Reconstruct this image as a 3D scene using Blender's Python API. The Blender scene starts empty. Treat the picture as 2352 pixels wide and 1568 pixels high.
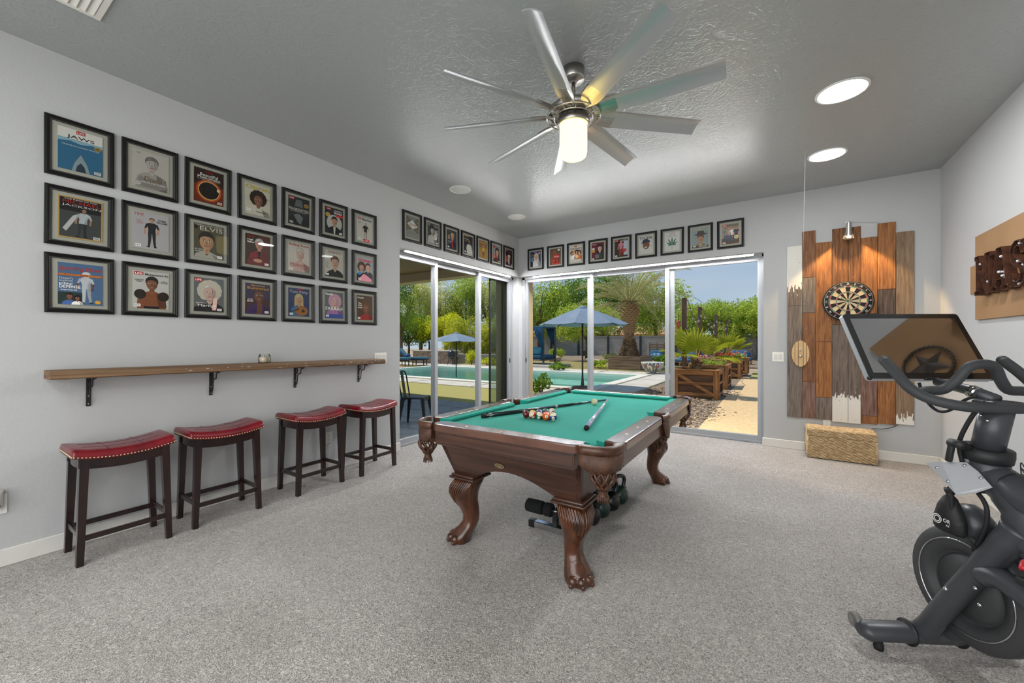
import bpy, bmesh, math, random
from mathutils import Vector, Matrix, Euler, noise as mnoise

SC = bpy.context.scene
COL = SC.collection
R = math.radians
random.seed(7)

# ---------------------------------------------------------------- camera
CAM_H = 1.28
cd = bpy.data.cameras.new('camera'); cam = bpy.data.objects.new('camera', cd); COL.objects.link(cam)
cd.sensor_width = 36.0; cd.lens = 36.0 * 917.7 / 2352.0; cd.clip_start = 0.03; cd.clip_end = 400
cam.location = (0, 0, CAM_H); cam.rotation_euler = (R(90), 0, math.atan(602 / 917.7))
SC.camera = cam

# ---------------------------------------------------------------- view and sky
SC.view_settings.view_transform = 'Standard'; SC.view_settings.look = 'None'
SC.view_settings.exposure = 0.28; SC.view_settings.gamma = 1.0; SC.view_settings.use_curve_mapping = False
SC.cycles.use_denoising = True
SC.cycles.max_bounces = 7; SC.cycles.diffuse_bounces = 4; SC.cycles.glossy_bounces = 3
SC.cycles.use_adaptive_sampling = True; SC.cycles.adaptive_threshold = 0.04
SC.cycles.transmission_bounces = 6; SC.cycles.transparent_max_bounces = 16
SC.cycles.sample_clamp_indirect = 6.0; SC.cycles.caustics_reflective = False; SC.cycles.caustics_refractive = False

W = bpy.data.worlds.new('sky'); SC.world = W; W.use_nodes = True
SKY_STRENGTH = 0.66
def build_sky():
    nt = W.node_tree; nt.nodes.clear()
    n = nt.nodes.new; l = nt.links.new
    out = n('ShaderNodeOutputWorld'); bg = n('ShaderNodeBackground'); bg.inputs[1].default_value = SKY_STRENGTH
    tc = n('ShaderNodeTexCoord'); sep = n('ShaderNodeSeparateXYZ'); l(tc.outputs['Generated'], sep.inputs[0])
    rp = n('ShaderNodeValToRGB'); rp.color_ramp.elements[0].position = 0.0
    rp.color_ramp.elements[0].color = (0.62, 0.76, 0.90, 1); rp.color_ramp.elements[1].position = 0.75
    rp.color_ramp.elements[1].color = (0.22, 0.40, 0.78, 1)
    e = rp.color_ramp.elements.new(0.28); e.color = (0.36, 0.53, 0.80, 1)
    l(sep.outputs[2], rp.inputs[0])
    mp = n('ShaderNodeMapping'); mp.inputs['Scale'].default_value = (1.5, 1.5, 7); l(tc.outputs['Generated'], mp.inputs[0])
    nz = n('ShaderNodeTexNoise'); nz.inputs['Scale'].default_value = 2.2; nz.inputs['Detail'].default_value = 6
    l(mp.outputs[0], nz.inputs['Vector'])
    cr = n('ShaderNodeValToRGB'); cr.color_ramp.elements[0].position = 0.45; cr.color_ramp.elements[1].position = 0.75
    cr.color_ramp.elements[1].color = (0.30, 0.30, 0.30, 1); l(nz.outputs[0], cr.inputs[0])
    mx = n('ShaderNodeMix'); mx.data_type = 'RGBA'; l(cr.outputs[0], mx.inputs[0]); l(rp.outputs[0], mx.inputs[6])
    mx.inputs[7].default_value = (0.82, 0.88, 0.95, 1)
    l(mx.outputs[2], bg.inputs[0]); l(bg.outputs[0], out.inputs[0])
build_sky()

def add_light(name, kind, loc, rot, energy, color=(1, 1, 1), **kw):
    d = bpy.data.lights.new(name, kind); d.energy = energy; d.color = color
    for k, v in kw.items(): setattr(d, k, v)
    o = bpy.data.objects.new(name, d); COL.objects.link(o); o.location = loc; o.rotation_euler = rot
    return o
def aim(o, d):
    o.rotation_euler = Vector(d).to_track_quat('-Z', 'Y').to_euler()
# the sun stands high on the pool side
sun = add_light('sun', 'SUN', (-10, 8, 20), (0, 0, 0), 3.25, (1.0, 0.95, 0.86), angle=R(0.6))
aim(sun, (0.44, 0.07, -0.9))
# added fill: two unseen area lights behind the viewer brighten the room
fill = add_light("rear_fill", "AREA", (-0.7, -2.2, 1.5), (R(90), 0, R(180)), 98, (0.97, 0.99, 1.0), shape="RECTANGLE", size=4.4, size_y=2.5)
aim(fill, (0, 1, 0))
fill_top = add_light("overhead_fill", "AREA", (-1.1, -0.9, 3.0), (0, 0, 0), 42, (1.0, 0.99, 0.97), shape="RECTANGLE", size=3.4, size_y=1.2)

# ---------------------------------------------------------------- materials
def lin(c):
    f = lambda v: v / 12.92 if v <= 0.04045 else ((v + 0.055) / 1.055) ** 2.4
    return tuple(f(v / 255.0) for v in c[:3])
MATS = {}
def mat(name, col, rough=0.6, metal=0.0, col2=None, vs=4.0, vst=(1, 1, 1), vlo=0.35, vhi=0.65, vdet=4, bs=None, bstr=0.3,
        bdist=0.01, bst=(1, 1, 1), bdet=3, coat=0.0, spec=0.5, emit=None, es=0.0, alpha=1.0, sheen=0.0, rough2=None, col3=None, distort=0.0, btype='noise', sub=0.0):
    """a procedural principled material: noise-mixed colour (8 bit sRGB triples) plus noise bump, in object space"""
    if name in MATS: return MATS[name]
    m = bpy.data.materials.new(name); m.use_nodes = True
    nt = m.node_tree; n = nt.nodes.new; l = nt.links.new
    b = nt.nodes['Principled BSDF']
    b.inputs['Roughness'].default_value = rough; b.inputs['Metallic'].default_value = metal
    b.inputs['Specular IOR Level'].default_value = spec; b.inputs['Coat Weight'].default_value = coat
    b.inputs['Coat Roughness'].default_value = 0.15; b.inputs['Sheen Weight'].default_value = sheen; b.inputs['Alpha'].default_value = alpha
    c = lin(col) + (1,)
    b.inputs['Base Color'].default_value = c
    if col2 is not None or bs is not None: tc = n('ShaderNodeTexCoord')
    if col2 is not None:
        mp = n('ShaderNodeMapping'); mp.inputs['Scale'].default_value = vst; l(tc.outputs['Object'], mp.inputs[0])
        nz = n('ShaderNodeTexNoise'); nz.inputs['Scale'].default_value = vs; nz.inputs['Detail'].default_value = vdet
        nz.inputs['Distortion'].default_value = distort
        l(mp.outputs[0], nz.inputs['Vector'])
        rp = n('ShaderNodeValToRGB'); rp.color_ramp.elements[0].position = vlo; rp.color_ramp.elements[1].position = vhi
        rp.color_ramp.elements[0].color = c; rp.color_ramp.elements[1].color = lin(col2) + (1,)
        if col3 is not None:
            e = rp.color_ramp.elements.new((vlo + vhi) / 2); e.color = lin(col3) + (1,)
        l(nz.outputs[0], rp.inputs[0]); l(rp.outputs[0], b.inputs['Base Color'])
        if rough2 is not None:
            mr = n('ShaderNodeMapRange'); mr.inputs[3].default_value = rough; mr.inputs[4].default_value = rough2
            l(nz.outputs[0], mr.inputs[0]); l(mr.outputs[0], b.inputs['Roughness'])
    if bs is not None:
        mp = n('ShaderNodeMapping'); mp.inputs['Scale'].default_value = bst; l(tc.outputs['Object'], mp.inputs[0])
        if btype == 'noise':
            nz = n('ShaderNodeTexNoise'); nz.inputs['Detail'].default_value = bdet
        else:
            nz = n('ShaderNodeTexVoronoi')
        nz.inputs['Scale'].default_value = bs
        l(mp.outputs[0], nz.inputs['Vector'])
        bp = n('ShaderNodeBump'); bp.inputs['Strength'].default_value = bstr; bp.inputs['Distance'].default_value = bdist
        l(nz.outputs[0], bp.inputs['Height']); l(bp.outputs[0], b.inputs['Normal'])
    if emit is not None:
        b.inputs['Emission Color'].default_value = lin(emit) + (1,); b.inputs['Emission Strength'].default_value = es
    MATS[name] = m
    return m
def glass(name, tint=(255, 255, 255), rough=0.0, refl=1.0, ior=1.45):
    """thin pane: clear with fresnel reflection"""
    if name in MATS: return MATS[name]
    m = bpy.data.materials.new(name); m.use_nodes = True
    nt = m.node_tree; nt.nodes.clear(); n = nt.nodes.new; l = nt.links.new
    o = n('ShaderNodeOutputMaterial'); t = n('ShaderNodeBsdfTransparent'); g = n('ShaderNodeBsdfGlossy'); f = n('ShaderNodeFresnel')
    mx = n('ShaderNodeMixShader'); f.inputs[0].default_value = ior; g.inputs['Roughness'].default_value = rough
    t.inputs[0].default_value = lin(tint) + (1,)
    mu = n('ShaderNodeMath'); mu.operation = 'MULTIPLY'; mu.inputs[1].default_value = refl
    l(f.outputs[0], mu.inputs[0]); l(mu.outputs[0], mx.inputs[0]); l(t.outputs[0], mx.inputs[1]); l(g.outputs[0], mx.inputs[2]); l(mx.outputs[0], o.inputs[0])
    MATS[name] = m
    return m
def printmat():
    """flat print: colour comes with the printed shapes"""
    if 'print' in MATS: return MATS['print']
    m = bpy.data.materials.new('print'); m.use_nodes = True
    nt = m.node_tree; b = nt.nodes['Principled BSDF']; a = nt.nodes.new('ShaderNodeVertexColor'); a.layer_name = 'Col'
    nt.links.new(a.outputs[0], b.inputs['Base Color']); b.inputs['Roughness'].default_value = 0.35
    MATS['print'] = m
    return m

# ---------------------------------------------------------------- mesh builder
class MB:
    def __init__(s): s.v = []; s.f = []; s.mi = []; s.sm = []; s.c = None
    def _add(s, vs, fs, mi=0, smooth=False, mtx=None):
        o = len(s.v)
        s.v += [tuple(mtx @ Vector(p)) for p in vs] if mtx is not None else [tuple(p) for p in vs]
        for f in fs: s.f.append(tuple(i + o for i in f)); s.mi.append(mi); s.sm.append(smooth)
        return s
    def box(s, x0, x1, y0, y1, z0, z1, mi=0, bev=0.0, mtx=None, seg=1):
        if bev <= 0:
            vs = [(x0, y0, z0), (x1, y0, z0), (x1, y1, z0), (x0, y1, z0), (x0, y0, z1), (x1, y0, z1), (x1, y1, z1), (x0, y1, z1)]
            fs = [(3, 2, 1, 0), (4, 5, 6, 7), (0, 1, 5, 4), (1, 2, 6, 5), (2, 3, 7, 6), (3, 0, 4, 7)]
            return s._add(vs, fs, mi, False, mtx)
        bm = bmesh.new(); bmesh.ops.create_cube(bm, size=1)
        for v in bm.verts: v.co = Vector(((x0 + x1) / 2 + v.co.x * (x1 - x0), (y0 + y1) / 2 + v.co.y * (y1 - y0), (z0 + z1) / 2 + v.co.z * (z1 - z0)))
        bmesh.ops.bevel(bm, geom=bm.edges[:], offset=bev, segments=seg, affect='EDGES', profile=0.5)
        return s.frombm(bm, mi, seg > 1, mtx)
    def frombm(s, bm, mi=0, smooth=False, mtx=None):
        bm.verts.index_update()
        vs = [v.co[:] for v in bm.verts]; fs = [tuple(v.index for v in f.verts) for f in bm.faces]; bm.free()
        return s._add(vs, fs, mi, smooth, mtx)
    def cbox(s, c, d, mi=0, bev=0.0, rot=None, seg=1):
        m = Matrix.Translation(Vector(c))
        if rot is not None: m = m @ Euler(rot).to_matrix().to_4x4()
        return s.box(-d[0] / 2, d[0] / 2, -d[1] / 2, d[1] / 2, -d[2] / 2, d[2] / 2, mi, bev, m, seg)
    def prism(s, poly, z0, z1, mi=0, mtx=None, smooth=False):
        n = len(poly)
        vs = [(p[0], p[1], z0) for p in poly] + [(p[0], p[1], z1) for p in poly]
        fs = [tuple(range(n - 1, -1, -1)), tuple(range(n, 2 * n))] + [(i, (i + 1) % n, n + (i + 1) % n, n + i) for i in range(n)]
        return s._add(vs, fs, mi, smooth, mtx)
    def loft(s, rings, mi=0, smooth=True, closed=True, cap=True, mtx=None, loop=False):
        n = len(rings[0]); vs = [p for r in rings for p in r]; fs = []
        nr = len(rings)
        for j in range(nr if loop else nr - 1):
            k = (j + 1) % nr
            for i in range(n if closed else n - 1):
                fs.append((j * n + i, j * n + (i + 1) % n, k * n + (i + 1) % n, k * n + i))
        if cap and closed and not loop:
            fs.append(tuple(range(n - 1, -1, -1))); fs.append(tuple((nr - 1) * n + i for i in range(n)))
        return s._add(vs, fs, mi, smooth, mtx)
    def tube(s, pts, r, seg=8, mi=0, cap=True, smooth=True, mtx=None, loop=False, flat=1.0, up=None):
        pts = [Vector(p) for p in pts]; n = len(pts)
        rad = r if isinstance(r, (list, tuple)) else [r] * n
        rings = []; prev = None
        for i in range(n):
            if loop: t = pts[(i + 1) % n] - pts[i - 1]
            else: t = pts[min(i + 1, n - 1)] - pts[max(i - 1, 0)]
            t = t.normalized() if t.length > 1e-9 else Vector((0, 0, 1))
            if prev is None:
                a = Vector(up) if up else (Vector((0, 0, 1)) if abs(t.z) < 0.9 else Vector((1, 0, 0)))
            else: a = prev
            a = (a - t * a.dot(t)); a = a.normalized() if a.length > 1e-6 else t.orthogonal().normalized()
            prev = a; b = t.cross(a)
            rings.append([tuple(pts[i] + (a * math.cos(2 * math.pi * k / seg) * flat + b * math.sin(2 * math.pi * k / seg)) * rad[i]) for k in range(seg)])
        return s.loft(rings, mi, smooth, True, cap, mtx, loop)
    def cyl(s, p0, p1, r, seg=16, mi=0, r1=None, smooth=True, mtx=None):
        return s.tube([p0, p1], [r, r if r1 is None else r1], seg, mi, True, smooth, mtx)
    def lathe(s, prof, seg=24, mi=0, mtx=None, smooth=True, cap=True):
        rings = [[(max(r, 1e-5) * math.cos(2 * math.pi * k / seg), max(r, 1e-5) * math.sin(2 * math.pi * k / seg), z) for k in range(seg)] for r, z in prof]
        return s.loft(rings, mi, smooth, True, cap, mtx)
    def ball(s, c, r, seg=12, mi=0, sc=(1, 1, 1), rot=None):
        rg = max(4, seg // 2)
        prof = [(r * math.sin(math.pi * j / rg), -r * math.cos(math.pi * j / rg)) for j in range(rg + 1)]
        m = Matrix.Translation(Vector(c))
        if rot is not None: m = m @ Euler(rot).to_matrix().to_4x4()
        return s.lathe(prof, seg, mi, m @ Matrix.Diagonal((sc[0], sc[1], sc[2], 1)), True, False)
    def quad(s, a, b, c, d, mi=0, smooth=False): return s._add([a, b, c, d], [(0, 1, 2, 3)], mi, smooth)
    def mesh(s, name, mats, auto=None):
        me = bpy.data.meshes.new(name); me.from_pydata(s.v, [], s.f)
        for m in (mats if isinstance(mats, (list, tuple)) else [mats]): me.materials.append(m)
        me.polygons.foreach_set('material_index', s.mi); me.polygons.foreach_set('use_smooth', s.sm)
        me.update()
        return me
    def build(s, name, mats, parent=None, loc=None, rot=None, recalc=False, autosmooth=None):
        me = s.mesh(name, mats)
        if recalc:
            bm = bmesh.new(); bm.from_mesh(me); bmesh.ops.recalc_face_normals(bm, faces=bm.faces[:]); bm.to_mesh(me); bm.free()
        if autosmooth is not None:
            try: me.set_sharp_from_angle(angle=R(autosmooth))
            except Exception: pass
        return link(name, me, parent, loc, rot)
def link(name, me, parent=None, loc=None, rot=None):
    o = bpy.data.objects.new(name, me); COL.objects.link(o)
    if parent is not None: o.parent = parent
    if loc is not None: o.location = loc
    if rot is not None: o.rotation_euler = rot
    return o
def tag(o, label=None, cat=None, group=None, kind=None):
    if label: o['label'] = label
    if cat: o['category'] = cat
    if group: o['group'] = group
    if kind: o['kind'] = kind
    return o
def thing(name, label, cat, loc=(0, 0, 0), rz=0.0, group=None, mtx=None, kind=None):
    o = bpy.data.objects.new(name, None); COL.objects.link(o); o.empty_display_size = 0.1
    if mtx is not None: o.matrix_world = mtx
    else: o.location = loc; o.rotation_euler = (0, 0, rz)
    return tag(o, label, cat, group, kind)
def copy_tree(o, parent=None):
    c = o.copy(); COL.objects.link(c)
    if parent is not None: c.parent = parent
    for ch in o.children: copy_tree(ch, c)
    return c
def basis(xa, ya, za, loc):
    m = Matrix(((xa[0], ya[0], za[0], loc[0]), (xa[1], ya[1], za[1], loc[1]), (xa[2], ya[2], za[2], loc[2]), (0, 0, 0, 1)))
    return m
XL, YB, XR, ZC = -3.676, 5.816, 1.422, 3.048
def on_left(y, z, off=0.0): return basis((0, 1, 0), (0, 0, 1), (1, 0, 0), (XL + off, y, z))
def on_back(x, z, off=0.0): return basis((1, 0, 0), (0, 0, 1), (0, -1, 0), (x, YB - off, z))
def on_right(y, z, off=0.0): return basis((0, -1, 0), (0, 0, 1), (-1, 0, 0), (XR - off, y, z))
_TXT = {}
def text_mesh(t, bold=0.0, shear=0.0):
    """outline text as 2-D triangles, height 1 cap, left at 0; returns verts, faces, width, ymin, ymax"""
    bold = min(bold, .012); k = (t, bold, shear)
    if k in _TXT: return _TXT[k]
    cu = bpy.data.curves.new('lettering', 'FONT'); cu.body = t; cu.resolution_u = 2; cu.fill_mode = 'FRONT'; cu.offset = bold; cu.shear = shear
    ob = bpy.data.objects.new('lettering', cu); me = bpy.data.meshes.new_from_object(ob)
    vs = [(v.co.x, v.co.y) for v in me.vertices]; fs = [tuple(p.vertices) for p in me.polygons]
    bpy.data.objects.remove(ob); bpy.data.curves.remove(cu); bpy.data.meshes.remove(me)
    if not vs: vs = [(0, 0)]; fs = []
    x0 = min(v[0] for v in vs); x1 = max(v[0] for v in vs); y0 = min(v[1] for v in vs); y1 = max(v[1] for v in vs)
    _TXT[k] = ([(v[0] - x0, v[1] - y0) for v in vs], fs, max(x1 - x0, 1e-4), max(y1 - y0, 1e-4))
    return _TXT[k]
def add_text(mb, t, cx, cy, w, h, z, mi=0, mtx=None, bold=0.0, shear=0.0):
    vs, fs, tw, th = text_mesh(t, bold, shear)
    return mb._add([(cx - w / 2 + v[0] / tw * w, cy - h / 2 + v[1] / th * h, z) for v in vs], fs, mi, False, mtx)
def arc(cx, cy, r, a0, a1, n, ry=None):
    ry = r if ry is None else ry
    return [(cx + r * math.cos(R(a0 + (a1 - a0) * i / n)), cy + ry * math.sin(R(a0 + (a1 - a0) * i / n))) for i in range(n + 1)]
def bez(p0, p1, p2, p3, n=10):
    p0, p1, p2, p3 = map(Vector, (p0, p1, p2, p3)); o = []
    for i in range(n + 1):
        t = i / n; u = 1 - t
        o.append(u * u * u * p0 + 3 * u * u * t * p1 + 3 * u * t * t * p2 + t * t * t * p3)
    return o
def smooth_path(pts, n=6):
    """catmull-rom through the points"""
    P = [Vector(p) for p in pts]; o = []
    for i in range(len(P) - 1):
        a, b, c, d = P[max(i - 1, 0)], P[i], P[i + 1], P[min(i + 2, len(P) - 1)]
        for k in range(n):
            t = k / n
            o.append(0.5 * ((2 * b) + (c - a) * t + (2 * a - 5 * b + 4 * c - d) * t * t + (3 * b - a - 3 * c + d) * t ** 3))
    o.append(P[-1]); return o

# ---------------------------------------------------------------- the room shell
m_wall = mat('wall_paint', (187, 188, 188), 0.75, bs=55, bstr=0.22, bdist=0.006, bdet=2)
m_trim = mat('trim_paint', (222, 220, 214), 0.4)
m_stucco = mat('stucco', (203, 178, 140), 0.95, bs=60, bstr=0.5, bdist=0.01)
m_alu = mat('anodised_frame', (166, 168, 171), 0.45, metal=0.15)
m_alud = mat('dark_frame', (52, 52, 50), 0.5)
m_pane = glass('window_pane', (250, 252, 250), 0.0, 0.04, 1.45)
m_pane_d = glass('window_pane_tinted', (170, 190, 180), 0.0, 1.0, 1.5)

def carpet_mat():
    m = bpy.data.materials.new('carpet'); m.use_nodes = True; nt = m.node_tree; n = nt.nodes.new; l = nt.links.new
    b = nt.nodes['Principled BSDF']; b.inputs['Roughness'].default_value = 0.95; b.inputs['Specular IOR Level'].default_value = 0.15
    b.inputs['Sheen Weight'].default_value = 0.25
    tc = n('ShaderNodeTexCoord')
    big = n('ShaderNodeTexNoise'); big.inputs['Scale'].default_value = 1.3; big.inputs['Detail'].default_value = 4; l(tc.outputs['Object'], big.inputs['Vector'])
    f = n('ShaderNodeTexNoise'); f.inputs['Scale'].default_value = 78; f.inputs['Detail'].default_value = 2.5; f.inputs['Distortion'].default_value = 2.6; l(tc.outputs['Object'], f.inputs['Vector'])
    rp = n('ShaderNodeValToRGB'); rp.color_ramp.elements[0].position = 0.32; rp.color_ramp.elements[1].position = 0.58
    rp.color_ramp.elements[0].color = lin((126, 118, 113)) + (1,); rp.color_ramp.elements[1].color = lin((230, 223, 217)) + (1,)
    l(f.outputs[0], rp.inputs[0])
    rp2 = n('ShaderNodeValToRGB'); rp2.color_ramp.elements[0].position = 0.38; rp2.color_ramp.elements[1].position = 0.62
    rp2.color_ramp.elements[0].color = (0.86, 0.85, 0.84, 1); rp2.color_ramp.elements[1].color = (1, 1, 1, 1); l(big.outputs[0], rp2.inputs[0])
    mx = n('ShaderNodeMix'); mx.data_type = 'RGBA'; mx.blend_type = 'MULTIPLY'; mx.inputs[0].default_value = 1
    l(rp.outputs[0], mx.inputs[6]); l(rp2.outputs[0], mx.inputs[7]); l(mx.outputs[2], b.inputs['Base Color'])
    bp = n('ShaderNodeBump'); bp.inputs['Strength'].default_value = 0.9; bp.inputs['Distance'].default_value = 0.02
    l(f.outputs[0], bp.inputs['Height']); l(bp.outputs[0], b.inputs['Normal'])
    return m
def ceiling_mat():
    m = bpy.data.materials.new('ceiling_paint'); m.use_nodes = True; nt = m.node_tree; n = nt.nodes.new; l = nt.links.new
    b = nt.nodes['Principled BSDF']; b.inputs['Roughness'].default_value = 0.30; b.inputs['Specular IOR Level'].default_value = 0.75
    b.inputs['Base Color'].default_value = lin((164, 167, 166)) + (1,)
    tc = n('ShaderNodeTexCoord')
    a = n('ShaderNodeTexNoise'); a.inputs['Scale'].default_value = 15; a.inputs['Detail'].default_value = 3; a.inputs['Distortion'].default_value = 2.2; l(tc.outputs['Object'], a.inputs['Vector'])
    rp = n('ShaderNodeValToRGB'); rp.color_ramp.elements[0].position = 0.46; rp.color_ramp.elements[1].position = 0.56; l(a.outputs[0], rp.inputs[0])
    c = n('ShaderNodeTexNoise'); c.inputs['Scale'].default_value = 45; c.inputs['Detail'].default_value = 2; c.inputs['Distortion'].default_value = 1.0; l(tc.outputs['Object'], c.inputs['Vector'])
    mx = n('ShaderNodeMath'); mx.operation = 'MULTIPLY_ADD'; mx.inputs[1].default_value = 0.5; l(c.outputs[0], mx.inputs[0]); l(rp.outputs[0], mx.inputs[2])
    bp = n('ShaderNodeBump'); bp.inputs['Strength'].default_value = 0.22; bp.inputs['Distance'].default_value = 0.006
    l(mx.outputs[0], bp.inputs['Height']); l(bp.outputs[0], b.inputs['Normal'])
    return m
YR = -2.3          # wall behind the camera
WT = 0.30          # wall thickness
YJ = 3.199         # near jamb of the pool-side door
XJ = -0.108        # right jamb of the garden-side door
ZH = 2.386         # head of both openings
b = MB(); b.box(XL - 0.02, XR + .02, YR - .02, YB + .02, -0.12, 0.0)
b.box(XL - WT, XL - .02, YJ, YB, -0.12, -0.004); b.box(XL, XJ, YB + .02, YB + WT, -0.12, -0.004)
tag(b.build('floor', carpet_mat()), 'greige cut pile carpet across the whole room', kind='structure')
b = MB(); b.box(XL, XR, YR, YB, ZC, ZC + 0.15)
tag(b.build('ceiling', ceiling_mat()), 'satin grey knockdown textured ceiling', kind='structure')
b = MB(); b.box(XL - WT, XL, YR - .2, YJ, -0.1, ZC + 0.15); b.box(XL - WT, XL, YJ, YB, ZH, ZC + 0.15)
tag(b.build('wall_left', m_wall), 'pale grey wall with pictures and the pool side door', kind='structure')
b = MB(); b.box(XJ, XR + WT, YB, YB + WT, -0.1, ZC + 0.15); b.box(XL - WT, XJ, YB, YB + WT, ZH, ZC + 0.15)
tag(b.build('wall_back', m_wall), 'pale grey wall with the garden door and dart area', kind='structure')
b = MB(); b.box(XR, XR + WT, YR - .2, YB, -0.1, ZC + 0.15)
tag(b.build('wall_right', m_wall), 'pale grey wall behind the exercise bike', kind='structure')
b = MB(); b.box(XL - WT, XR + WT, YR - WT, YR, -0.1, ZC + 0.15)
tag(b.build('wall_rear', m_wall), 'pale grey wall behind the viewer', kind='structure')
# corner post between the two openings
b = MB(); b.box(XL - 0.18, XL, YB, YB + 0.18, -0.1, ZH)
tag(b.build('trim_1', m_wall), 'pale grey inside corner post between the doors', kind='structure')
b = MB(); b.box(XL - 0.48, XL - .18, YB, YB + 0.48, -0.3, ZH + .02); b.box(XL - .18, XL, YB + .18, YB + .48, -.3, ZH + .02)
tag(b.build('trim_2', m_stucco), 'tan stucco post outside the door corner', kind='structure')
# outside cladding above the doors
b = MB(); b.box(XL - WT - .02, XL - WT, YR - .2, YJ, -0.3, 3.3); b.box(XL - WT - .02, XL - WT, YJ, YB + WT, ZH, 3.3)
b.box(XL - WT, XR + WT, YB + WT, YB + WT + .02, ZH, 3.3); b.box(XJ, XR + WT, YB + WT, YB + WT + .02, -.3, ZH)
tag(b.build('wall_outside', m_stucco), 'tan stucco outside wall of the house', kind='structure')
# baseboards
def base(name, x0, x1, y0, y1, lab):
    b = MB(); b.box(x0, x1, y0, y1, 0, 0.10, 0, 0.004)
    tag(b.build(name, m_trim), lab, kind='structure')
base('baseboard_left', XL, XL + 0.016, YR, YJ, 'off white baseboard along the picture wall')
base('baseboard_back', XJ - .014, XR, YB - 0.016, YB, 'off white baseboard under the dart boards')
base('baseboard_right', XR - 0.016, XR, YR, YB - .016, 'off white baseboard behind the exercise bike')

# ---------------------------------------------------------------- sliding doors
def frame_panel(name, a, e, horiz, plane, z0, z1, lab, parent, st=0.045, bot=0.065, top=0.05, dep=0.04, fm=None, pm=None, off=0.0):
    """one sash from a to e along the wall; horiz 'y' for the pool side, 'x' for the garden side; sub-parts stile, rail, pane"""
    fm = fm or m_alu; pm = pm or m_pane
    def bx(b, u0, u1, w0, w1, za, zb):
        if horiz == 'y': b.box(plane + off + w0, plane + off + w1, u0, u1, za, zb, 0, 0.003)
        else: b.box(u0, u1, plane + off + w0, plane + off + w1, za, zb, 0, 0.003)
    b = MB(); bx(b, a, a + st, -dep / 2, dep / 2, z0, z1); bx(b, e - st, e, -dep / 2, dep / 2, z0, z1)
    bx(b, a + st, e - st, -dep / 2, dep / 2, z0, z0 + bot); bx(b, a + st, e - st, -dep / 2, dep / 2, z1 - top, z1)
    s = b.build(name, fm, parent)
    b = MB()
    if horiz == 'y': b.quad((plane + off, a + st, z0 + bot), (plane + off, e - st, z0 + bot), (plane + off, e - st, z1 - top), (plane + off, a + st, z1 - top))
    else: b.quad((a + st, plane + off, z0 + bot), (e - st, plane + off, z0 + bot), (e - st, plane + off, z1 - top), (a + st, plane + off, z1 - top))
    b.build('pane', pm, s)
    return s
PX, PY = XL - 0.19, YB + 0.19
d1 = thing('door_1', 'aluminium sliding glass door looking out to the pool', None, (0, 0, 0), kind='structure')
zt = ZH - 0.035
b = MB(); b.box(PX - .07, PX + .075, YJ, YB, 0, .012, 0); b.box(PX - .07, PX + .075, YJ, YB, .012, .02, 0)
b.box(PX - .07, PX + .075, YJ, YB, ZH - .035, ZH); b.box(PX - .07, PX + .075, YB - .045, YB, 0, ZH); b.box(PX - .07, PX + .075, YJ, YJ + .03, 0, ZH)
b.box(PX + .0, PX + .02, YJ, YB, ZH - .05, ZH - .035, 1)
b.build('door_frame', [m_alu, m_alud], d1)
frame_panel('sash', YJ + .03, 3.985, 'y', PX, .018, zt, '', d1, st=.052, off=0.03)
frame_panel('sash', 3.93, 4.945, 'y', PX, .018, zt, '', d1, st=.055, off=-0.012)
frame_panel('sash', 4.885, YB - .04, 'y', PX, .018, zt, '', d1, st=.06, off=0.03, pm=m_pane)
frame_panel('sash', 5.30, YB - .04, 'y', PX, .018, zt, '', d1, st=.012, off=-0.05, fm=m_alud, pm=m_pane_d)
b = MB(); b.box(PX + .045, PX + .06, YB - .09, YB - .06, 1.0, 1.22, 0, .004); b.box(PX + .045, PX + .06, YB - .085, YB - .065, .92, .99, 1, .003)
b.build('latch', [m_alu, m_alud], d1)
d2 = thing('door_2', 'aluminium sliding glass door looking out to the garden', None, (0, 0, 0), kind='structure')
b = MB(); b.box(XL, XJ, PY - .075, PY + .07, 0, .02); b.box(XL, XJ, PY - .075, PY + .07, ZH - .035, ZH)
b.box(XL, XL + .05, PY - .075, PY + .07, 0, ZH); b.box(XJ - .02, XJ, PY - .075, PY + .07, 0, ZH)
b.build('door_frame', [m_alu, m_alud], d2)
frame_panel('sash', XL + .04, -2.385, 'x', PY, .018, zt, '', d2, st=.05, off=-0.03)
frame_panel('sash', -2.495, -1.185, 'x', PY, .018, zt, '', d2, st=.055, off=0.012)
frame_panel('sash', -1.30, XJ - .012, 'x', PY, .018, zt, '', d2, st=.055, off=-0.03)
b = MB(); b.box(XL + .055, XL + .075, PY - .06, PY - .05, 1.0, 1.22, 0, .004); b.box(XL + .057, XL + .073, PY - .06, PY - .05, .92, .99, 1, .003)
b.build('latch', [m_alu, m_alud], d2)
# alarm contacts high on both jambs
mw = mat('white_plastic', (236, 235, 230), 0.4)
def contact(name, c, lab):
    t = thing(name, lab, 'sensor', c)
    b = MB(); b.box(-.014, .014, -.014, .014, -.04, .04, 0, .004); b.build('housing', mw, t)
    b = MB(); b.box(-.009, .009, -.012, .012, -.095, -.045, 0, .003); b.build('magnet', mw, t)
contact('door_sensor', (XL - .15, YB - .015, 2.2), 'small white alarm contact on pool side door jamb')
contact('door_sensor', (XL + .015, YB + .11, 2.2), 'small white alarm contact on garden door jamb')

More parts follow.
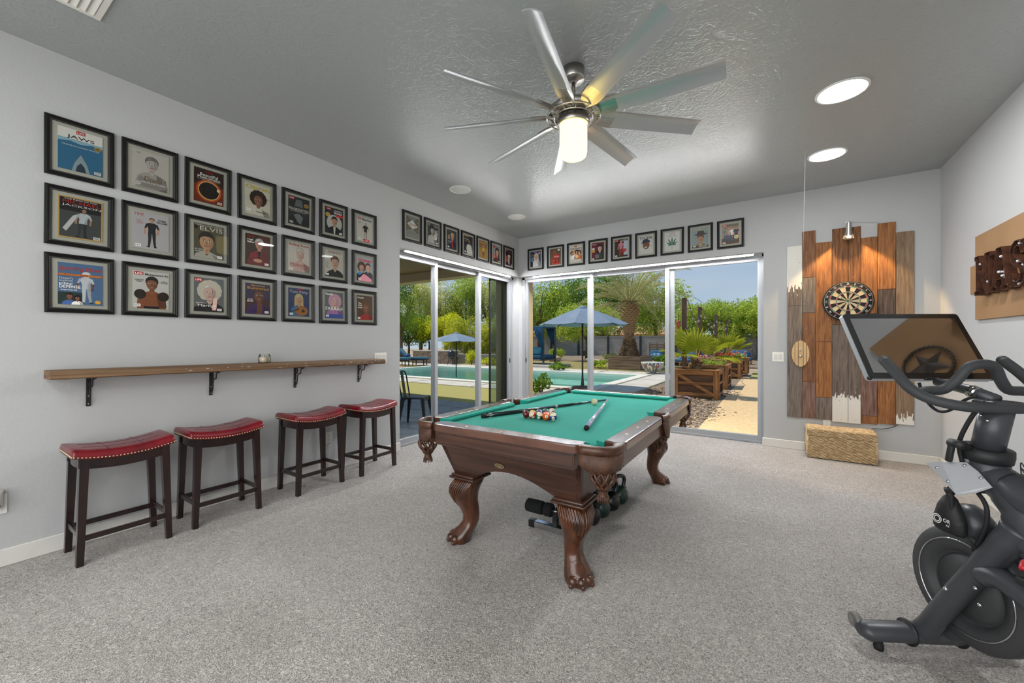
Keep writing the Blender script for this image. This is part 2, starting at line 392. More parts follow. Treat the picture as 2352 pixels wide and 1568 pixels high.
# added fill light: glowing strips under both door heads mimic sunlit soffits
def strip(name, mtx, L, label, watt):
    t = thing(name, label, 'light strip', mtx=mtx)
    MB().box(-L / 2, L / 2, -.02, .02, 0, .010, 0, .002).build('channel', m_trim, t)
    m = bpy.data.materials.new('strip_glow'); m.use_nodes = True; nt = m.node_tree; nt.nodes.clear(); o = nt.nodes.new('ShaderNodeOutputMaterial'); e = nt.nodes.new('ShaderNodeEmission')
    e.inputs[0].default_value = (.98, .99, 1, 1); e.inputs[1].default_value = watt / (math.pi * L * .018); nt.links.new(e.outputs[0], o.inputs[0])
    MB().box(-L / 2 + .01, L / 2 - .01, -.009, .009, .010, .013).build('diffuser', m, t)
_s = math.sqrt(.5)
strip('fill_strip', basis((0, 1, 0), (.866, 0, .5), (.5, 0, -.866), (XL - .03, (YJ + YB) / 2 - .06, ZH - .012)), 2.3, 'bright light strip under the head of the pool side door', 36)
strip('fill_strip', basis((-1, 0, 0), (0, -.866, .5), (0, -.5, -.866), ((XL + XJ) / 2 + .08, YB + .03, ZH - .012)), 3.2, 'bright light strip under the head of the garden door', 58)

# ---------------------------------------------------------------- pool table
def wood_mat(name, dark, light, rough=0.35, axis=0, scale=3.0, coat=0.3, bstr=0.08, vlo=0.3, vhi=0.7):
    st = [9, 9, 9]; st[axis] = 0.6
    return mat(name, dark, rough, col2=light, vs=scale, vst=tuple(st), vlo=vlo, vhi=vhi, vdet=6, coat=coat, bs=scale * 2, bst=tuple(st), bstr=bstr, bdist=0.004, distort=0.6)
m_twood_x = wood_mat('walnut_along_width', (48, 27, 20), (86, 54, 41), 0.34, 0)
m_twood_y = wood_mat('walnut_along_length', (48, 27, 20), (86, 54, 41), 0.34, 1)
m_twood_z = wood_mat('walnut_upright', (52, 26, 13), (102, 57, 31), 0.28, 2, 2.6, 0.5)
m_rail = mat('rail_top', (84, 52, 40), 0.2, col2=(104, 68, 54), vs=6, vst=(1, 1, 1), coat=0.6)
m_felt = mat('green_felt', (30, 156, 138), 0.92, col2=(38, 166, 148), vs=3, bs=600, bstr=0.15, bdist=0.002, sheen=0.1, spec=0.1)
m_leath = mat('pocket_leather', (74, 48, 36), 0.4, col2=(98, 68, 52), vs=18, bs=260, bstr=0.5, bdist=0.004, btype='voronoi')
m_strap = mat('pocket_strap', (66, 40, 28), 0.38, col2=(100, 66, 46), vs=20)
m_dark = mat('dark_inlay', (34, 20, 14), 0.5)
m_brass = mat('aged_brass', (196, 172, 128), 0.35, metal=0.8)
TC = (-1.2825, 2.875); HX, HY = 0.6625, 1.085; ZT = 0.775; BED = 0.742
tbl = thing('pool_table', 'carved walnut pool table with green felt and leather pockets', 'pool table', (TC[0], TC[1], 0))
def slab(poly, z0, z1, bev, mi=0, mtx=None, mb=None, seg=2):
    bm = bmesh.new(); vs = [bm.verts.new((p[0], p[1], z0)) for p in poly]; f = bm.faces.new(vs)
    if f.calc_area() and f.normal.z > 0: pass
    r = bmesh.ops.extrude_face_region(bm, geom=[f]); up = [g for g in r['geom'] if isinstance(g, bmesh.types.BMVert)]
    for v in up: v.co.z = z1
    bmesh.ops.recalc_face_normals(bm, faces=bm.faces[:])
    if bev > 0:
        ed = [e for e in bm.edges if abs(e.verts[0].co.z - z1) < 1e-6 and abs(e.verts[1].co.z - z1) < 1e-6]
        bmesh.ops.bevel(bm, geom=ed, offset=bev, segments=seg, affect='EDGES', profile=0.6)
    mb = mb or MB()
    return mb.frombm(bm, mi, False, mtx)
RW = 0.105; CG = 0.165; MG = 0.075
def rail_poly(L, rr=0.05, n=6):
    """rail seen from above: length L along u, outer edge v=0, inner edge v=RW, rounded outer ends"""
    return arc(-L + rr, rr, rr, 180, 270, n) + arc(L - rr, rr, rr, 270, 360, n) + [(L - .012, RW), (-L + .012, RW)]
def rail(cx, cy, L, ang, wood):
    m = Matrix.Translation((cx, cy, 0)) @ Matrix.Rotation(R(ang), 4, 'Z')
    r = slab(rail_poly(L), ZT - 0.042, ZT, 0.008, mtx=m).build('rail', m_rail, tbl)
    b = MB(); b.box(-L + .03, L - .03, 0.012, RW - .02, ZT - 0.128, ZT - 0.042, 0, 0.004, m)
    b.build('rail_apron', wood, r)
    for k in range(3):   # sights let into the rail top
        u = -L + (k + 1) * 2 * L / 4
        MB().box(u - .006, u + .006, .046, .058, ZT - .001, ZT + .0008, 0, 0, m).build('sight', m_brass, r)
    # cushion: nose toward the bed, mitred ends
    v0, v1 = RW - .004, RW + 0.05
    lo, hi = L + .012, L - .03
    rings = []
    for s in (-1, 1):
        rings.append([(s * lo, v0, ZT - .004), (s * hi, v1, ZT - .010), (s * hi, v1, ZT - .022), (s * (hi + .012), v1 - .018, BED - .003), (s * lo, v0, BED - .003)])
    MB().loft(rings, 0, False, True, True, m).build('cushion', m_felt, tbl)
Ls = (HY - CG - MG) / 2
rail(0, -HY, HX - CG, 0, m_twood_x); rail(0, HY, HX - CG, 180, m_twood_x)
for sy in (-1, 1):
    rail(HX, sy * (MG + Ls), Ls, 90, m_twood_y); rail(-HX, sy * (MG + Ls), Ls, -90, m_twood_y)
# bed with cut corners
c = 0.11; e = 0.105
poly = [(-HX + e + c, -HY + e), (HX - e - c, -HY + e), (HX - e, -HY + e + c), (HX - e, -.06), (HX - e - .02, -.045), (HX - e - .02, .045), (HX - e, .06), (HX - e, HY - e - c), (HX - e - c, HY - e), (-HX + e + c, HY - e),
        (-HX + e, HY - e - c), (-HX + e, .06), (-HX + e + .02, .045), (-HX + e + .02, -.045), (-HX + e, -.06), (-HX + e, -HY + e + c)]
MB().prism(poly, BED - .03, BED).build('bed', m_felt, tbl)
# cabinet
def cab_panel(name, ax, half_t, half_b, off_t, off_b, arch, wood):
    zt_, zb_ = ZT - .12, .435
    pts = [(-1, zt_), (1, zt_), (1, zb_)]
    if arch: pts += [(.62, zb_ + .004)] + [(.5 - i * .1, zb_ + .012 + .076 * math.sin(math.pi * (i + .6) / 11.2) ** .8) for i in range(0, 11)] + [(-.62, zb_ + .004)]
    pts += [(-1, zb_)]
    b = MB(); n = len(pts)
    def mp(s, z, inn):
        t = (z - zb_) / (zt_ - zb_); u = s * (half_b + (half_t - half_b) * t); w = off_b + (off_t - off_b) * t - inn
        return ax @ Vector((u, -w, z))
    vs = [mp(s, z, 0) for s, z in pts] + [mp(s, z, .03) for s, z in pts]
    fs = [tuple(range(n - 1, -1, -1)), tuple(range(n, 2 * n))] + [(i, (i + 1) % n, n + (i + 1) % n, n + i) for i in range(n)]
    b._add(vs, fs); return b.build(name, wood, tbl, recalc=True)
I4 = Matrix.Identity(4)
for a, ar, w in ((0, True, m_twood_x), (180, True, m_twood_x), (90, False, m_twood_y), (270, False, m_twood_y)):
    if ar: p = cab_panel('cabinet_panel', Matrix.Rotation(R(a), 4, 'Z'), .48, .435, 1.02, .925, True, w)
    else: cab_panel('cabinet_panel', Matrix.Rotation(R(a), 4, 'Z'), 1.02, .925, .48, .435, False, w)
    if a == 0:
        # dotted inlay border and oval maker's plate on the near panel
        b = MB()
        for k in range(64):
            x = -.44 + k * .014
            for z, yy in ((ZT - .058, -HY + .0115), (ZT - .118, -HY + .0115)): b.box(x, x + .008, yy - .0012, yy, z, z + .004)
        for k in range(4):
            for x in (-.45, .452): b.box(x, x + .004, -HY + .0103, -HY + .0115, ZT - .114 + k * .014, ZT - .106 + k * .014)
        b.build('inlay', m_dark, tbl)
        pm = Matrix.Translation((-.045, -.984, .562)) @ Matrix.Rotation(R(90 + 23), 4, 'X')
        pl = thing('plate', None, None); pl.parent = tbl
        b = MB(); b.prism(arc(0, 0, .032, 0, 352, 44, .0165), 0, .003, 0, pm); b.prism(arc(0, 0, .027, 0, 352, 44, .0125), .003, .0034, 1, pm)
        for q, (x0, x1, yy) in enumerate(((-.019, -.008, .002), (-.006, .004, .001), (.006, .019, .0), (-.012, .012, -.006))): b.box(x0, x1, yy - .002, yy + .002, .0034, .0042, 0, 0, pm)
        bpy.data.objects.remove(pl); b.build('nameplate', [m_brass, mat('plate_field', (104, 94, 74), .5, metal=.4)], tbl)
# legs
def rsq(cx, cy, h, z, n=20, p=3.2):
    o = []
    for i in range(n):
        t = 2 * math.pi * i / n; c_, s_ = math.cos(t), math.sin(t); r = (abs(c_) ** p + abs(s_) ** p) ** (-1 / p)
        o.append((cx + h * r * c_, cy + h * r * s_, z))
    return o
SEC = [(.408, 0, .080), (.385, .006, .084), (.35, .022, .088), (.31, .028, .082), (.26, .020, .068), (.21, .004, .055), (.165, -.004, .048), (.125, -.002, .047), (.095, .010, .052), (.065, .030, .062), (.035, .045, .068), (.012, .048, .066), (0, .046, .060)]
def leg_at(z):
    for i in range(len(SEC) - 1):
        z1, o1, h1 = SEC[i]; z0, o0, h0 = SEC[i + 1]
        if z0 <= z <= z1:
            t = (z - z0) / (z1 - z0); return o0 + (o1 - o0) * t, h0 + (h1 - h0) * t
    return SEC[0][1:]
for sx in (-1, 1):
    for sy in (-1, 1):
        bx, by = sx * .365, sy * .855
        rings = [rsq(bx + sx * o, by + sy * o, h, z) for z, o, h in SEC]
        b = MB(); b.loft(rings[::-1], 0, True)
        lg = b.build('leg', m_twood_z, tbl)
        b = MB(); b.box(bx - .098, bx + .098, by - .098, by + .098, .408, .422, 0, .005, None, 2); b.box(bx - .088, bx + .088, by - .088, by + .088, .42, .437, 0, .006, None, 2)
        b.build('leg_moulding', m_twood_x, lg)
        # carved fluting on the two outer faces
        b = MB()
        for k in range(9):
            f = -0.85 + k * 0.2
            for face in (0, 1):
                pts = []
                zend = .355 - .13 * (k / 8.0) ** 1.2
                for i in range(7):
                    z = .402 + (zend - .402) * i / 6; o, h = leg_at(z); q = f + .12 * (i / 6)
                    q = max(-.93, min(.93, q))
                    pp = (abs(q) ** 3.2); out = h * (1 - pp) ** (1 / 3.2) + .001
                    if face == 0: pts.append((bx + sx * (o + q * h), by + sy * (o + out), z))
                    else: pts.append((bx + sx * (o + out), by + sy * (o + q * h), z))
                b.tube(pts, [.003, .0052, .0058, .0058, .0055, .0045, .001], 6)
        b.build('fluting', m_twood_z, lg)
        # paw toes
        b = MB(); fx, fy = bx + sx * .046, by + sy * .046
        for ang in (-38, 10, 58, 106):
            a = R(ang - 10 + 0) ; dx, dy = math.cos(a), math.sin(a)
            b.ball((fx + sx * dx * .056, fy + sy * dy * .056, .028), .03, 12, 0, (1, 1, .95)); b.ball((fx + sx * dx * .078, fy + sy * dy * .078, .014), .014, 8, 0, (1, 1, 1))
        b.build('paw', m_twood_z, lg)
# pockets
def net(cx, cy, ztop, r0, parent):
    b = MB(); N = 9
    prof = lambda t: r0 * (1.0 + .16 * math.sin(math.pi * min(1, t * 1.25)) - .52 * max(0, t - .35) ** 1.1 / .65 ** 1.1)
    for k in range(N):
        for d in (-1, 1):
            pts = []
            for i in range(9):
                t = i / 8; a = 2 * math.pi * (k / N + d * t * .16); r = prof(t)
                pts.append((cx + r * math.cos(a), cy + r * math.sin(a), ztop - .095 * t))
            b.tube(pts, .0068, 6, 0, True, True, None, False, .55)
    b.lathe([(r0 * 1.0, 0), (r0 * 1.04, -.006), (r0 * 1.0, -.014)], 20, 0, Matrix.Translation((cx, cy, ztop + .008)), True, False)
    b.build('net', m_strap, parent)
    b = MB(); zb = ztop - .093; rr = prof(1)
    b.lathe([(rr, 0), (rr * .86, -.018), (rr * 1.0, -.034)], 20, 0, Matrix.Translation((cx, cy, zb)), True, False)
    for k in range(18):
        a = 2 * math.pi * k / 18; c_, s_ = math.cos(a), math.sin(a)
        b.tube([(cx + rr * c_, cy + rr * s_, zb - .032), (cx + rr * 1.14 * c_, cy + rr * 1.14 * s_, zb - .06)], [.0045, .003], 4)
    b.build('fringe', m_strap, parent)
def band(pts, zlo, zhi, thick, b, mi=0):
    """a curved strip following plan points pts, from zlo(i) to zhi(i)"""
    n = len(pts); P = [Vector((p[0], p[1], 0)) for p in pts]; nr = []
    for i in range(n):
        t = P[min(i + 1, n - 1)] - P[max(i - 1, 0)]; nr.append(Vector((t.y, -t.x, 0)).normalized())
    rings = []
    for i in range(n):
        o = P[i] + nr[i] * thick
        zl, zh = zlo(i / (n - 1)), zhi(i / (n - 1)); zm = (zl + zh) / 2
        bul = nr[i] * thick * .6
        rings.append([(P[i].x, P[i].y, zl), (o.x, o.y, zl), (o.x + bul.x, o.y + bul.y, zm), (o.x, o.y, zh), (P[i].x, P[i].y, zh)])
    b.loft(rings, mi, True)
for sx in (-1, 1):
    for sy in (-1, 1):
        p0 = Vector((sx * (HX - CG - .005), sy * (HY - .008), 0)); p2 = Vector((sx * (HX - .008), sy * (HY - CG - .005), 0)); pc = Vector((sx * (HX + .012), sy * (HY + .012), 0))
        pts = []
        for i in range(15):
            t = i / 14; pts.append((1 - t) ** 2 * p0 + 2 * t * (1 - t) * pc + t * t * p2)
        if sx * sy < 0: pass
        else: pts = pts[::-1]
        # outward normal check
        a = pts[7] - pts[6]; nrm = Vector((a.y, -a.x, 0))
        if nrm.dot(Vector((sx, sy, 0))) < 0: pts = pts[::-1]
        b = MB()
        band(pts, lambda t: ZT - .036, lambda t: ZT + .003, .010, b)
        band(pts, lambda t: ZT - .036 - .062 - .022 * min(1, (4 * t * (1 - t)) ** .5) + .005 * math.cos(t * 6 * math.pi), lambda t: ZT - .037, .007, b, 1)
        # top lip round the drop hole
        cx, cy = sx * (HX - .085), sy * (HY - .085)
        inner = [(cx + .058 * math.cos(R(q)), cy + .058 * math.sin(R(q)), ZT + .001) for q in range(0, 360, 20)]
        outer = [(p.x, p.y, ZT + .002) for p in pts]
        ring = []
        for p in pts:
            d = Vector((cx - p.x, cy - p.y, 0)).normalized(); dist = (Vector((cx, cy, 0)) - p).length
            q = p + d * max(.012, dist - .06); ring.append([(p.x, p.y, ZT + .003), ((p.x + q.x) / 2, (p.y + q.y) / 2, ZT + .006), (q.x, q.y, ZT + .001), (q.x, q.y, ZT - .04)])
        b.loft(ring, 0, True, False, False)
        b.lathe([(.062, ZT - .03), (.06, BED - .05), (.055, BED - .1)], 20, 0, Matrix.Translation((cx, cy, 0)), True, False)
        pk = b.build('corner_pocket', [m_strap, m_leath], tbl)
        net(cx + sx * .012, cy + sy * .012, ZT - .118, .052, pk)
    # middle pocket
    pts = [Vector((sx * (HX - .004 + .016 * math.sin(math.pi * i / 8)), -sx * (-.078 + .156 * i / 8), 0)) for i in range(9)]
    a = pts[4] - pts[3]
    if Vector((a.y, -a.x, 0)).x * sx < 0: pts = pts[::-1]
    b = MB(); band(pts, lambda t: ZT - .035, lambda t: ZT + .003, .010, b)
    band(pts, lambda t: ZT - .036 - .10 * (4 * t * (1 - t)) ** .5 - .02, lambda t: ZT - .036, .008, b, 1)
    cx, cy = sx * (HX - .055), 0
    ring = []
    for p in pts:
        d = Vector((cx - p.x, cy - p.y, 0)); q = p + d * .3; ring.append([(p.x, p.y, ZT + .003), ((p.x + q.x) / 2, (p.y + q.y) / 2, ZT + .006), (q.x, q.y, ZT + .001), (q.x, q.y, ZT - .04)])
    b.loft(ring, 0, True, False, False)
    b.lathe([(.055, ZT - .03), (.055, BED - .05), (.05, BED - .1)], 18, 0, Matrix.Translation((cx, cy, 0)), True, False)
    pk = b.build('middle_pocket', [m_strap, m_leath], tbl)
    net(cx, cy, ZT - .135, .05, pk)

# ---------------------------------------------------------------- balls and cues
BR = 0.0262
def ball_mat(name, col, stripe):
    m = bpy.data.materials.new(name); m.use_nodes = True; nt = m.node_tree; n = nt.nodes.new; l = nt.links.new
    b = nt.nodes['Principled BSDF']; b.inputs['Roughness'].default_value = .12; b.inputs['Coat Weight'].default_value = .5
    if not stripe: b.inputs['Base Color'].default_value = lin(col) + (1,); return m
    tc = n('ShaderNodeTexCoord'); sp = n('ShaderNodeSeparateXYZ'); l(tc.outputs['Object'], sp.inputs[0])
    ab = n('ShaderNodeMath'); ab.operation = 'ABSOLUTE'; l(sp.outputs[2], ab.inputs[0])
    gt = n('ShaderNodeMath'); gt.operation = 'GREATER_THAN'; gt.inputs[1].default_value = BR * .52; l(ab.outputs[0], gt.inputs[0])
    mx = n('ShaderNodeMix'); mx.data_type = 'RGBA'; l(gt.outputs[0], mx.inputs[0]); mx.inputs[6].default_value = lin(col) + (1,); mx.inputs[7].default_value = lin((236, 222, 190)) + (1,)
    l(mx.outputs[2], b.inputs['Base Color']); return m
m_spot = mat('ball_spot', (240, 232, 212), .15); m_ink = mat('ball_ink', (16, 14, 14), .3)
BC = {'yellow': (226, 178, 32), 'blue': (24, 44, 120), 'red': (196, 36, 26), 'purple': (62, 30, 92), 'orange': (228, 92, 20), 'green': (14, 92, 62), 'maroon': (104, 24, 30), 'black': (18, 18, 20)}
me_ball = {}
def ball(col, stripe, num, x, y, rot, label, group='racked pool balls'):
    key = (col, stripe)
    if key not in me_ball:
        me_ball[key] = MB().ball((0, 0, 0), BR, 28).mesh('ball', ball_mat('ball_' + col + ('_stripe' if stripe else ''), BC.get(col, (232, 220, 180)), stripe))
    o = link('pool_ball', me_ball[key], None, (x, y, BED + BR), rot); tag(o, label, 'ball', group)
    if num is None: return o
    for s in (1, -1):
        mt = Matrix.Rotation(R(90) * s, 4, 'X')
        b = MB()
        rg = []
        for rr in (.0, .3, .6, .85, 1.0):
            q = rr * R(24); rg.append([(1.008 * BR * math.sin(q) * math.cos(a * R(20)), 1.008 * BR * math.sin(q) * math.sin(a * R(20)), 1.008 * BR * math.cos(q)) for a in range(18)])
        b.loft(rg, 0, True, True, False, mt)
        add_text(b, num, 0, 0, .0075 if len(num) == 1 else .011, .0105, BR * 1.012, 1, mt, .02)
        b.build('number_spot', [m_spot, m_ink], o)
    return o
rows = [[('maroon', 0, '7'), ('red', 1, '11'), ('green', 1, '14'), ('orange', 0, '5'), ('blue', 1, '10')],
        [('yellow', 0, '1'), ('purple', 0, '4'), ('red', 0, '3'), ('yellow', 1, '9')],
        [('blue', 0, '2'), ('black', 0, '8'), ('purple', 1, '12')], [('green', 0, '6'), ('maroon', 1, '15')], [('orange', 1, '13')]]
rr = random.Random(4)
rotf = [(R(20), R(30), R(-40)), (R(40), R(-35), R(20)), (R(25), R(15), R(25)), (R(-12), 0, R(36)), (R(4), R(-10), R(28))]
nm = ['leftmost', 'second', 'middle', 'fourth', 'rightmost']
for j, rw in enumerate(rows):
    for i, (c_, s_, n_) in enumerate(rw):
        x = -1.46 + .0535 * (i + j * .5) + .004 * 0; y = 2.405 + j * .0462 + .006 * i * 0
        rt_ = rotf[i] if j == 0 else (rr.uniform(-1.2, 1.2), rr.uniform(-1.2, 1.2), rr.uniform(-2, 2))
        lab = ('%s %s pool ball in the nearest row of the rack' % (c_, 'striped' if s_ else 'solid')) if j == 0 else '%s %s pool ball in the %s of the rack' % (c_, 'striped' if s_ else 'solid', ['', 'second row', 'middle row', 'fourth row', 'far point'][j])
        ball(c_, s_, n_, x, y, rt_, lab)
me_ball[('cue', 0)] = MB().ball((0, 0, 0), BR * 1.02, 28).mesh('ball', mat('cue_ball_ivory', (226, 212, 168), .15, coat=.5))
cb_ = ball('cue', 0, None, -1.273, 3.215, (0, 0, 0), 'ivory cue ball lying by the cue tips on the felt', 'loose cue ball')
cb_.location.z = BED + BR * 1.02 + .0003
m_blk = mat('black_lacquer', (14, 15, 20), .18, coat=.6); m_pearl = mat('pearl_shaft', (205, 208, 214), .2, coat=.5); m_pearl2 = mat('pearl_grip', (150, 150, 190), .25, col2=(196, 196, 216), vs=40)
m_tip = mat('cue_tip', (60, 90, 150), .9); m_rub = mat('black_rubber', (20, 20, 22), .7)
def cue(p0, p1, mats, label):
    p0 = Vector(p0); p1 = Vector(p1); L = (p1 - p0).length
    t = thing('pool_cue', label, 'cue', p0); t.rotation_euler = (p1 - p0).to_track_quat('Y', 'Z').to_euler()
    MB().tube([(0, 0, 0), (0, .03, 0)], [.0155, .0155], 16).build('bumper', m_rub, t)
    MB().tube([(0, .03, 0), (0, L * .3, 0), (0, L * .52, 0)], [.0152, .0135, .0115], 16).build('butt', mats[0], t)
    MB().tube([(0, L * .52, 0), (0, L * .54, 0)], .0116, 16).build('joint_ring', m_alu, t)
    MB().tube([(0, L * .54, 0), (0, L - .02, 0)], [.0112, .0066], 14).build('shaft', mats[1], t)
    MB().tube([(0, L - .02, 0), (0, L, 0)], .0066, 12).build('tip', mats[2], t)
    return t
c1 = cue((-1.71, 2.225, BED + .0155), (-1.268, 3.49, BED + .0105), (m_blk, m_blk, m_tip), 'black pool cue lying behind the racked balls')
b = MB()
for k in range(6):
    a = R(60 * k)
    b.tube([(0.0155 * math.cos(a), .05 + i * .012, .0155 * math.sin(a)) for i in range(4)], [.0006, .002, .0014, .0004], 5)
b.build('grip_ornament', m_pearl, c1)
cue((-.948, 2.262, BED + .0155), (-1.245, 3.475, BED + .022), (m_pearl2, m_pearl, m_tip), 'pearl white pool cue with black rubber butt on the felt')

# ---------------------------------------------------------------- bar stools
m_red = mat('red_leather', (100, 12, 24), 0.3, col2=(126, 20, 32), vs=10, bs=220, bstr=0.12, bdist=0.002, coat=0.2)
m_esp = mat('espresso_wood', (20, 10, 9), 0.3, col2=(42, 18, 15), vs=4, vst=(6, 6, .7), coat=0.35)
m_nail = mat('nailhead_brass', (200, 184, 150), 0.25, metal=0.9)
m_seam = mat('seam_dark_red', (78, 8, 18), 0.6)  # darker red of the stitched seat seams
def stool(label):
    t = thing('bar_stool', label, 'stool', (0, 0, 0), 0, 'red saddle stools along the wall')
    SW, SD = .232, .168          # half width (y) and half depth (x)
    sad = lambda v: .030 * (v / SW) ** 2
    # cushion
    rings = []
    NV = 16
    for j in range(NV + 1):
        u = -1 + 2 * j / NV; y = SW * (1 - (1 - abs(u)) ** 1.6) * (1 if u > 0 else -1) if abs(u) > .8 else SW * u * 1.02
        y = SW * math.sin(u * math.pi / 2) ** 1 * (1 if 1 else 1)
        ed = 1 - abs(u) ** 12; k = .62 + .38 * max(0, ed) ** .5
        z0 = .595 + sad(y); h = .06 * k; dx = SD * (.90 + .10 * k)
        ring = []
        for i in range(20):
            a = 2 * math.pi * i / 20; ca, sa = math.cos(a), math.sin(a)
            ex = math.copysign(abs(ca) ** .35, ca); ez = math.copysign(abs(sa) ** .6, sa)
            zz = z0 + (h * .8 * ez if sa > 0 else .012 * ez)
            ring.append((dx * ex, y, zz))
        rings.append(ring)
    cu = MB().loft(rings, 0, True).build('seat_cushion', m_red, t)
    b = MB()
    for x in (-.055, .055):
        b.tube([(x, SW * .93 * (i / 5 - 1), .595 + sad(SW * .93 * (i / 5 - 1)) + .0468 * (1 if 0 < i < 10 else .86)) for i in range(11)], .0018, 5)
    for y in (-.078, .078):
        b.tube([(SD * .93 * (i / 4 - 1), y, .595 + sad(y) + .0468 * (1 if 0 < i < 8 else .84)) for i in range(9)], .0018, 5)
    b.build('seams', m_seam, cu)
    b = MB()
    for k in range(29):
        y = -SW * .97 + 2 * SW * .97 * k / 28
        for x in (-1, 1): b.ball((x * SD * 1.0, y, .597 + sad(y)), .0052, 6)
    for k in range(21):
        x = -SD * .97 + 2 * SD * .97 * k / 20
        for y in (-1, 1): b.ball((x, y * SW * 1.0, .597 + sad(SW)), .0052, 6)
    b.build('nailhead_trim', m_nail, t)
    # apron: curved front and back, plain sides
    for x in (-1, 1):
        b = MB(); rg = []
        for i in range(13):
            y = -.205 + .41 * i / 12; zt_ = .587 + sad(y); dz = .052
            x0, x1 = x * .150, x * .128
            rg.append([(x0, y, zt_), (x1, y, zt_), (x1, y, zt_ - dz), (x0, y, zt_ - dz)])
        b.loft(rg, 0, False)
        rg = [[(x * .153, q[0][1], q[2][2] - .004), (x * .126, q[0][1], q[2][2] - .004), (x * .126, q[0][1], q[2][2] + .004), (x * .153, q[0][1], q[2][2] + .004)] for q in rg]
        b.loft(rg, 0, False)
        b.build('apron', m_esp, t, recalc=True)
    for y in (-1, 1):
        b = MB(); rg = []
        for i in range(9):
            x = -.15 + .3 * i / 8; bow = .012 * math.cos(math.pi * x / .3)
            rg.append([(x, y * (.192 + bow), .612), (x, y * (.170 + bow), .612), (x, y * (.170 + bow), .548), (x, y * (.192 + bow), .548)])
        b.loft(rg, 0, False); b.build('apron', m_esp, t, recalc=True)
    for x in (-1, 1):
        for y in (-1, 1):
            b = MB(); rg = []
            for z, cx, cy, w, d in ((0, .1465, .201, .017, .015), (.3, .143, .191, .019, .0175), (.56, .141, .183, .021, .0195), (.607 + .008, .141, .182, .021, .0195)):
                rg.append([(x * cx + s * w, y * cy + q * d, z) for s, q in ((-1, -1), (1, -1), (1, 1), (-1, 1))])
            b.loft(rg, 0, False); b.build('leg', m_esp, t)
    for x in (-1, 1):
        b = MB(); b.box(x * .1445 - .009, x * .1445 + .009, -.195, .195, .135, .165, 0, .003); b.build('stretcher', m_esp, t)
    for y in (-1, 1):
        b = MB(); b.box(-.14, .14, y * .196 - .009, y * .196 + .009, .15, .18, 0, .003); b.build('stretcher', m_esp, t)
    return t
slabs = ['red leather saddle stool nearest the viewer at the left end of the row', 'second red leather saddle stool from the left under the shelf',
         'third red leather saddle stool from the left, before the wall outlet', 'red leather saddle stool beside the pool side door, right end of row']
s0 = stool(slabs[0])
for i, (x, y, rz) in enumerate(((-3.455, .752, 0), (-3.458, 1.30, -1), (-3.445, 1.998, 0), (-3.43, 2.585, 2))):
    o = s0 if i == 0 else copy_tree(s0)
    o.location = (x, y, 0); o.rotation_euler = (0, 0, R(rz)); o['label'] = slabs[i]

# ---------------------------------------------------------------- wall bar shelf with brackets
m_beam = mat('weathered_beam', (88, 64, 44), 0.75, col2=(142, 112, 82), vs=3, vst=(8, .35, 14), vlo=.3, vhi=.7, vdet=8, bs=6, bst=(8, .5, 14), bstr=0.6, bdist=0.006)
m_beamend = mat('sawn_beam_end', (120, 84, 52), 0.7, col2=(146, 108, 70), vs=20)
m_iron = mat('black_iron', (22, 21, 21), 0.55)
m_fleck = mat('paint_fleck', (214, 210, 200), 0.7)
sh = thing('wall_shelf', 'long weathered wooden bar shelf on black scroll brackets', 'shelf', (XL, 1.655, 1.0755)); sh.rotation_euler = (-.0115 * .55, 0, 0)
rg = []
rs = random.Random(2)
for i in range(33):
    y = -1.19 + 2.38 * i / 32; w = .185 + rs.uniform(-.003, .003); n_ = rs.uniform(-.002, .002)
    rg.append([(.001, y, -.026), (w - .012, y, -.026 + n_), (w - .002, y, -.018), (w + .003 * 0, y, .002 + n_), (w - .006, y, .016), (w - .022, y, .025), (.001, y, .025)])
MB().loft(rg, 0, False).build('beam', m_beam, sh)
b = MB()
for k in range(26):
    y = rs.uniform(-.6, 1.17); z = rs.uniform(-.016, .012); L = rs.uniform(.006, .028)
    b.box(.1835, .1868, y, y + L, z, z + rs.uniform(.0015, .004))
b.build('paint_flecks', m_fleck, sh)
for y in (.652, 1.317, 1.971, 2.641):
    yl = y - 1.655; zl = -.026 + yl * 0
    br = MB(); br.box(.001, .009, yl - .011, yl + .011, -.215, -.026, 0, .002); br.box(.001, .15, yl - .011, yl + .011, -.034, -.027, 0, .002)
    bk = br.build('bracket', m_iron, sh)
    b = MB()
    b.tube([(v.x, yl, v.z) for v in bez((.012, 0, -.185), (.07, 0, -.20), (.02, 0, -.07), (.085, 0, -.085), 12)], .0045, 6)
    b.tube([(v.x, yl, v.z) for v in bez((.085, 0, -.085), (.125, 0, -.09), (.075, 0, -.03), (.14, 0, -.036), 12)], .0045, 6)
    b.tube([(v.x, yl, v.z) for v in bez((.012, 0, -.06), (.045, 0, -.12), (.06, 0, -.05), (.035, 0, -.036), 10)], .004, 6)
    b.build('scroll', m_iron, bk)
    b = MB()
    for z in (-.07, -.15, -.2): b.ball((.0095, yl, z), .004, 6)
    b.build('screw', m_alu, bk)
cj = thing('jar_candle', 'glass jar candle with cream wax on the wall shelf', 'candle', (XL + .10, 1.665, 1.1012))
MB().lathe([(.001, .004), (.038, .004), (.040, .02), (.040, .048), (.001, .048)], 24).build('wax', mat('cream_wax', (232, 216, 186), .6), cj)
MB().lathe([(.001, 0), (.040, 0), (.044, .006), (.045, .03), (.044, .058), (.039, .066), (.038, .072)], 28, cap=False).build('jar', glass('jar_glass', (246, 248, 246), .02, 1.2), cj)
MB().tube([(0, 0, .048), (.001, 0, .058)], .0012, 5).build('wick', m_rub, cj)

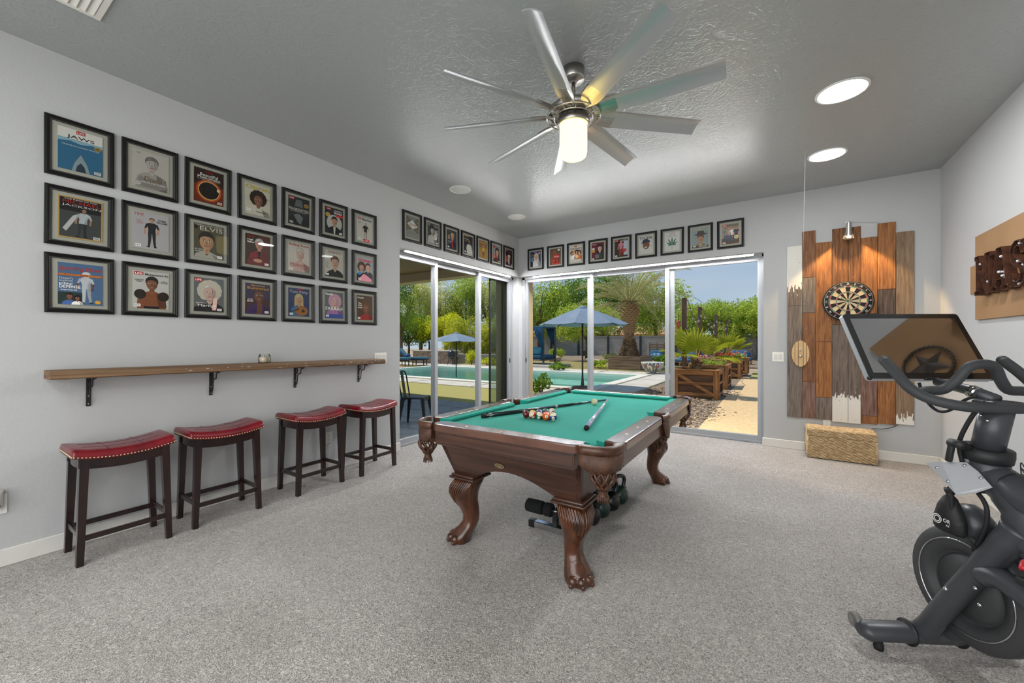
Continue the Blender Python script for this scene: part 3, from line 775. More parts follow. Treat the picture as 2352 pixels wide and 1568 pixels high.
# ---------------------------------------------------------------- wall plates
m_plate = mat('wall_plate', (236, 234, 228), 0.35); m_slot = mat('outlet_slot', (70, 68, 64), 0.6)
def outlet(mtx, label, name='wall_outlet'):
    t = thing(name, label, 'outlet', mtx=mtx)
    MB().box(-.034, .034, -.056, .056, .0, .006, 0, .002).build('plate', m_plate, t)
    for s in (-1, 1):
        b = MB(); b.prism(arc(0, s * .021, .0165, 0, 345, 23, .0145), .006, .0085)
        r_ = b.build('receptacle', m_plate, t)
        b = MB()
        for x in (-.006, .006): b.box(x - .001, x + .001, s * .021 - .003, s * .021 + .006, .0085, .0089)
        b.prism(arc(0, s * .021 - .008, .0025, 0, 330, 11), .0085, .0089); b.build('slots', m_slot, r_)
    return t
outlet(on_left(2.308, .333), 'white wall outlet behind the third stool')
outlet(on_back(.505, .335), 'white wall outlet just above the woven chest')
t = outlet(on_left(.295, .356), 'white wall outlet holding a plug in freshener, left edge')
pf = thing('plug_in_freshener', 'white plug in air freshener in the outlet by the left edge', 'freshener', mtx=on_left(.285, .385, .009))
MB().loft([[(w * math.cos(R(a)), h, max(0, d * math.sin(R(a)))) for a in range(0, 181, 15)] for w, h, d in ((.022, -.045, .03), (.028, -.03, .045), (.028, .02, .05), (.030, .05, .05), (.026, .055, .045))], 0, True).build('housing', mat('freshener_white', (238, 236, 230), .3), pf)
MB().lathe([(.012, 0), (.012, .004), (.007, .006)], 16, 0, Matrix.Translation((.004, -.028, .043))).build('dial', mat('dial_grey', (150, 152, 154), .4), pf)
MB().lathe([(.018, .054), (.016, .058)], 16, 0, Matrix.Translation((0, 0, .02)) @ Matrix.Rotation(R(-90), 4, 'X')).build('vent_cap', mat('freshener_tan', (176, 150, 116), .5), pf)
def switch(mtx, gang, label):
    t = thing('light_switch', label, 'switch', mtx=mtx); w = .035 + .023 * (gang - 1)
    MB().box(-w, w, -.057, .057, 0, .006, 0, .002).build('plate', m_plate, t)
    for k in range(gang):
        x = (k - (gang - 1) / 2) * .046
        MB()._add([(x - .0165, -.033, .006), (x + .0165, -.033, .006), (x + .0165, .033, .006), (x - .0165, .033, .006), (x - .0165, -.033, .0075), (x + .0165, -.033, .0075), (x + .0165, .033, .0115), (x - .0165, .033, .0115)],
                  [(4, 5, 6, 7), (0, 1, 5, 4), (1, 2, 6, 5), (2, 3, 7, 6), (3, 0, 4, 7)]).build('rocker', m_trim, t)
switch(on_left(2.925, 1.098), 3, 'white rocker switch plate at the right end of the shelf')
switch(on_back(.04, 1.093), 2, 'white double rocker switch beside the garden door')

# ---------------------------------------------------------------- ceiling: discs, vent, fan
m_disc = mat('disc_white', (226, 226, 222), 0.5); m_grille = mat('disc_grille', (210, 210, 206), 0.7, bs=400, bstr=.3, bdist=.002)
def emis(name, col, strength):
    m = bpy.data.materials.new(name); m.use_nodes = True; nt = m.node_tree; nt.nodes.clear()
    o = nt.nodes.new('ShaderNodeOutputMaterial'); e = nt.nodes.new('ShaderNodeEmission'); e.inputs[0].default_value = col + (1,); e.inputs[1].default_value = strength
    nt.links.new(e.outputs[0], o.inputs[0]); return m
def lit_disc(x, y, r, watt, label):  # glow added to plain ceiling discs to brighten the right wall and carpet
    t = thing('recessed_disc', label, 'ceiling light', (x, y, ZC), 0, 'round recessed ceiling lights')
    MB().lathe([(r, 0), (r, -.004), (r * .985, -.007), (r * .90, -.008), (r * .88, -.006), (r * .88, 0)], 48, cap=False).build('rim', m_disc, t)
    MB().lathe([(r * .885, -.004), (.001, -.004)], 48, cap=False).build('diffuser', emis('disc_glow', (.98, .99, 1), watt / (math.pi * math.pi * (r * .885) ** 2)), t)
def disc(x, y, r, label):
    t = thing('ceiling_speaker', label, 'speaker', (x, y, ZC), 0, 'round white ceiling speakers')
    MB().lathe([(r, 0), (r, -.004), (r * .985, -.007), (r * .90, -.008), (r * .88, -.006), (r * .88, 0)], 48, cap=False).build('rim', m_disc, t)
    MB().lathe([(r * .885, -.005), (.001, -.006)], 48, cap=False).build('grille', m_grille, t)
disc(-3.055, 3.557, .125, 'round white ceiling speaker above the pool side door, nearer one')
disc(-3.055, 4.781, .125, 'round white ceiling speaker nearest the far corner')
lit_disc(.401, 3.638, .154, 26, 'large round recessed ceiling light right of the fan, nearer one')
lit_disc(.42, 4.80, .152, 4, 'round recessed ceiling light in front of the dart boards')
vt = thing('air_vent', 'white louvred air vent in the ceiling, top left', 'vent', (-2.945, .42, ZC))
b = MB()
for x0, x1, y0, y1 in ((-.15, .15, .145, .175), (-.15, .15, -.175, -.145), (-.15, -.12, -.145, .145), (.12, .15, -.145, .145)): b.box(x0, x1, y0, y1, -.012, 0, 0, .003)
b.build('vent_frame', mat('vent_white', (232, 228, 220), .5), vt)
for k in range(9):
    y = -.128 + k * .032
    MB()._add([(-.12, y - .016, -.004), (.12, y - .016, -.004), (.12, y + .014, -.016), (-.12, y + .014, -.016), (-.12, y - .014, -.002), (.12, y - .014, -.002), (.12, y + .016, -.014), (-.12, y + .016, -.014)],
              [(3, 2, 1, 0), (4, 5, 6, 7), (0, 1, 5, 4), (2, 3, 7, 6), (1, 2, 6, 5), (3, 0, 4, 7)]).build('louvre', mat('vent_white', (232, 228, 220), .5), vt)

m_nick = mat('brushed_nickel', (176, 172, 166), 0.32, metal=1.0, col2=(196, 192, 186), vs=8, vst=(1, 1, 30))
m_blade = mat('blade_silver', (176, 178, 180), 0.34, metal=0.5)
m_bladetop = mat('blade_edge', (60, 58, 56), 0.5)
FX, FY = -1.09, 2.39
fan = thing('ceiling_fan', 'brushed nickel nine blade ceiling fan with lit glass cylinder', 'ceiling fan', (FX, FY, 0))
MB().lathe([(.072, 3.048), (.072, 2.985), (.066, 2.972), (.034, 2.968), (.03, 2.962), (.022, 2.96)], 36).build('canopy', m_nick, fan)
MB().cyl((0, 0, 2.97), (0, 0, 2.80), .0125, 16).build('downrod', m_nick, fan)
MB().lathe([(.02, 2.835), (.05, 2.83), (.095, 2.815), (.14, 2.80), (.158, 2.785), (.16, 2.755), (.14, 2.748), (.10, 2.746)], 40).build('motor_housing', m_nick, fan)
b = MB()
for rr_, z in ((.172, 2.735), (.125, 2.728)): b.tube([(rr_ * math.cos(R(a)), rr_ * math.sin(R(a)), z) for a in range(0, 360, 8)], .0045, 8, loop=True)
for a in range(0, 360, 30):
    c_, s_ = math.cos(R(a)), math.sin(R(a)); b.tube([(.172 * c_, .172 * s_, 2.735), (.125 * c_, .125 * s_, 2.729), (.085 * c_, .085 * s_, 2.728)], .0035, 6)
    b.tube([(.165 * c_, .165 * s_, 2.737), (.15 * c_, .15 * s_, 2.752)], .004, 6)
b.build('guard_ring', m_nick, fan)
MB().lathe([(.080, 2.748), (.088, 2.735), (.098, 2.73), (.098, 2.712), (.103, 2.71), (.103, 2.684), (.099, 2.680), (.093, 2.682)], 40).build('light_collar', m_nick, fan)
MB().lathe([(.088, 2.685), (.088, 2.56), (.087, 2.51), (.082, 2.482), (.07, 2.473), (.001, 2.471)], 40, cap=False).build('glass_shade', emis('lit_shade', (1.0, .74, .24), 3.2), fan)
PIT = R(22)
bl = MB(); am = MB(); ed = MB()
def sect(r, w, camber, thick=.006):
    top, bot = [], []
    for i in range(9):
        u = -1 + i / 4; t_ = u * w; h = camber * (1 - u * u)
        y = t_ * math.cos(PIT); z = -t_ * math.sin(PIT) + h
        top.append((r, y, z + thick / 2)); bot.append((r, y, z - thick / 2))
    return top + bot[::-1]
bl.loft([sect(r, w, .014) for r, w in ((.265, .057), (.3, .058), (.5, .058), (.7, .057), (.862, .055), (.875, .0545))], 0, True)
am.loft([sect(r, w, c_, .012) for r, w, c_ in ((.135, .030, .004), (.17, .042, .008), (.2, .055, .013), (.28, .0605, .0145))], 0, True)
meb = bl.mesh('blade', m_blade); mea = am.mesh('blade_iron', m_nick)
for me_ in (meb, mea):
    try: me_.set_sharp_from_angle(angle=R(40))
    except Exception: pass
for k in range(9):
    a = R(2.5 + 40 * k)
    o = link('blade', meb, fan, (0, 0, 2.745), (0, 0, a)); link('blade_iron', mea, o, (0, 0, .002), None)

# ---------------------------------------------------------------- framed magazines
m_fblk = mat('black_frame', (12, 11, 11), 0.35, spec=0.35)
m_back = mat('mount_board', (192, 190, 178), 0.8)
m_fglass = glass('picture_glass', (252, 253, 252), 0.0, 0.6, 1.45)
m_print = printmat()
PAL = dict(k=(14, 13, 14), w=(240, 237, 230), r=(196, 28, 30), sk=(214, 158, 126), skd=(120, 74, 50), skl=(232, 192, 168), y=(226, 180, 60), g=(120, 120, 120), bl=(40, 84, 140), go=(176, 140, 60), bn=(70, 44, 30), pk=(226, 140, 160), gr=(30, 110, 70), or_=(214, 104, 40), cr=(232, 224, 206), nv=(28, 36, 62), dg=(52, 54, 58), sl=(96, 104, 112), lb=(130, 170, 210), pu=(96, 50, 120), bd=(226, 204, 150))
def C(c): return PAL[c] if isinstance(c, str) else c
class Cover:
    """flat print: painted shapes in the unit square, later ones on top"""
    def __init__(s, w, h): s.w, s.h = w, h; s.v = []; s.f = []; s.c = []; s.z = .0
    def poly(s, pts, col):
        o = len(s.v); s.z += .00006; col = lin(C(col)) + (1,)
        for x, y in pts: s.v.append(((min(1, max(0, x)) - .5) * s.w, (min(1, max(0, y)) - .5) * s.h, s.z)); s.c.append(col)
        s.f.append(tuple(range(o, o + len(pts)))); return s
    def r(s, x0, y0, x1, y1, col): return s.poly([(x0, y0), (x1, y0), (x1, y1), (x0, y1)], col)
    def e(s, cx, cy, rx, ry, col, n=24): return s.poly([(cx + rx * math.cos(2 * math.pi * i / n), cy + ry * math.sin(2 * math.pi * i / n)) for i in range(n)], col)
    def t(s, txt, cx, cy, w, h, col, bold=.02, shear=0.0):
        vs, fs, tw, th = text_mesh(txt, bold, shear); o = len(s.v); s.z += .00006; col = lin(C(col)) + (1,)
        for x, y in vs:
            s.v.append(((cx - w / 2 + x / tw * w - .5) * s.w, (cy - h / 2 + y / th * h - .5) * s.h, s.z)); s.c.append(col)
        for f in fs: s.f.append(tuple(i + o for i in f))
        return s
    def code(s, x=.8, y=.08, col='w'):
        s.r(x - .08, y - .035, x + .08, y + .035, col)
        for i in range(9): s.r(x - .065 + i * .0145, y - .022, x - .065 + i * .0145 + (.004 if i % 3 else .008), y + .024, 'k')
        return s
    def lines(s, x0, x1, y, n, col, dy=.02, th=.006):
        rr_ = random.Random(int(x0 * 100) + n)
        for i in range(n): s.r(x0, y - i * dy, x0 + (x1 - x0) * rr_.uniform(.6, 1), y - i * dy + th, col)
        return s
    def bust(s, cx, cy, k, hair, skin, cloth, style='short', cloth2=None):
        """generic head and shoulders; k is the head height"""
        w = k * .36 * s.h / s.w
        if style == 'long': s.poly([(cx - w * 1.45, cy - k * .95)] + [(cx + w * 1.35 * math.cos(R(a)), cy + k * .12 + k * .55 * math.sin(R(a))) for a in range(180, -1, -15)] + [(cx + w * 1.45, cy - k * .95)], hair)
        if style == 'curly':
            for i in range(11):
                a = R(-50 + i * 28); s.e(cx + w * 1.2 * math.cos(a), cy + k * .1 + k * .45 * math.sin(a), w * .75, k * .27, hair, 14)
        s.poly([(cx - w * .45, cy - k * .75), (cx + w * .45, cy - k * .75), (cx + w * .42, cy - k * .3), (cx - w * .42, cy - k * .3)], skin)
        s.poly([(cx - w * 2.6, cy - k * 1.9), (cx - w * 2.3, cy - k * 1.0), (cx - w * 1.5, cy - k * .78), (cx - w * .5, cy - k * .62), (cx, cy - k * .86), (cx + w * .5, cy - k * .62), (cx + w * 1.5, cy - k * .78), (cx + w * 2.3, cy - k * 1.0), (cx + w * 2.6, cy - k * 1.9)], cloth)
        if cloth2: s.poly([(cx - w * .4, cy - k * .68), (cx + w * .4, cy - k * .68), (cx + w * .2, cy - k * 1.9), (cx - w * .2, cy - k * 1.9)], cloth2)
        if style in ('short', 'up'): s.e(cx, cy + k * (.16 if style == 'short' else .22), w * 1.12, k * (.42 if style == 'short' else .46), hair)
        s.poly([(cx + w * .98 * math.cos(R(a)), cy - k * .02 + k * (.36 if a < 180 else .5) * math.sin(R(a))) for a in range(0, 360, 15)], skin)
        if style in ('long', 'short', 'up'): s.poly([(cx - w * 1.02, cy + k * .08), (cx - w * .9, cy + k * .36), (cx, cy + k * .52), (cx + w * .95, cy + k * .36), (cx + w * 1.02, cy + k * .08), (cx + w * .7, cy + k * .24), (cx - w * .2, cy + k * .29), (cx - w * .8, cy + k * .2)], hair)
        for q in (-1, 1):
            s.e(cx + q * w * .42, cy + k * .02, w * .16, k * .032, 'k', 10); s.r(cx + q * w * .42 - w * .24, cy + k * .085, cx + q * w * .42 + w * .24, cy + k * .11, hair)
        sh = tuple(int(v * .86) for v in C(skin)); hl = tuple(min(255, int(v * 1.25) + 14) for v in C(hair))
        s.poly([(cx + w * .3, cy + k * .3), (cx + w * .95, cy + k * .1), (cx + w * .9, cy - k * .22), (cx + w * .45, cy - k * .46), (cx + w * .3, cy - k * .2), (cx + w * .42, cy)], sh)
        s.poly([(cx - w * .8, cy + k * .26), (cx - w * .5, cy + k * .40), (cx - w * .05, cy + k * .47), (cx - w * .3, cy + k * .36)], hl)
        s.poly([(cx - w * .45, cy - k * .52), (cx + w * .45, cy - k * .50), (cx + w * .1, cy - k * .62)], sh)
        ck = tuple(int(v * .7) for v in C(cloth)); s.poly([(cx + w * .7, cy - k * .75), (cx + w * 2.3, cy - k * 1.0), (cx + w * 2.6, cy - k * 1.9), (cx + w * 1.2, cy - k * 1.9)], ck)
        for q in (-1, 1): s.e(cx + q * w * .42, cy + k * .02, w * .22, k * .04, 'w', 10); s.e(cx + q * w * .42, cy + k * .02, w * .11, k * .036, 'k', 10)
        dk = tuple(int(v * .72) for v in C(skin)); s.poly([(cx - w * .05, cy + k * .02), (cx + w * .18, cy - k * .17), (cx - w * .16, cy - k * .17)], dk)
        s.e(cx, cy - k * .29, w * .34, k * .05, (150, 60, 56), 12); s.r(cx - w * .24, cy - k * .298, cx + w * .24, cy - k * .28, 'cr'); return s
    def figure(s, cx, y0, y1, hair, skin, top, leg, lean=0.0):
        """generic standing person from y0 (feet) to y1 (crown)"""
        H_ = y1 - y0; w = H_ * .07 * s.h / s.w; X_ = lambda y: cx + lean * (y - y0); Yf = lambda f: y0 + H_ * f; dk = lambda c, k=.72: tuple(int(v * k) for v in C(c))
        for q in (-1, 1):
            xf, xk, xh = X_(y0) + q * w * 1.15, X_(Yf(.26)) + q * w * .85, X_(Yf(.5)) + q * w * .75
            s.poly([(xf - w * .42, Yf(.03)), (xf + w * .42, Yf(.03)), (xk + w * .55, Yf(.26)), (xh + w * .75, Yf(.5)), (xh - w * .75, Yf(.5)), (xk - w * .55, Yf(.26))], leg if q < 0 else dk(leg, .82)); s.e(xf + q * w * .25, Yf(.02), w * .7, H_ * .02, 'k', 12)
        xb, xs = X_(Yf(.48)), X_(Yf(.81))
        s.poly([(xb - w * 1.45, Yf(.47)), (xb + w * 1.45, Yf(.47)), (X_(Yf(.62)) + w * 1.35, Yf(.62)), (xs + w * 2.05, Yf(.785)), (xs + w * 1.2, Yf(.83)), (xs, Yf(.845)), (xs - w * 1.2, Yf(.83)), (xs - w * 2.05, Yf(.785)), (X_(Yf(.62)) - w * 1.35, Yf(.62))], top)
        s.poly([(xb + w * .3, Yf(.47)), (xb + w * 1.45, Yf(.47)), (X_(Yf(.62)) + w * 1.35, Yf(.62)), (xs + w * 1.3, Yf(.76)), (xs + w * .6, Yf(.62))], dk(top, .84))
        for q in (-1, 1):
            sx_, ex, hx_ = xs + q * w * 1.75, xs + q * w * 2.5, xs + q * w * (2.7 if q < 0 else 2.2)
            s.poly([(sx_ - w * .4, Yf(.80)), (sx_ + w * .4, Yf(.80)), (ex + w * .4, Yf(.64)), (ex - w * .4, Yf(.63))], top if q > 0 else dk(top, .9)); s.poly([(ex - w * .38, Yf(.64)), (ex + w * .38, Yf(.64)), (hx_ + w * .3, Yf(.48)), (hx_ - w * .3, Yf(.48))], skin); s.e(hx_, Yf(.465), w * .4, H_ * .025, skin, 10)
        hx = X_(Yf(.92)); s.r(hx - w * .35, Yf(.82), hx + w * .35, Yf(.88), dk(skin, .85)); s.e(hx, Yf(.945), w * 1.0, H_ * .06, hair, 16); s.e(hx, Yf(.92), w * .78, H_ * .058, skin, 16)
        for q in (-1, 1): s.e(hx + q * w * .3, Yf(.928), w * .12, H_ * .007, 'k', 8)
        s.r(hx - w * .25, Yf(.892), hx + w * .25, Yf(.9), (150, 70, 60)); return s
    def build(s, parent):
        me = bpy.data.meshes.new('print'); me.from_pydata(s.v, [], s.f); me.materials.append(m_print)
        ca = me.color_attributes.new('Col', 'FLOAT_COLOR', 'POINT'); ca.data.foreach_set('color', [x for c in s.c for x in c]); me.update()
        return link('print', me, parent, (0, 0, .0112))
FW, FH = .304, .362
def frame_mesh():
    b = MB(); prof = [(0, 0), (0, .016), (.004, .020), (.010, .021), (.014, .017), (.019, .0165), (.023, .013), (.030, .012), (.030, .006)]
    rings = []
    for cx, cy in ((-1, -1), (1, -1), (1, 1), (-1, 1)): rings.append([(cx * (FW / 2 - d), cy * (FH / 2 - d), z) for d, z in prof])
    b.loft([q[:7] for q in rings], 0, False, False, False, None, True); b.loft([q[6:] for q in rings], 1, False, False, False, None, True)
    return b.mesh('frame', [m_fblk, mat('frame_slip', (74, 72, 70), .35, metal=.3)])
ME_FRAME = frame_mesh()
ME_BOARD = MB().box(-.128, .128, -.157, .157, .001, .005).mesh('mount_board', m_back)
ME_PANE = MB().quad((-.128, -.157, .0128), (.128, -.157, .0128), (.128, .157, .0128), (-.128, .157, .0128)).mesh('glass_pane', m_fglass)
def framed(mtx, label, draw, group, w=.196, h=.258, tilt=0.0):
    t = thing('framed_magazine', label, 'picture', mtx=mtx @ Matrix.Rotation(R(tilt), 4, 'Z'), group=group)
    link('frame', ME_FRAME, t); link('mount_board', ME_BOARD, t)
    cv = Cover(w, h); draw(cv)
    mg = MB().box(-w / 2, w / 2, -h / 2, h / 2, .005, .011).build('magazine', mat('page_edge', (226, 222, 212), .8), t)
    cv.build(mg)
    link('glass_pane', ME_PANE, t)
    return t
def life(s, x=.12, y=.93, w=.2): s.r(x - w / 2, y - .04, x + w / 2, y + .045, 'r'); s.t('LIFE', x, y, w * .8, .05, 'w', .03)
def d00(s):
    s.r(0, 0, 1, 1, (46, 112, 150)).r(0, .72, 1, 1, 'w').poly([(0, .66), (.25, .71), (.5, .67), (.75, .72), (1, .68), (1, .76), (0, .76)], (150, 190, 206)); life(s, .5, .945, .2); s.t('JAWS', .5, .805, .62, .1, (34, 36, 50), .05)
    s.poly([(.22, .74), (.4, .75), (.6, .73), (.72, .71), (.55, .74), (.4, .76)], (150, 100, 80)); s.e(.88, .67, .085, .05, 'go'); s.t('45', .88, .67, .09, .045, 'k', .04)
    s.t('THE MOVIE THAT CHANGED THE WORLD', .5, .6, .84, .026, 'w'); s.poly([(.3, 0), (.36, .2), (.5, .42), (.64, .2), (.7, 0)], (150, 166, 172)).poly([(.38, 0), (.42, .14), (.5, .22), (.58, .14), (.62, 0)], (40, 62, 80)).code(.88, .06)
def d10(s): s.r(0, 0, 1, 1, (206, 200, 190)); s.t('Us', .16, .92, .1, .05, (90, 88, 84)); s.bust(.52, .68, .36, (120, 116, 110), (196, 188, 178), (176, 170, 160), 'short'); s.poly([(.05, .12), (.2, .32), (.5, .22), (.85, .34), (.98, .1), (.7, .02), (.2, .04)], (150, 144, 136)); s.t('Diana', .55, .27, .5, .12, (110, 84, 50), .0, .2); s.t('A LIFE IN PICTURES', .5, .16, .8, .04, 'w'); s.code(.13, .1)
def d20(s): s.r(0, 0, 1, 1, (46, 14, 8)); s.poly([(0, 0), (0, .5), (.2, .62), (.8, .62), (1, .5), (1, 0)], (120, 40, 14)).e(.5, .38, .42, .32, (206, 90, 24)).e(.5, .38, .36, .275, (250, 200, 120)).e(.5, .38, .335, .25, (20, 14, 12)); s.e(.82, .45, .06, .045, (255, 230, 170)); s.t('TIME', .5, .92, .26, .06, 'r', .0); s.t('Beautiful', .5, .83, .6, .09, 'w', .02); s.t('Phenomena', .5, .75, .76, .085, 'w', .02); s.t('Discovering Nature\'s Most Amazing Wonders', .5, .685, .74, .022, 'w'); s.code(.86, .07)
def d30(s): s.r(0, 0, 1, 1, (226, 216, 196)); s.bust(.52, .52, .38, (46, 30, 24), (150, 98, 70), 'cr', 'curly'); s.t('Oprah', .5, .88, .94, .17, (166, 150, 60), .02); s.lines(.72, .98, .6, 4, 'k'); s.t('A CELEBRATION', .62, .12, .4, .04, 'k'); s.code(.13, .14)
def d40(s): s.r(0, 0, 1, 1, (36, 38, 40)); life(s, .16, .93, .24); s.t('FRANKENSTEIN', .5, .56, .92, .1, 'w', .0); s.t('THE MAN, THE MONSTER, THE LEGACY', .5, .48, .8, .025, 'w'); s.e(.85, .76, .12, .075, 'go'); s.t('200', .85, .76, .12, .04, 'k'); s.poly([(.25, .35), (.5, .42), (.7, .3), (.6, .05), (.45, .1)], (120, 126, 128)); s.poly([(.3, .66), (.36, .9), (.62, .92), (.7, .66)], (104, 110, 112)); s.code(.15, .08)
def d50(s): s.r(0, 0, 1, 1, (40, 44, 50)); s.e(.52, .42, .42, .32, (206, 204, 196)); s.bust(.52, .5, .32, (44, 30, 24), 'sk', (24, 26, 32), 'short', 'w'); life(s, .2, .93, .24); s.t('JAMES', .7, .9, .46, .07, 'w'); s.t('BOND', .72, .82, .42, .07, 'w'); s.r(.6, .69, .98, .76, 'r'); s.e(.16, .7, .12, .08, 'go'); s.t('25', .16, .7, .12, .05, 'k'); s.code(.86, .06)
def d60(s): s.r(0, 0, 1, 1, (226, 220, 212)); s.figure(.52, .06, .78, (200, 160, 100), (226, 180, 156), (50, 46, 50), (206, 190, 180), .05); life(s, .16, .92, .22); s.t('Barbie', .64, .91, .6, .1, (40, 36, 40)); s.lines(.08, .3, .78, 4, 'g'); s.r(.45, .0, .78, .1, (206, 40, 60)); s.t('60', .6, .05, .12, .05, 'w'); s.code(.13, .09)
def d01(s): s.r(0, 0, 1, 1, (206, 168, 96)).r(.035, .03, .965, .97, (70, 74, 72)).r(.035, .66, .965, .97, (22, 22, 24)); s.figure(.52, .05, .76, (20, 16, 16), (176, 130, 104), (196, 204, 208), (50, 56, 60), .08); s.poly([(.1, .22), (.32, .55), (.42, .6), (.38, .46), (.18, .16)], (206, 208, 206)); s.t('THE KING OF POP', .5, .94, .74, .025, 'w'); s.t('MICHAEL', .52, .875, .84, .08, 'r', .0); s.t('JACKSON', .52, .785, .88, .062, 'w', .0); s.code(.86, .07)
def d11(s): s.r(0, 0, 1, 1, (198, 194, 196)); s.t('TIME', .17, .92, .26, .07, 'r', .0); s.figure(.52, .06, .86, (60, 46, 40), 'sk', (36, 36, 38), (44, 44, 46), .0); s.t('ROBIN', .8, .83, .22, .05, 'k'); s.t('WILLIAMS', .8, .77, .32, .05, 'k'); s.lines(.1, .3, .76, 4, 'r', .03); s.code(.14, .09)
def d21(s): s.r(0, 0, 1, 1, (86, 82, 60)); s.bust(.42, .5, .5, (34, 26, 22), (206, 158, 116), (190, 184, 170), 'short'); s.t('THE OFFICIAL COLLECTOR EDITION', .5, .96, .9, .03, 'w'); s.r(.02, .84, .13, .94, 'k'); s.t('ELVIS', .58, .87, .76, .12, 'w', .0); s.t('HIS UNTOLD', .2, .24, .34, .04, 'w'); s.t('SACRIFICE', .19, .18, .32, .04, 'w'); s.code(.86, .07)
def d31(s): s.r(0, 0, 1, 1, (56, 26, 18)); s.r(.55, .4, 1, 1, (90, 44, 28)); s.bust(.56, .7, .34, (196, 192, 188), (206, 150, 124), (146, 26, 32), 'short', 'k'); s.poly([(.05, 0), (.1, .2), (.5, .25), (.9, .2), (.95, 0)], (120, 20, 26)); s.e(.5, .16, .18, .06, 'sk'); s.t('TIME', .22, .92, .24, .06, 'r', .0); s.t('Hugh', .2, .81, .22, .06, 'w'); s.t('Hefner', .22, .74, .28, .06, 'w'); s.code(.86, .07)
def d41(s): s.r(0, 0, 1, 1, (224, 214, 204)); s.bust(.56, .62, .4, (206, 200, 186), (226, 186, 168), (222, 188, 174), 'up'); s.t('Rolling Stone', .5, .93, .92, .1, (186, 40, 44), .02, .1); s.t('Madonna', .5, .24, .8, .13, (196, 80, 84), .0); s.lines(.6, .95, .14, 3, 'r'); s.code(.13, .07)
def d51(s): s.r(0, 0, 1, 1, (214, 208, 196)); s.bust(.55, .56, .44, (110, 66, 40), (222, 176, 150), (30, 30, 32), 'short'); s.t('Rolling Stone', .55, .93, .7, .07, (170, 50, 40)); s.t('David Bowie', .5, .84, .9, .09, 'w', .03); s.lines(.04, .24, .56, 9, 'k', .03); s.code(.13, .07)
def d61(s): s.r(0, 0, 1, 1, (196, 206, 214)); s.bust(.3, .55, .3, (110, 74, 50), (228, 186, 166), 'k', 'curly'); s.bust(.7, .6, .3, 'k', (206, 150, 122), (24, 24, 28), 'short'); s.poly([(.1, .05), (.4, .3), (.6, .25), (.95, .1), (.9, 0), (.1, 0)], 'pk'); s.t('Grease', .5, .87, .86, .15, (206, 30, 50), .03, .2); s.e(.16, .3, .1, .06, (30, 130, 190)); s.code(.16, .08)
def d02(s):
    s.r(0, 0, 1, 1, (86, 122, 164)); s.r(0, .0, .55, .3, (36, 60, 54)); s.figure(.64, .04, .8, 'w', 'skd', (222, 226, 232), (226, 228, 230), -.05); s.e(.62, .74, .1, .075, (236, 238, 240)); s.t('Sporting News', .5, .86, .96, .13, (206, 60, 40), .03, .1); s.r(0, .69, 1, .745, (206, 96, 50)); s.t('NFL PLAYOFF        PREVIEW', .5, .717, .94, .035, 'y')
    for i, q in enumerate(("Doesn't", 'anybody', 'play')): s.t(q, .18, .63 - i * .065, .3, .055, 'w')
    s.t('DEFENSE', .26, .43, .46, .075, 'w', .05); s.t('anymore?', .24, .35, .36, .05, 'w'); s.bust(.25, .2, .14, 'k', 'skd', (70, 100, 160), 'short'); s.bust(.42, .16, .11, 'k', 'skd', 'w', 'long'); s.e(.88, .08, .07, .045, (206, 150, 60)); s.t('TITANS', .74, .37, .12, .03, 'bl')
def d12(s): s.r(0, 0, 1, 1, (222, 220, 214)); s.poly([(.12, 0), (.2, .3), (.42, .42), (.6, .42), (.8, .3), (.92, 0)], (150, 86, 54)); s.bust(.52, .68, .34, 'k', (150, 92, 60), (150, 86, 54), 'short'); s.e(.2, .38, .16, .13, (40, 26, 22)).e(.84, .34, .16, .13, (40, 26, 22)); s.r(.3, 0, .72, .06, 'k'); life(s, .16, .93, .24); s.t('Muhammad Ali', .65, .92, .64, .06, 'k'); s.t('GONE FIVE', .17, .76, .24, .03, 'k'); s.t('YEARS', .17, .72, .16, .03, 'k'); s.t('A LIFE IN', .86, .76, .18, .03, 'k'); s.t('PICTURES', .86, .72, .2, .03, 'k'); s.code(.13, .08)
def d22(s): s.r(0, 0, 1, 1, (110, 116, 118)); s.bust(.52, .58, .46, (224, 214, 194), (226, 190, 174), (34, 34, 36), 'curly'); s.poly([(.6, .05), (.64, .4), (.78, .42), (.74, .05)], (222, 180, 164)); life(s, .15, .93, .24); s.t('Remembering', .24, .25, .34, .035, 'w'); s.t('Marilyn', .44, .17, .62, .1, 'w', .0); s.code(.85, .07)
def d32(s): s.r(0, 0, 1, 1, (52, 40, 78)); s.r(0, 0, 1, .5, (70, 36, 44)); s.bust(.55, .62, .42, (60, 36, 26), (122, 74, 48), (70, 40, 100), 'up'); s.poly([(.45, 0), (.48, .36), (.68, .36), (.66, 0)], (120, 72, 46)); s.t('Sports', .5, .93, .56, .08, (226, 160, 50)); s.t('Illustrated', .5, .85, .86, .08, (226, 160, 50)); s.t('KOBE', .2, .48, .2, .045, 'w'); s.t('BRYANT', .2, .42, .24, .045, 'w'); s.code(.86, .08)
def d42(s): s.r(0, 0, 1, 1, (40, 62, 106)); s.bust(.5, .6, .32, (206, 186, 130), 'sk', (60, 120, 166), 'long'); s.e(.62, .2, .3, .17, (176, 112, 50)).e(.7, .2, .08, .055, (40, 24, 16)); s.poly([(.05, .12), (.1, .16), (.5, .3), (.5, .24)], (90, 54, 30)); s.r(.4, .94, .7, .98, 'r'); s.t('Tom Petty', .5, .86, .86, .11, 'w', .0); s.code(.14, .08)
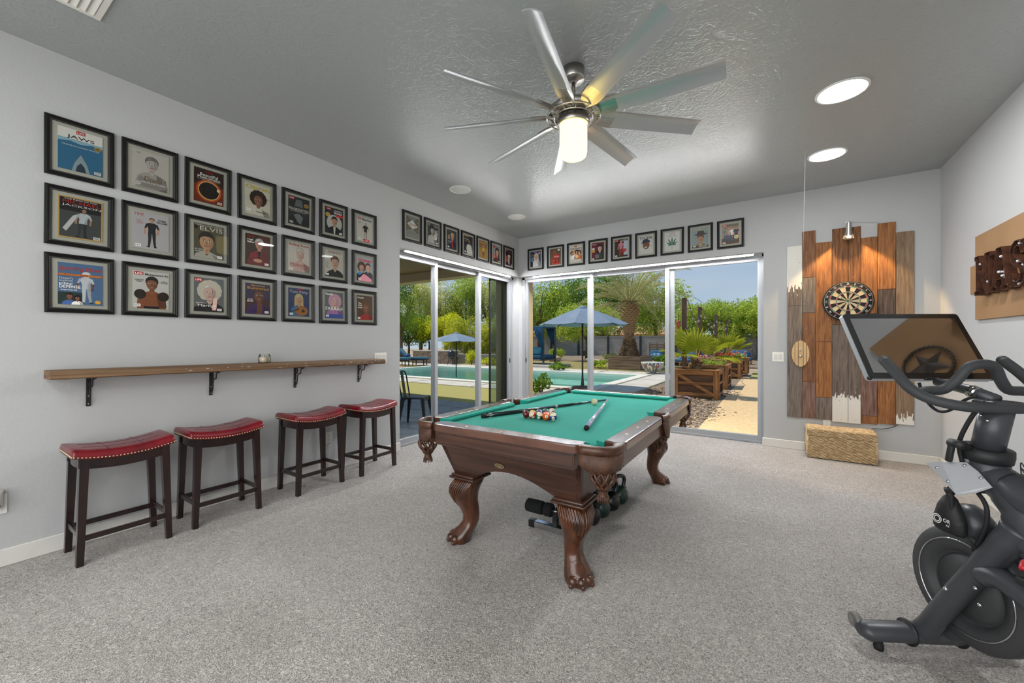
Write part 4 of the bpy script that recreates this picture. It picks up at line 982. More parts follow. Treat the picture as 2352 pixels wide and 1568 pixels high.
def d52(s): s.r(0, 0, 1, 1, (110, 116, 120)); s.bust(.55, .62, .4, (226, 170, 190), (232, 186, 176), (196, 130, 190), 'curly'); s.r(0, 0, 1, .16, (36, 60, 130)); s.t('People', .24, .91, .4, .11, 'w'); s.t('FARRAH', .5, .37, .92, .13, 'w', .0); s.code(.13, .09)
def d62(s): s.r(0, 0, 1, 1, (90, 66, 46)); s.bust(.58, .5, .38, (110, 70, 40), (150, 92, 62), (190, 40, 36), 'curly'); s.t('People', .24, .9, .38, .08, 'w'); s.t('Tina', .17, .68, .2, .06, 'w'); s.t('Turner', .2, .6, .26, .06, 'w'); s.t('1939-2023', .2, .5, .28, .05, 'w'); s.code(.13, .07)
LBL = [['sea blue cover with a pale fin shape, top of the first column', 'black and white portrait of a short haired woman, top of second column', 'dark orange solar eclipse cover, top of the third column', 'cream cover of a smiling woman with big dark hair and gold title',
        'black cover with white block title and gold seal, top row', 'dark cover of a man in a suit within a pale circle', 'pale cover of a standing fair haired woman, top right of the picture grid'],
       ['gold bordered cover of a performer in a white jacket', 'light grey cover of a standing man in black', 'olive cover of a dark haired young man in profile with serif title', 'brown cover of a white haired man in a red robe',
        'cream cover of a platinum haired woman with red title', 'pale cover of a man with swept brown hair and white title', 'pale blue cover of a couple under red script title'],
       ['blue sports cover of a player in white with red masthead', 'white cover of a boxer with raised dark gloves', 'grey cover of a curly blonde woman touching her face', 'purple sports cover of a man resting chin on hand',
        'navy cover of a blond man holding a guitar', 'grey cover of a woman in pink with big hair', 'brown cover of a laughing woman, bottom right of the picture grid']]
DRAW = [[d00, d10, d20, d30, d40, d50, d60], [d01, d11, d21, d31, d41, d51, d61], [d02, d12, d22, d32, d42, d52, d62]]
rf = random.Random(9)
for j, zc in enumerate((2.477, 2.053, 1.640)):
    for i, yc in enumerate((.617, .958, 1.302, 1.652, 2.003, 2.355, 2.712)):
        framed(on_left(yc, zc, .001), 'framed magazine, ' + LBL[j][i], DRAW[j][i], 'framed magazines on the left wall', tilt=rf.uniform(-.5, .5))
# row above the pool side door
def e0(s): s.r(0, 0, 1, 1, (110, 104, 92)); s.poly([(0, 1), (1, 1), (.5, .72)], (140, 142, 138)).poly([(0, .0), (0, .3), (.5, .45), (1, .22), (1, 0)], (150, 152, 146)); s.poly([(.06, .62), (.5, .84), (.94, .56), (.5, .42)], 'w'); s.t('VEGAS', .5, .62, .6, .1, (170, 40, 40), .04); s.lines(.2, .8, .24, 4, 'g'); [s.e(x, y, .07, .04, 'go', 10) for x, y in ((.1, .8), (.9, .76), (.14, .46), (.86, .4))]
def e1(s): s.r(0, 0, 1, 1, (70, 68, 66)); s.bust(.42, .66, .34, (30, 28, 28), (196, 190, 184), (206, 202, 198), 'long'); s.t('W', .12, .92, .16, .1, 'w'); s.t('Cher', .74, .9, .4, .09, 'w'); s.lines(.6, .94, .66, 8, 'w', .06, .03); s.code(.86, .07)
def e2(s): s.r(0, 0, 1, 1, (60, 70, 80)); s.bust(.56, .68, .34, (214, 176, 110), (226, 160, 120), (28, 36, 62), 'short', 'r'); s.poly([(.1, .5), (.16, .75), (.26, .75), (.28, .5)], 'sk'); s.t('TIME', .22, .93, .3, .06, (180, 70, 70), .0); s.t('The Choice', .3, .4, .4, .05, 'w'); s.lines(.12, .5, .33, 2, 'w'); s.code(.14, .1)
def e3(s): s.r(0, 0, 1, 1, (34, 36, 42)); s.bust(.6, .72, .26, 'k', 'skd', (222, 220, 214), 'short'); s.poly([(.3, 0), (.34, .3), (.5, .48), (.8, .48), (.96, .2), (.96, 0)], (216, 214, 206)); s.r(.06, .93, .5, .98, 'go'); s.t('Dynasty', .3, .8, .44, .07, 'w'); s.lines(.08, .4, .72, 3, 'y'); s.code(.14, .1)
def e4(s): s.r(0, 0, 1, 1, (176, 130, 60)); s.r(0, .6, 1, 1, (150, 104, 56)); s.figure(.5, .06, .74, 'nv', 'sk', (206, 190, 60), (50, 56, 90), .1); s.e(.5, .7, .1, .06, (150, 170, 200)); s.t('SUPER BOWL', .5, .9, .84, .09, (226, 206, 120)); s.lines(.2, .8, .12, 2, 'y')
def e5(s): s.r(0, 0, 1, 1, (150, 150, 148)); s.bust(.58, .6, .44, (46, 28, 20), (222, 176, 150), (30, 30, 32), 'long', 'r'); s.r(.03, .85, .26, .96, 'r'); s.r(.03, .2, .34, .46, (200, 60, 40)); s.t('THE', .17, .4, .2, .06, 'w'); s.t('VOICE', .18, .3, .24, .06, 'w'); s.code(.84, .08)
def e6(s): s.r(0, 0, 1, 1, (56, 18, 30)); s.r(.0, .2, .5, .6, (180, 90, 60)); s.figure(.5, .06, .82, 'k', 'skd', 'w', 'w', .02); life(s, .14, .93, .22); s.t('Prince', .64, .88, .5, .09, 'g'); s.code(.86, .07)
L2 = ['brown cover with a white diamond, first above the pool side door', 'black and white cover of a woman with long dark hair', 'dark cover of a fair haired man with a red tie', 'dark cover of a player in a white shirt', 'gold sports cover of a player in a helmet', 'grey cover of a person with shaggy brown hair and red scarf', 'crimson stage cover, last frame before the corner']
for i, (yc, f) in enumerate(zip((3.388, 3.738, 4.094, 4.445, 4.794, 5.142, 5.494), (e0, e1, e2, e3, e4, e5, e6))):
    framed(on_left(yc, 2.662, .001), 'framed magazine, ' + L2[i], f, 'framed magazines above the pool side door', tilt=rf.uniform(-.4, .4))
def f0(s): s.r(0, 0, 1, 1, (46, 66, 120)); s.bust(.58, .66, .34, (232, 220, 180), (232, 192, 172), (232, 230, 226), 'long'); s.t('Dolly', .26, .74, .44, .11, 'y', .04); s.lines(.06, .4, .6, 6, 'lb', .05, .03); s.t('People', .5, .94, .3, .06, 'w'); s.e(.88, .85, .1, .07, 'pk'); s.r(.02, .02, .25, .35, (30, 26, 40))
def f1(s): s.r(0, 0, 1, 1, (104, 84, 66)); s.poly([(.2, 0), (.26, .5), (.4, .66), (.72, .66), (.9, .5), (.94, 0)], (206, 56, 40)); s.e(.42, .8, .16, .12, (150, 96, 64)); s.poly([(.05, .2), (.24, .62), (.36, .62), (.22, .15)], (130, 82, 54)); s.t('BULLS', .62, .5, .4, .08, 'w'); s.t('23', .64, .25, .5, .28, (20, 20, 24), .04); s.e(.82, .9, .12, .06, 'w')
def f2(s): s.r(0, 0, 1, 1, (222, 214, 204)); [s.bust(x, y, .2, h, 'sk', c_, 'curly') for x, y, h, c_ in ((.2, .55, 'bn', 'w'), (.42, .6, (190, 150, 90), 'w'), (.62, .6, 'k', (150, 90, 70)), (.82, .55, 'bn', (206, 110, 60)))]; s.r(.4, .91, .6, .98, 'r'); s.t('VAN HALEN', .5, .82, .9, .09, (50, 46, 50), .0, .1); s.e(.6, .34, .14, .1, 'bd'); s.code(.84, .1)
def f3(s): s.r(0, 0, 1, 1, (110, 26, 44)); s.bust(.66, .66, .36, 'k', (226, 186, 170), (60, 60, 64), 'long'); s.r(.0, .0, .7, .12, (70, 20, 30)); s.t('People', .2, .9, .34, .08, 'w'); s.r(.04, .58, .24, .7, 'w').r(.04, .44, .26, .56, 'y'); s.r(.3, .08, .6, .3, 'g'); s.code(.13, .06)
def f4(s): s.r(0, 0, 1, 1, (60, 40, 32)); s.r(.7, .1, 1, .9, (196, 206, 220)); s.figure(.5, .02, .94, (190, 80, 40), (232, 180, 160), (226, 140, 160), (190, 70, 40), .0); life(s, .17, .93, .26); s.t('LUCY', .76, .92, .34, .09, 'w'); s.e(.7, .35, .14, .1, 'r').e(.82, .37, .1, .08, 'r'); s.t('I love Lucy', .76, .35, .2, .04, 'w'); s.code(.13, .07)
def f5(s): s.r(0, 0, 1, 1, (222, 220, 214)); s.t('TIGER', .5, .87, .94, .16, (20, 20, 24), .04); s.e(.52, .5, .24, .24, (134, 84, 58)).poly([(.24, .66), (.3, .78), (.55, .82), (.78, .72), (.8, .62), (.5, .66)], (34, 44, 74)).poly([(.14, .6), (.24, .66), (.55, .66), (.5, .6)], (26, 34, 60)); s.e(.44, .54, .03, .02, 'k', 10).e(.62, .54, .03, .02, 'k', 10).e(.5, .37, .1, .03, 'w', 14); s.lines(.74, .96, .44, 3, 'g'); s.code(.13, .1)
def f6(s):
    s.r(0, 0, 1, 1, (226, 224, 220)); s.t('TIME', .5, .93, .36, .07, (180, 50, 44), .0); s.t('Marijuana', .5, .84, .4, .035, 'k'); s.t('THE MEDICAL MOVEMENT', .5, .78, .66, .03, (60, 140, 110)); s.r(.49, .06, .51, .34, (70, 110, 60))
    for a, L in ((90, .42), (58, .4), (122, .4), (28, .32), (152, .32), (2, .22), (178, .22)):
        c_, s_ = math.cos(R(a)), math.sin(R(a)); px, py = -s_, c_; k = s.h / s.w
        s.poly([(.5, .32)] + [(.5 + (c_ * L * u + px * .035 * math.sin(math.pi * u)) * k, .32 + s_ * L * u + py * .035 * math.sin(math.pi * u)) for u in (.25, .5, .75, 1)] + [(.5 + (c_ * L * u - px * .035 * math.sin(math.pi * u)) * k, .32 + s_ * L * u - py * .035 * math.sin(math.pi * u)) for u in (.75, .5, .25)], (40, 110, 70))
    s.code(.14, .08)
def f7(s): s.r(0, 0, 1, 1, (150, 164, 170)); s.bust(.52, .46, .4, (80, 60, 44), (196, 140, 108), (150, 120, 60), 'short', (190, 190, 130)); s.poly([(.1, .68), (.3, .72), (.34, .84), (.7, .86), (.76, .72), (.98, .7), (.8, .64), (.3, .62)], (70, 50, 36)); s.t('JOHN WAYNE', .5, .88, .92, .1, (222, 200, 130), .0); s.t('Cowboys', .34, .96, .4, .045, 'w'); s.r(0, 0, 1, .1, (70, 60, 50)); s.t('THE DUKE', .64, .06, .5, .06, 'w'); s.code(.14, .08)
def f8(s): s.r(0, 0, 1, 1, (176, 160, 146)); s.r(0, 0, 1, .3, (110, 80, 60)); [s.figure(x, .1, .82, h, 'sk', c_, (90, 100, 120), 0) for x, h, c_ in ((.22, (110, 80, 50), (130, 150, 160)), (.42, (130, 90, 50), (200, 170, 150)), (.62, 'bn', 'w'), (.82, 'bn', (60, 66, 76)))]; life(s, .16, .93, .22); s.t('EAGLES', .64, .92, .64, .09, (40, 34, 34), .02); s.e(.84, .32, .13, .09, 'bd'); s.t('50', .84, .32, .12, .06, 'bn'); s.code(.14, .07)
L3 = ['blue cover of a blonde woman, nearest the corner over the garden door', 'brown cover of a red jersey seen from behind', 'cream cover of four people with big hair', 'crimson cover of a woman with long black hair', 'cover of a red haired woman in a pink apron', 'white cover of a man in a dark blue cap', 'white cover with a single green leaf', 'painted cover of a man in a brown hat', 'tan cover of four standing men, right end of the row']
for i, (xc, f) in enumerate(zip((-3.338, -2.968, -2.608, -2.245, -1.886, -1.527, -1.174, -.82, -.467), (f0, f1, f2, f3, f4, f5, f6, f7, f8))):
    framed(on_back(xc, 2.656, .001), 'framed magazine, ' + L3[i], f, 'framed magazines above the garden door', tilt=rf.uniform(-.4, .4))

# ---------------------------------------------------------------- dart wall
def plank_mat(name, a, b_, c_=None, peel=None):
    m = wood_mat(name, a, b_, .7, 1, 8.0, 0.0, .6, .32, .68)
    if peel:
        nt = m.node_tree; n = nt.nodes.new; l = nt.links.new; bs_ = nt.nodes['Principled BSDF']
        src = bs_.inputs['Base Color'].links[0].from_socket
        tc = n('ShaderNodeTexCoord'); sp = n('ShaderNodeSeparateXYZ'); l(tc.outputs['Object'], sp.inputs[0])
        mp = n('ShaderNodeMapping'); mp.inputs['Scale'].default_value = (30, 7, 1); l(tc.outputs['Object'], mp.inputs[0])
        nz = n('ShaderNodeTexNoise'); nz.inputs['Scale'].default_value = 2; nz.inputs['Detail'].default_value = 6; l(mp.outputs[0], nz.inputs['Vector'])
        mr = n('ShaderNodeMapRange'); mr.inputs[1].default_value = peel[0]; mr.inputs[2].default_value = peel[1]; mr.inputs[3].default_value = -.35; mr.inputs[4].default_value = .45; l(sp.outputs[1], mr.inputs[0])
        ad = n('ShaderNodeMath'); ad.operation = 'ADD'; l(nz.outputs[0], ad.inputs[0]); l(mr.outputs[0], ad.inputs[1])
        gt = n('ShaderNodeMath'); gt.operation = 'GREATER_THAN'; gt.inputs[1].default_value = .52; l(ad.outputs[0], gt.inputs[0])
        mx = n('ShaderNodeMix'); mx.data_type = 'RGBA'; l(gt.outputs[0], mx.inputs[0]); l(src, mx.inputs[6]); mx.inputs[7].default_value = lin((226, 222, 212)) + (1,)
        l(mx.outputs[2], bs_.inputs['Base Color'])
    return m
PK = {'amber': plank_mat('plank_amber', (112, 68, 34), (170, 112, 60)), 'brown': plank_mat('plank_brown', (98, 62, 40), (146, 100, 62)), 'grey': plank_mat('plank_grey', (88, 78, 70), (134, 120, 108)),
      'dark': plank_mat('plank_dark', (46, 36, 32), (104, 86, 76)), 'red': plank_mat('plank_red', (98, 62, 50), (142, 114, 100)), 'tan': plank_mat('plank_tan', (116, 90, 66), (150, 122, 94)), 'burnt': plank_mat('plank_burnt', (60, 36, 22), (150, 98, 52)),
      'white_top': plank_mat('plank_peeling_high', (92, 80, 70), (130, 116, 104), peel=(1.72, 2.12)), 'white_low': plank_mat('plank_peeling_low', (88, 76, 68), (128, 112, 100), peel=(.80, .52)), 'chip': plank_mat('plank_chipped', (112, 90, 68), (150, 124, 98), peel=(.62, .33))}
bw = thing('plank_backboard', 'reclaimed wood plank panel behind the dartboard', 'wall panel', mtx=on_back(0, 0, .002))
rp = random.Random(5)
cols = [(.131, .274, [(2.41, 1.70, 'white_top'), (1.698, .385, 'grey')]), (.277, .402, [(2.568, 2.027, 'brown'), (2.025, 1.615, 'grey'), (1.613, .813, 'brown'), (.811, .386, 'red')]),
        (.405, .550, [(2.42, 1.277, 'amber'), (1.275, .64, 'amber'), (.638, .384, 'grey')]), (.553, .690, [(2.556, 1.47, 'burnt'), (1.468, .37, 'white_low')]), (.693, .799, [(2.553, 1.47, 'burnt'), (1.468, .368, 'white_low')]),
        (.802, .936, [(2.42, 1.585, 'amber'), (1.583, .96, 'dark'), (.958, .466, 'red'), (.464, .378, 'amber')]), (.939, 1.082, [(2.556, 1.842, 'amber'), (1.84, 1.30, 'dark'), (1.298, .857, 'grey'), (.855, .392, 'amber')]), (1.085, 1.226, [(2.44, .402, 'chip')])]
nb = MB()
for x0, x1, segs in cols:
    for zt_, zb_, k in segs:
        th = rp.uniform(.018, .024)
        b = MB(); b.box(x0, x1, zb_, zt_, 0, th, 0, .003); b.build('plank', PK[k], bw)
        for q in range(max(1, int((zt_ - zb_) / .35))):
            nb.ball((rp.uniform(x0 + .02, x1 - .02), rp.uniform(zb_ + .03, zt_ - .03), th), .004, 6)
tag(nb.build('nails', m_alu, bw), kind='stuff')
# dartboard
db = thing('dartboard', 'round bristle dartboard with white numbers on the planks', 'dartboard', mtx=on_back(.686, 1.728, .031))
m_dbk = mat('dartboard_black', (18, 17, 18), .8); m_dcr = mat('dartboard_cream', (214, 190, 146), .85); m_drd = mat('dartboard_red', (168, 44, 42), .8); m_dgr = mat('dartboard_green', (34, 120, 70), .8); m_wire = mat('dartboard_wire', (206, 206, 204), .35, metal=.5)
MB().lathe([(.001, 0), (.222, 0), (.222, .026), (.219, .030), (.001, .030)], 64).build('surround', m_dbk, db)
b = MB(); S_ = .985
def sector(b, r0, r1, a0, a1, z, mi):
    n = 4; b._add([(r0 * math.cos(a0 + (a1 - a0) * i / n), r0 * math.sin(a0 + (a1 - a0) * i / n), z) for i in range(n + 1)] + [(r1 * math.cos(a0 + (a1 - a0) * i / n), r1 * math.sin(a0 + (a1 - a0) * i / n), z) for i in range(n, -1, -1)], [tuple(range(2 * n + 2))], mi)
nums = [20, 1, 18, 4, 13, 6, 10, 15, 2, 17, 3, 19, 7, 16, 8, 11, 14, 9, 12, 5]
for k in range(20):
    a = R(90 - 18 * k); a0, a1 = a - R(9), a + R(9); blk = k % 2 == 0
    for r0, r1, mi in ((.0159, .099, 0 if blk else 1), (.099, .109, 2 if blk else 3), (.109, .160, 0 if blk else 1), (.160, .171, 2 if blk else 3)): sector(b, r0 * S_, r1 * S_, a0, a1, .0305, mi)
sector(b, 1e-4, .0064, 0, R(359.9), .0307, 2); b.lathe([(.0159 * S_, .0306), (.0064, .0306)], 24, 3, cap=False)
b.build('segments', [m_dbk, m_dcr, m_drd, m_dgr], db)
b = MB()
for r_ in (.0159, .099, .109, .160, .171, .212): b.tube([(r_ * S_ * math.cos(R(q)), r_ * S_ * math.sin(R(q)), .0315) for q in range(0, 360, 6)], .0011, 4, loop=True)
for k in range(20):
    a = R(99 - 18 * k); b.tube([(.0159 * math.cos(a), .0159 * math.sin(a), .0315), (.174 * math.cos(a), .174 * math.sin(a), .0315)], .001, 4)
b.build('wire', m_wire, db)
b = MB()
for k in range(20):
    a = R(90 - 18 * k); m_ = Matrix.Translation((.192 * math.cos(a), .192 * math.sin(a), 0)) @ Matrix.Rotation(a - R(90), 4, 'Z'); s_ = str(nums[k])
    add_text(b, s_, 0, 0, .006 if s_ == '1' else .011 if len(s_) == 1 else .021, .021, .0322, 0, m_, .01)
b.build('numbers', m_trim, db)
# six small darts stuck in the board
rd = random.Random(3)
for k, (dx, dy) in enumerate(((.01, .062), (.066, .058), (-.068, .018), (.07, -.02), (-.038, -.05), (.005, -.055))):
    t = thing('dart', 'dart stuck in the dartboard ' + ('just above the bull', 'up and right of the bull, pale flight', 'left of the bull', 'right of the bull, pale flight', 'down and left of the bull', 'straight below the bull, pale flight')[k], 'dart', mtx=on_back(.686 + dx, 1.728 + dy, .06) @ Matrix.Rotation(R(rd.uniform(-12, 12)), 4, 'X'), group='darts in the dartboard')
    MB().tube([(0, 0, -.002), (0, 0, .02), (0, 0, .05), (0, 0, .08)], [.0008, .002, .003, .0015], 6).build('barrel', m_blk, t)
    b = MB()
    for q in range(2): b.box(-.011, .011, -.0004, .0004, .075, .105, 0, 0, Matrix.Rotation(R(90 * q), 4, 'Z'))
    b.build('flight', m_pearl if k % 2 else m_ink, t)
# cone spot lamp above
lp = thing('picture_lamp', 'brushed metal cone spot lamp over the dartboard', 'lamp', mtx=on_back(.684, 2.598, .0))
b = MB(); b.box(-.011, .011, -.03, .03, .001, .004, 0, .001); b.tube([(0, .0, .004), (0, .005, .05), (0, .0, .10), (0, -.02, .126)], .010, 8, 0, True, True, None, False, .5); b.build('bracket', m_nick, lp)
sm = Matrix.Translation((0, -.055, .128)) @ Matrix.Rotation(R(90 + 10), 4, 'X')
MB().lathe([(.018, -.045), (.022, -.03), (.024, 0), (.026, .04), (.036, .09), (.048, .142), (.0465, .142), (.034, .09), (.022, .04)], 28, 0, sm, True, False).build('shade', m_nick, lp)
b = MB()
for ring, (z, r_) in enumerate(((.10, .0395), (.113, .0425), (.126, .0455))):
    for k in range(10):
        a = R(36 * k + 18 * (ring % 2)); b.ball(sm @ Vector((r_ * math.cos(a), r_ * math.sin(a), z)), .0026, 6)
b.build('glow_holes', emis('hole_glow', (1, .72, .38), 3.0), lp)
b = MB(); b.ball(sm @ Vector((0, 0, .085)), .02, 12); b.build('bulb', emis('bulb_glow', (1, .74, .42), 12.0), lp)
MB().tube([(.012, .02, .006), (.10, .004, .006), (.27, -.03, .012)], .002, 5).build('cord', mat('clear_cord', (206, 206, 204), .4), lp)
sl = add_light('dart_lamp_light', 'SPOT', (.684, YB - .16, 2.435), (0, 0, 0), 60, (1, .66, .30), spot_size=R(104), spot_blend=.3, shadow_soft_size=.015)
aim(sl, (0, .33, -.94))
b = MB(); b.tube(smooth_path([(1.10, .395, .014), (1.05, .36, .02), (.97, .335, .02), (.90, .33, .02), (.86, .30, .04)]), .0035, 6)
pc = b.build('power_cord', m_rub); pc.matrix_world = on_back(0, 0, .0); tag(pc, 'thin black cord hanging below the planks beside the chest', 'cord')
# hook and ring game
rg_ = thing('ring_toss_paddle', 'oval striped wooden ring toss board hung on the planks', 'game', mtx=on_back(.258, 1.138, .031))
cutmat = [mat('maple_strip', (206, 172, 120), .45), mat('walnut_strip', (104, 62, 36), .45)]
edges = [-.084, -.055, -.05, -.024, -.018, .024, .030, .054, .060, .084]
for i in range(len(edges) - 1):
    x0, x1 = edges[i], edges[i + 1]; f = lambda x: .152 * math.sqrt(max(0, 1 - (x / .0845) ** 2)); xs = [x0 + (x1 - x0) * q / 6 for q in range(7)]
    MB().prism([(x, f(x)) for x in xs][::-1] + [(x, -f(x)) for x in xs], 0, .016).build('strip', cutmat[i % 2], rg_)
b = MB(); b.lathe([(.001, .016), (.016, .016), (.016, .03), (.01, .036), (.001, .036)], 16, 0, Matrix.Translation((0, -.03, 0))); b.tube([(0, .06, .016), (0, .06, .03), (.006, .045, .034), (0, .02, .034), (-.008, .03, .034)], .003, 6); b.build('hook', m_nick, rg_)
b = MB(); b.tube([(.241, 4.56, 3.046), (.25, 5.1, 2.22), (.258, 5.735, 1.205)], .0013, 5)
b.tube([(.258 + .014 * math.cos(R(a)), 5.733, 1.192 + .014 * math.sin(R(a))) for a in range(0, 360, 30)], .002, 5, loop=True)
tag(b.build('game_string', mat('white_string', (222, 220, 214), .8)), 'thin white string running from ceiling to the ring toss board', 'string')

# ---------------------------------------------------------------- woven chest
m_ratt = mat('seagrass', (166, 136, 96), 0.8, col2=(214, 188, 146), vs=30, vst=(1, 1, 3), vdet=3, bs=90, bstr=.5, bdist=.004)
ch = thing('woven_chest', 'woven seagrass chest with lid under the plank panel', 'chest', (.598, 5.632, 0))
def woven(z0, z1, hx, hy, rows, name):
    b = MB(); N = 150
    b.box(-hx + .006, hx - .006, -hy + .006, hy - .006, z0, z1)
    per = []
    L = [(-hx, -hy), (hx, -hy), (hx, hy), (-hx, hy)]; tot = 4 * (hx + hy)
    for i in range(N):
        s_ = tot * i / N
        for k in range(4):
            a, c_ = L[k], L[(k + 1) % 4]; d = abs(c_[0] - a[0]) + abs(c_[1] - a[1])
            if s_ <= d: per.append((a[0] + (c_[0] - a[0]) * s_ / d, a[1] + (c_[1] - a[1]) * s_ / d)); break
            s_ -= d
    dz = (z1 - z0) / rows
    for r_ in range(rows):
        z = z0 + dz * (r_ + .5); ph = r_ * math.pi * .9
        pts = []; rad = []
        for i, (x, y) in enumerate(per):
            w = math.sin(i * 1.35 + ph); k = 1 + .010 * w; pts.append((x * (1 + .004 * w / hx * .3), y * (1 + .004 * w / hy * .3), z + dz * .22 * math.sin(i * 1.35 + ph + 1.2))); rad.append(dz * (.52 + .14 * w))
        b.tube(pts, rad, 5, loop=True)
    return b.build(name, m_ratt, ch)
woven(.008, .243, .284, .142, 19, 'body'); ld = woven(.247, .318, .288, .146, 6, 'lid')
b = MB(); rows = 20
for r_ in range(rows):
    y = -.142 + .284 * (r_ + .5) / rows; pts = []; rad = []
    for i in range(61): w = math.sin(i * 1.35 + r_ * 2.8); pts.append((-.284 + .568 * i / 60, y + .003 * math.sin(i * 1.35 + r_ * 2.8 + 1), .318 + .012 * math.sin(math.pi * (r_ + .5) / rows) + .002 * w)); rad.append(.0075 + .0018 * w)
    b.tube(pts, rad, 5)
b.build('lid_top', m_ratt, ld)
for x in (-1, 1):
    for y in (-1, 1):
        MB().tube([(x * .285, y * .143, .004), (x * .287, y * .145, .12), (x * .286, y * .144, .243)], .009, 8).build('corner_braid', m_ratt, ch)
        MB().lathe([(.012, 0), (.014, .01)], 10, 0, Matrix.Translation((x * .26, y * .12, 0))).build('foot', m_rub, ch)

# ---------------------------------------------------------------- marquee sign on the right wall
m_panel = mat('tan_board', (160, 124, 86), .6, col2=(150, 114, 76), vs=3, bs=40, bstr=.1)
m_rust = mat('rusted_steel', (62, 34, 22), .6, metal=.3, col2=(96, 56, 34), vs=16, vlo=.4, vhi=.65); m_face = mat('letter_face', (170, 146, 130), .5, col2=(140, 114, 96), vs=14)
m_bulb = mat('clear_bulb', (230, 232, 240), .08, coat=1.0)
sg = thing('sign_board', 'large tan backing board of the letter sign on the right wall', 'sign board', mtx=on_right(0, 0, 0))
MB().box(-4.90, -2.20, 1.458, 2.15, .001, .022, 0, .002).build('panel', m_panel, sg)
MB().box(-5.026, -4.86, 1.683, 1.918, .001, .014, 0, .002).build('cross_panel', m_panel, sg)
def stroke(a, c_, w): 
    a = Vector(a); c_ = Vector(c_); d = (c_ - a).normalized(); n_ = Vector((-d.y, d.x)) * w / 2; return [tuple(a - n_), tuple(c_ - n_), tuple(c_ + n_), tuple(a + n_)]
GL = {'N': ([(0, 0), (.30, 0), (.30, .10), (.24, .10), (.24, .62), (.70, 0), (.86, 0), (.86, .90), (.94, .90), (.94, 1), (.62, 1), (.62, .90), (.70, .90), (.70, .34), (.24, 1), (0, 1), (0, .90), (.08, .90), (.08, .10), (0, .10)], [(.16, .2), (.16, .5), (.16, .8), (.3, .78), (.46, .55), (.62, .3), (.78, .15), (.78, .5), (.78, .85)]),
      'A': ([(0, 0), (.34, 0), (.34, .10), (.27, .10), (.31, .26), (.65, .26), (.69, .10), (.62, .10), (.62, 0), (1, 0), (1, .10), (.92, .10), (.64, 1), (.32, 1), (.06, .10), (0, .10)], [(.16, .12), (.27, .45), (.4, .8), (.56, .8), (.7, .45), (.82, .12), (.48, .34)]),
      'S': ([(.04, .02), (.16, .02), (.2, .07), (.34, 0), (.58, 0), (.80, .08), (.88, .24), (.84, .42), (.66, .54), (.36, .64), (.27, .72), (.3, .84), (.46, .89), (.6, .85), (.68, .70), (.8, .70), (.8, .98), (.70, .98), (.66, .93), (.5, 1), (.34, 1), (.14, .92), (.06, .76), (.12, .58), (.3, .47), (.58, .37), (.66, .27), (.6, .14), (.44, .10), (.28, .14), (.18, .30), (.04, .30)], [(.12, .16), (.36, .06), (.62, .07), (.76, .25), (.6, .45), (.3, .56), (.18, .75), (.4, .94), (.72, .82)]),
      'H': ([(0, 0), (.36, 0), (.36, .1), (.28, .1), (.28, .44), (.66, .44), (.66, .1), (.58, .1), (.58, 0), (.94, 0), (.94, .1), (.86, .1), (.86, .9), (.94, .9), (.94, 1), (.58, 1), (.58, .9), (.66, .9), (.66, .56), (.28, .56), (.28, .9), (.36, .9), (.36, 1), (0, 1), (0, .9), (.08, .9), (.08, .1), (0, .1)], [(.18, .1), (.18, .5), (.18, .9), (.76, .1), (.76, .5), (.76, .9)]),
      'V': ([(.34, 0), (.62, 0), (.92, .9), (1, .9), (1, 1), (.64, 1), (.64, .9), (.72, .9), (.5, .24), (.27, .9), (.36, .9), (.36, 1), (0, 1), (0, .9), (.06, .9)], [(.2, .8), (.48, .1), (.8, .8)]),
      'I': ([(0, 0), (.42, 0), (.42, .1), (.32, .1), (.32, .9), (.42, .9), (.42, 1), (0, 1), (0, .9), (.1, .9), (.1, .1), (0, .1)], [(.21, .1), (.21, .5), (.21, .9)]),
      'L': ([(0, 0), (.72, 0), (.72, .32), (.62, .32), (.58, .1), (.3, .1), (.3, .9), (.4, .9), (.4, 1), (0, 1), (0, .9), (.1, .9), (.1, .1), (0, .1)], [(.2, .1), (.2, .5), (.2, .9), (.6, .08)]),
      'E': ([(0, 0), (.74, 0), (.74, .32), (.64, .32), (.58, .1), (.3, .1), (.3, .46), (.46, .46), (.46, .36), (.56, .36), (.56, .66), (.46, .66), (.46, .56), (.3, .56), (.3, .9), (.56, .9), (.62, .7), (.72, .7), (.72, 1), (0, 1), (0, .9), (.1, .9), (.1, .1), (0, .1)], [(.2, .1), (.2, .5), (.2, .9), (.6, .08), (.6, .92)])}
NAMES = ['first marquee letter, N, nearest the corner on the tan board', 'second marquee letter, A, between N and S', 'third marquee letter, S, right of the A', 'fourth marquee letter, H, at the right edge of the view',
         'rusty marquee letter V past the frame edge', 'rusty marquee letter I past the frame edge', 'rusty marquee letter L after the I', 'rusty marquee letter L before the E', 'rusty marquee letter E ending the sign']
xs = -4.70
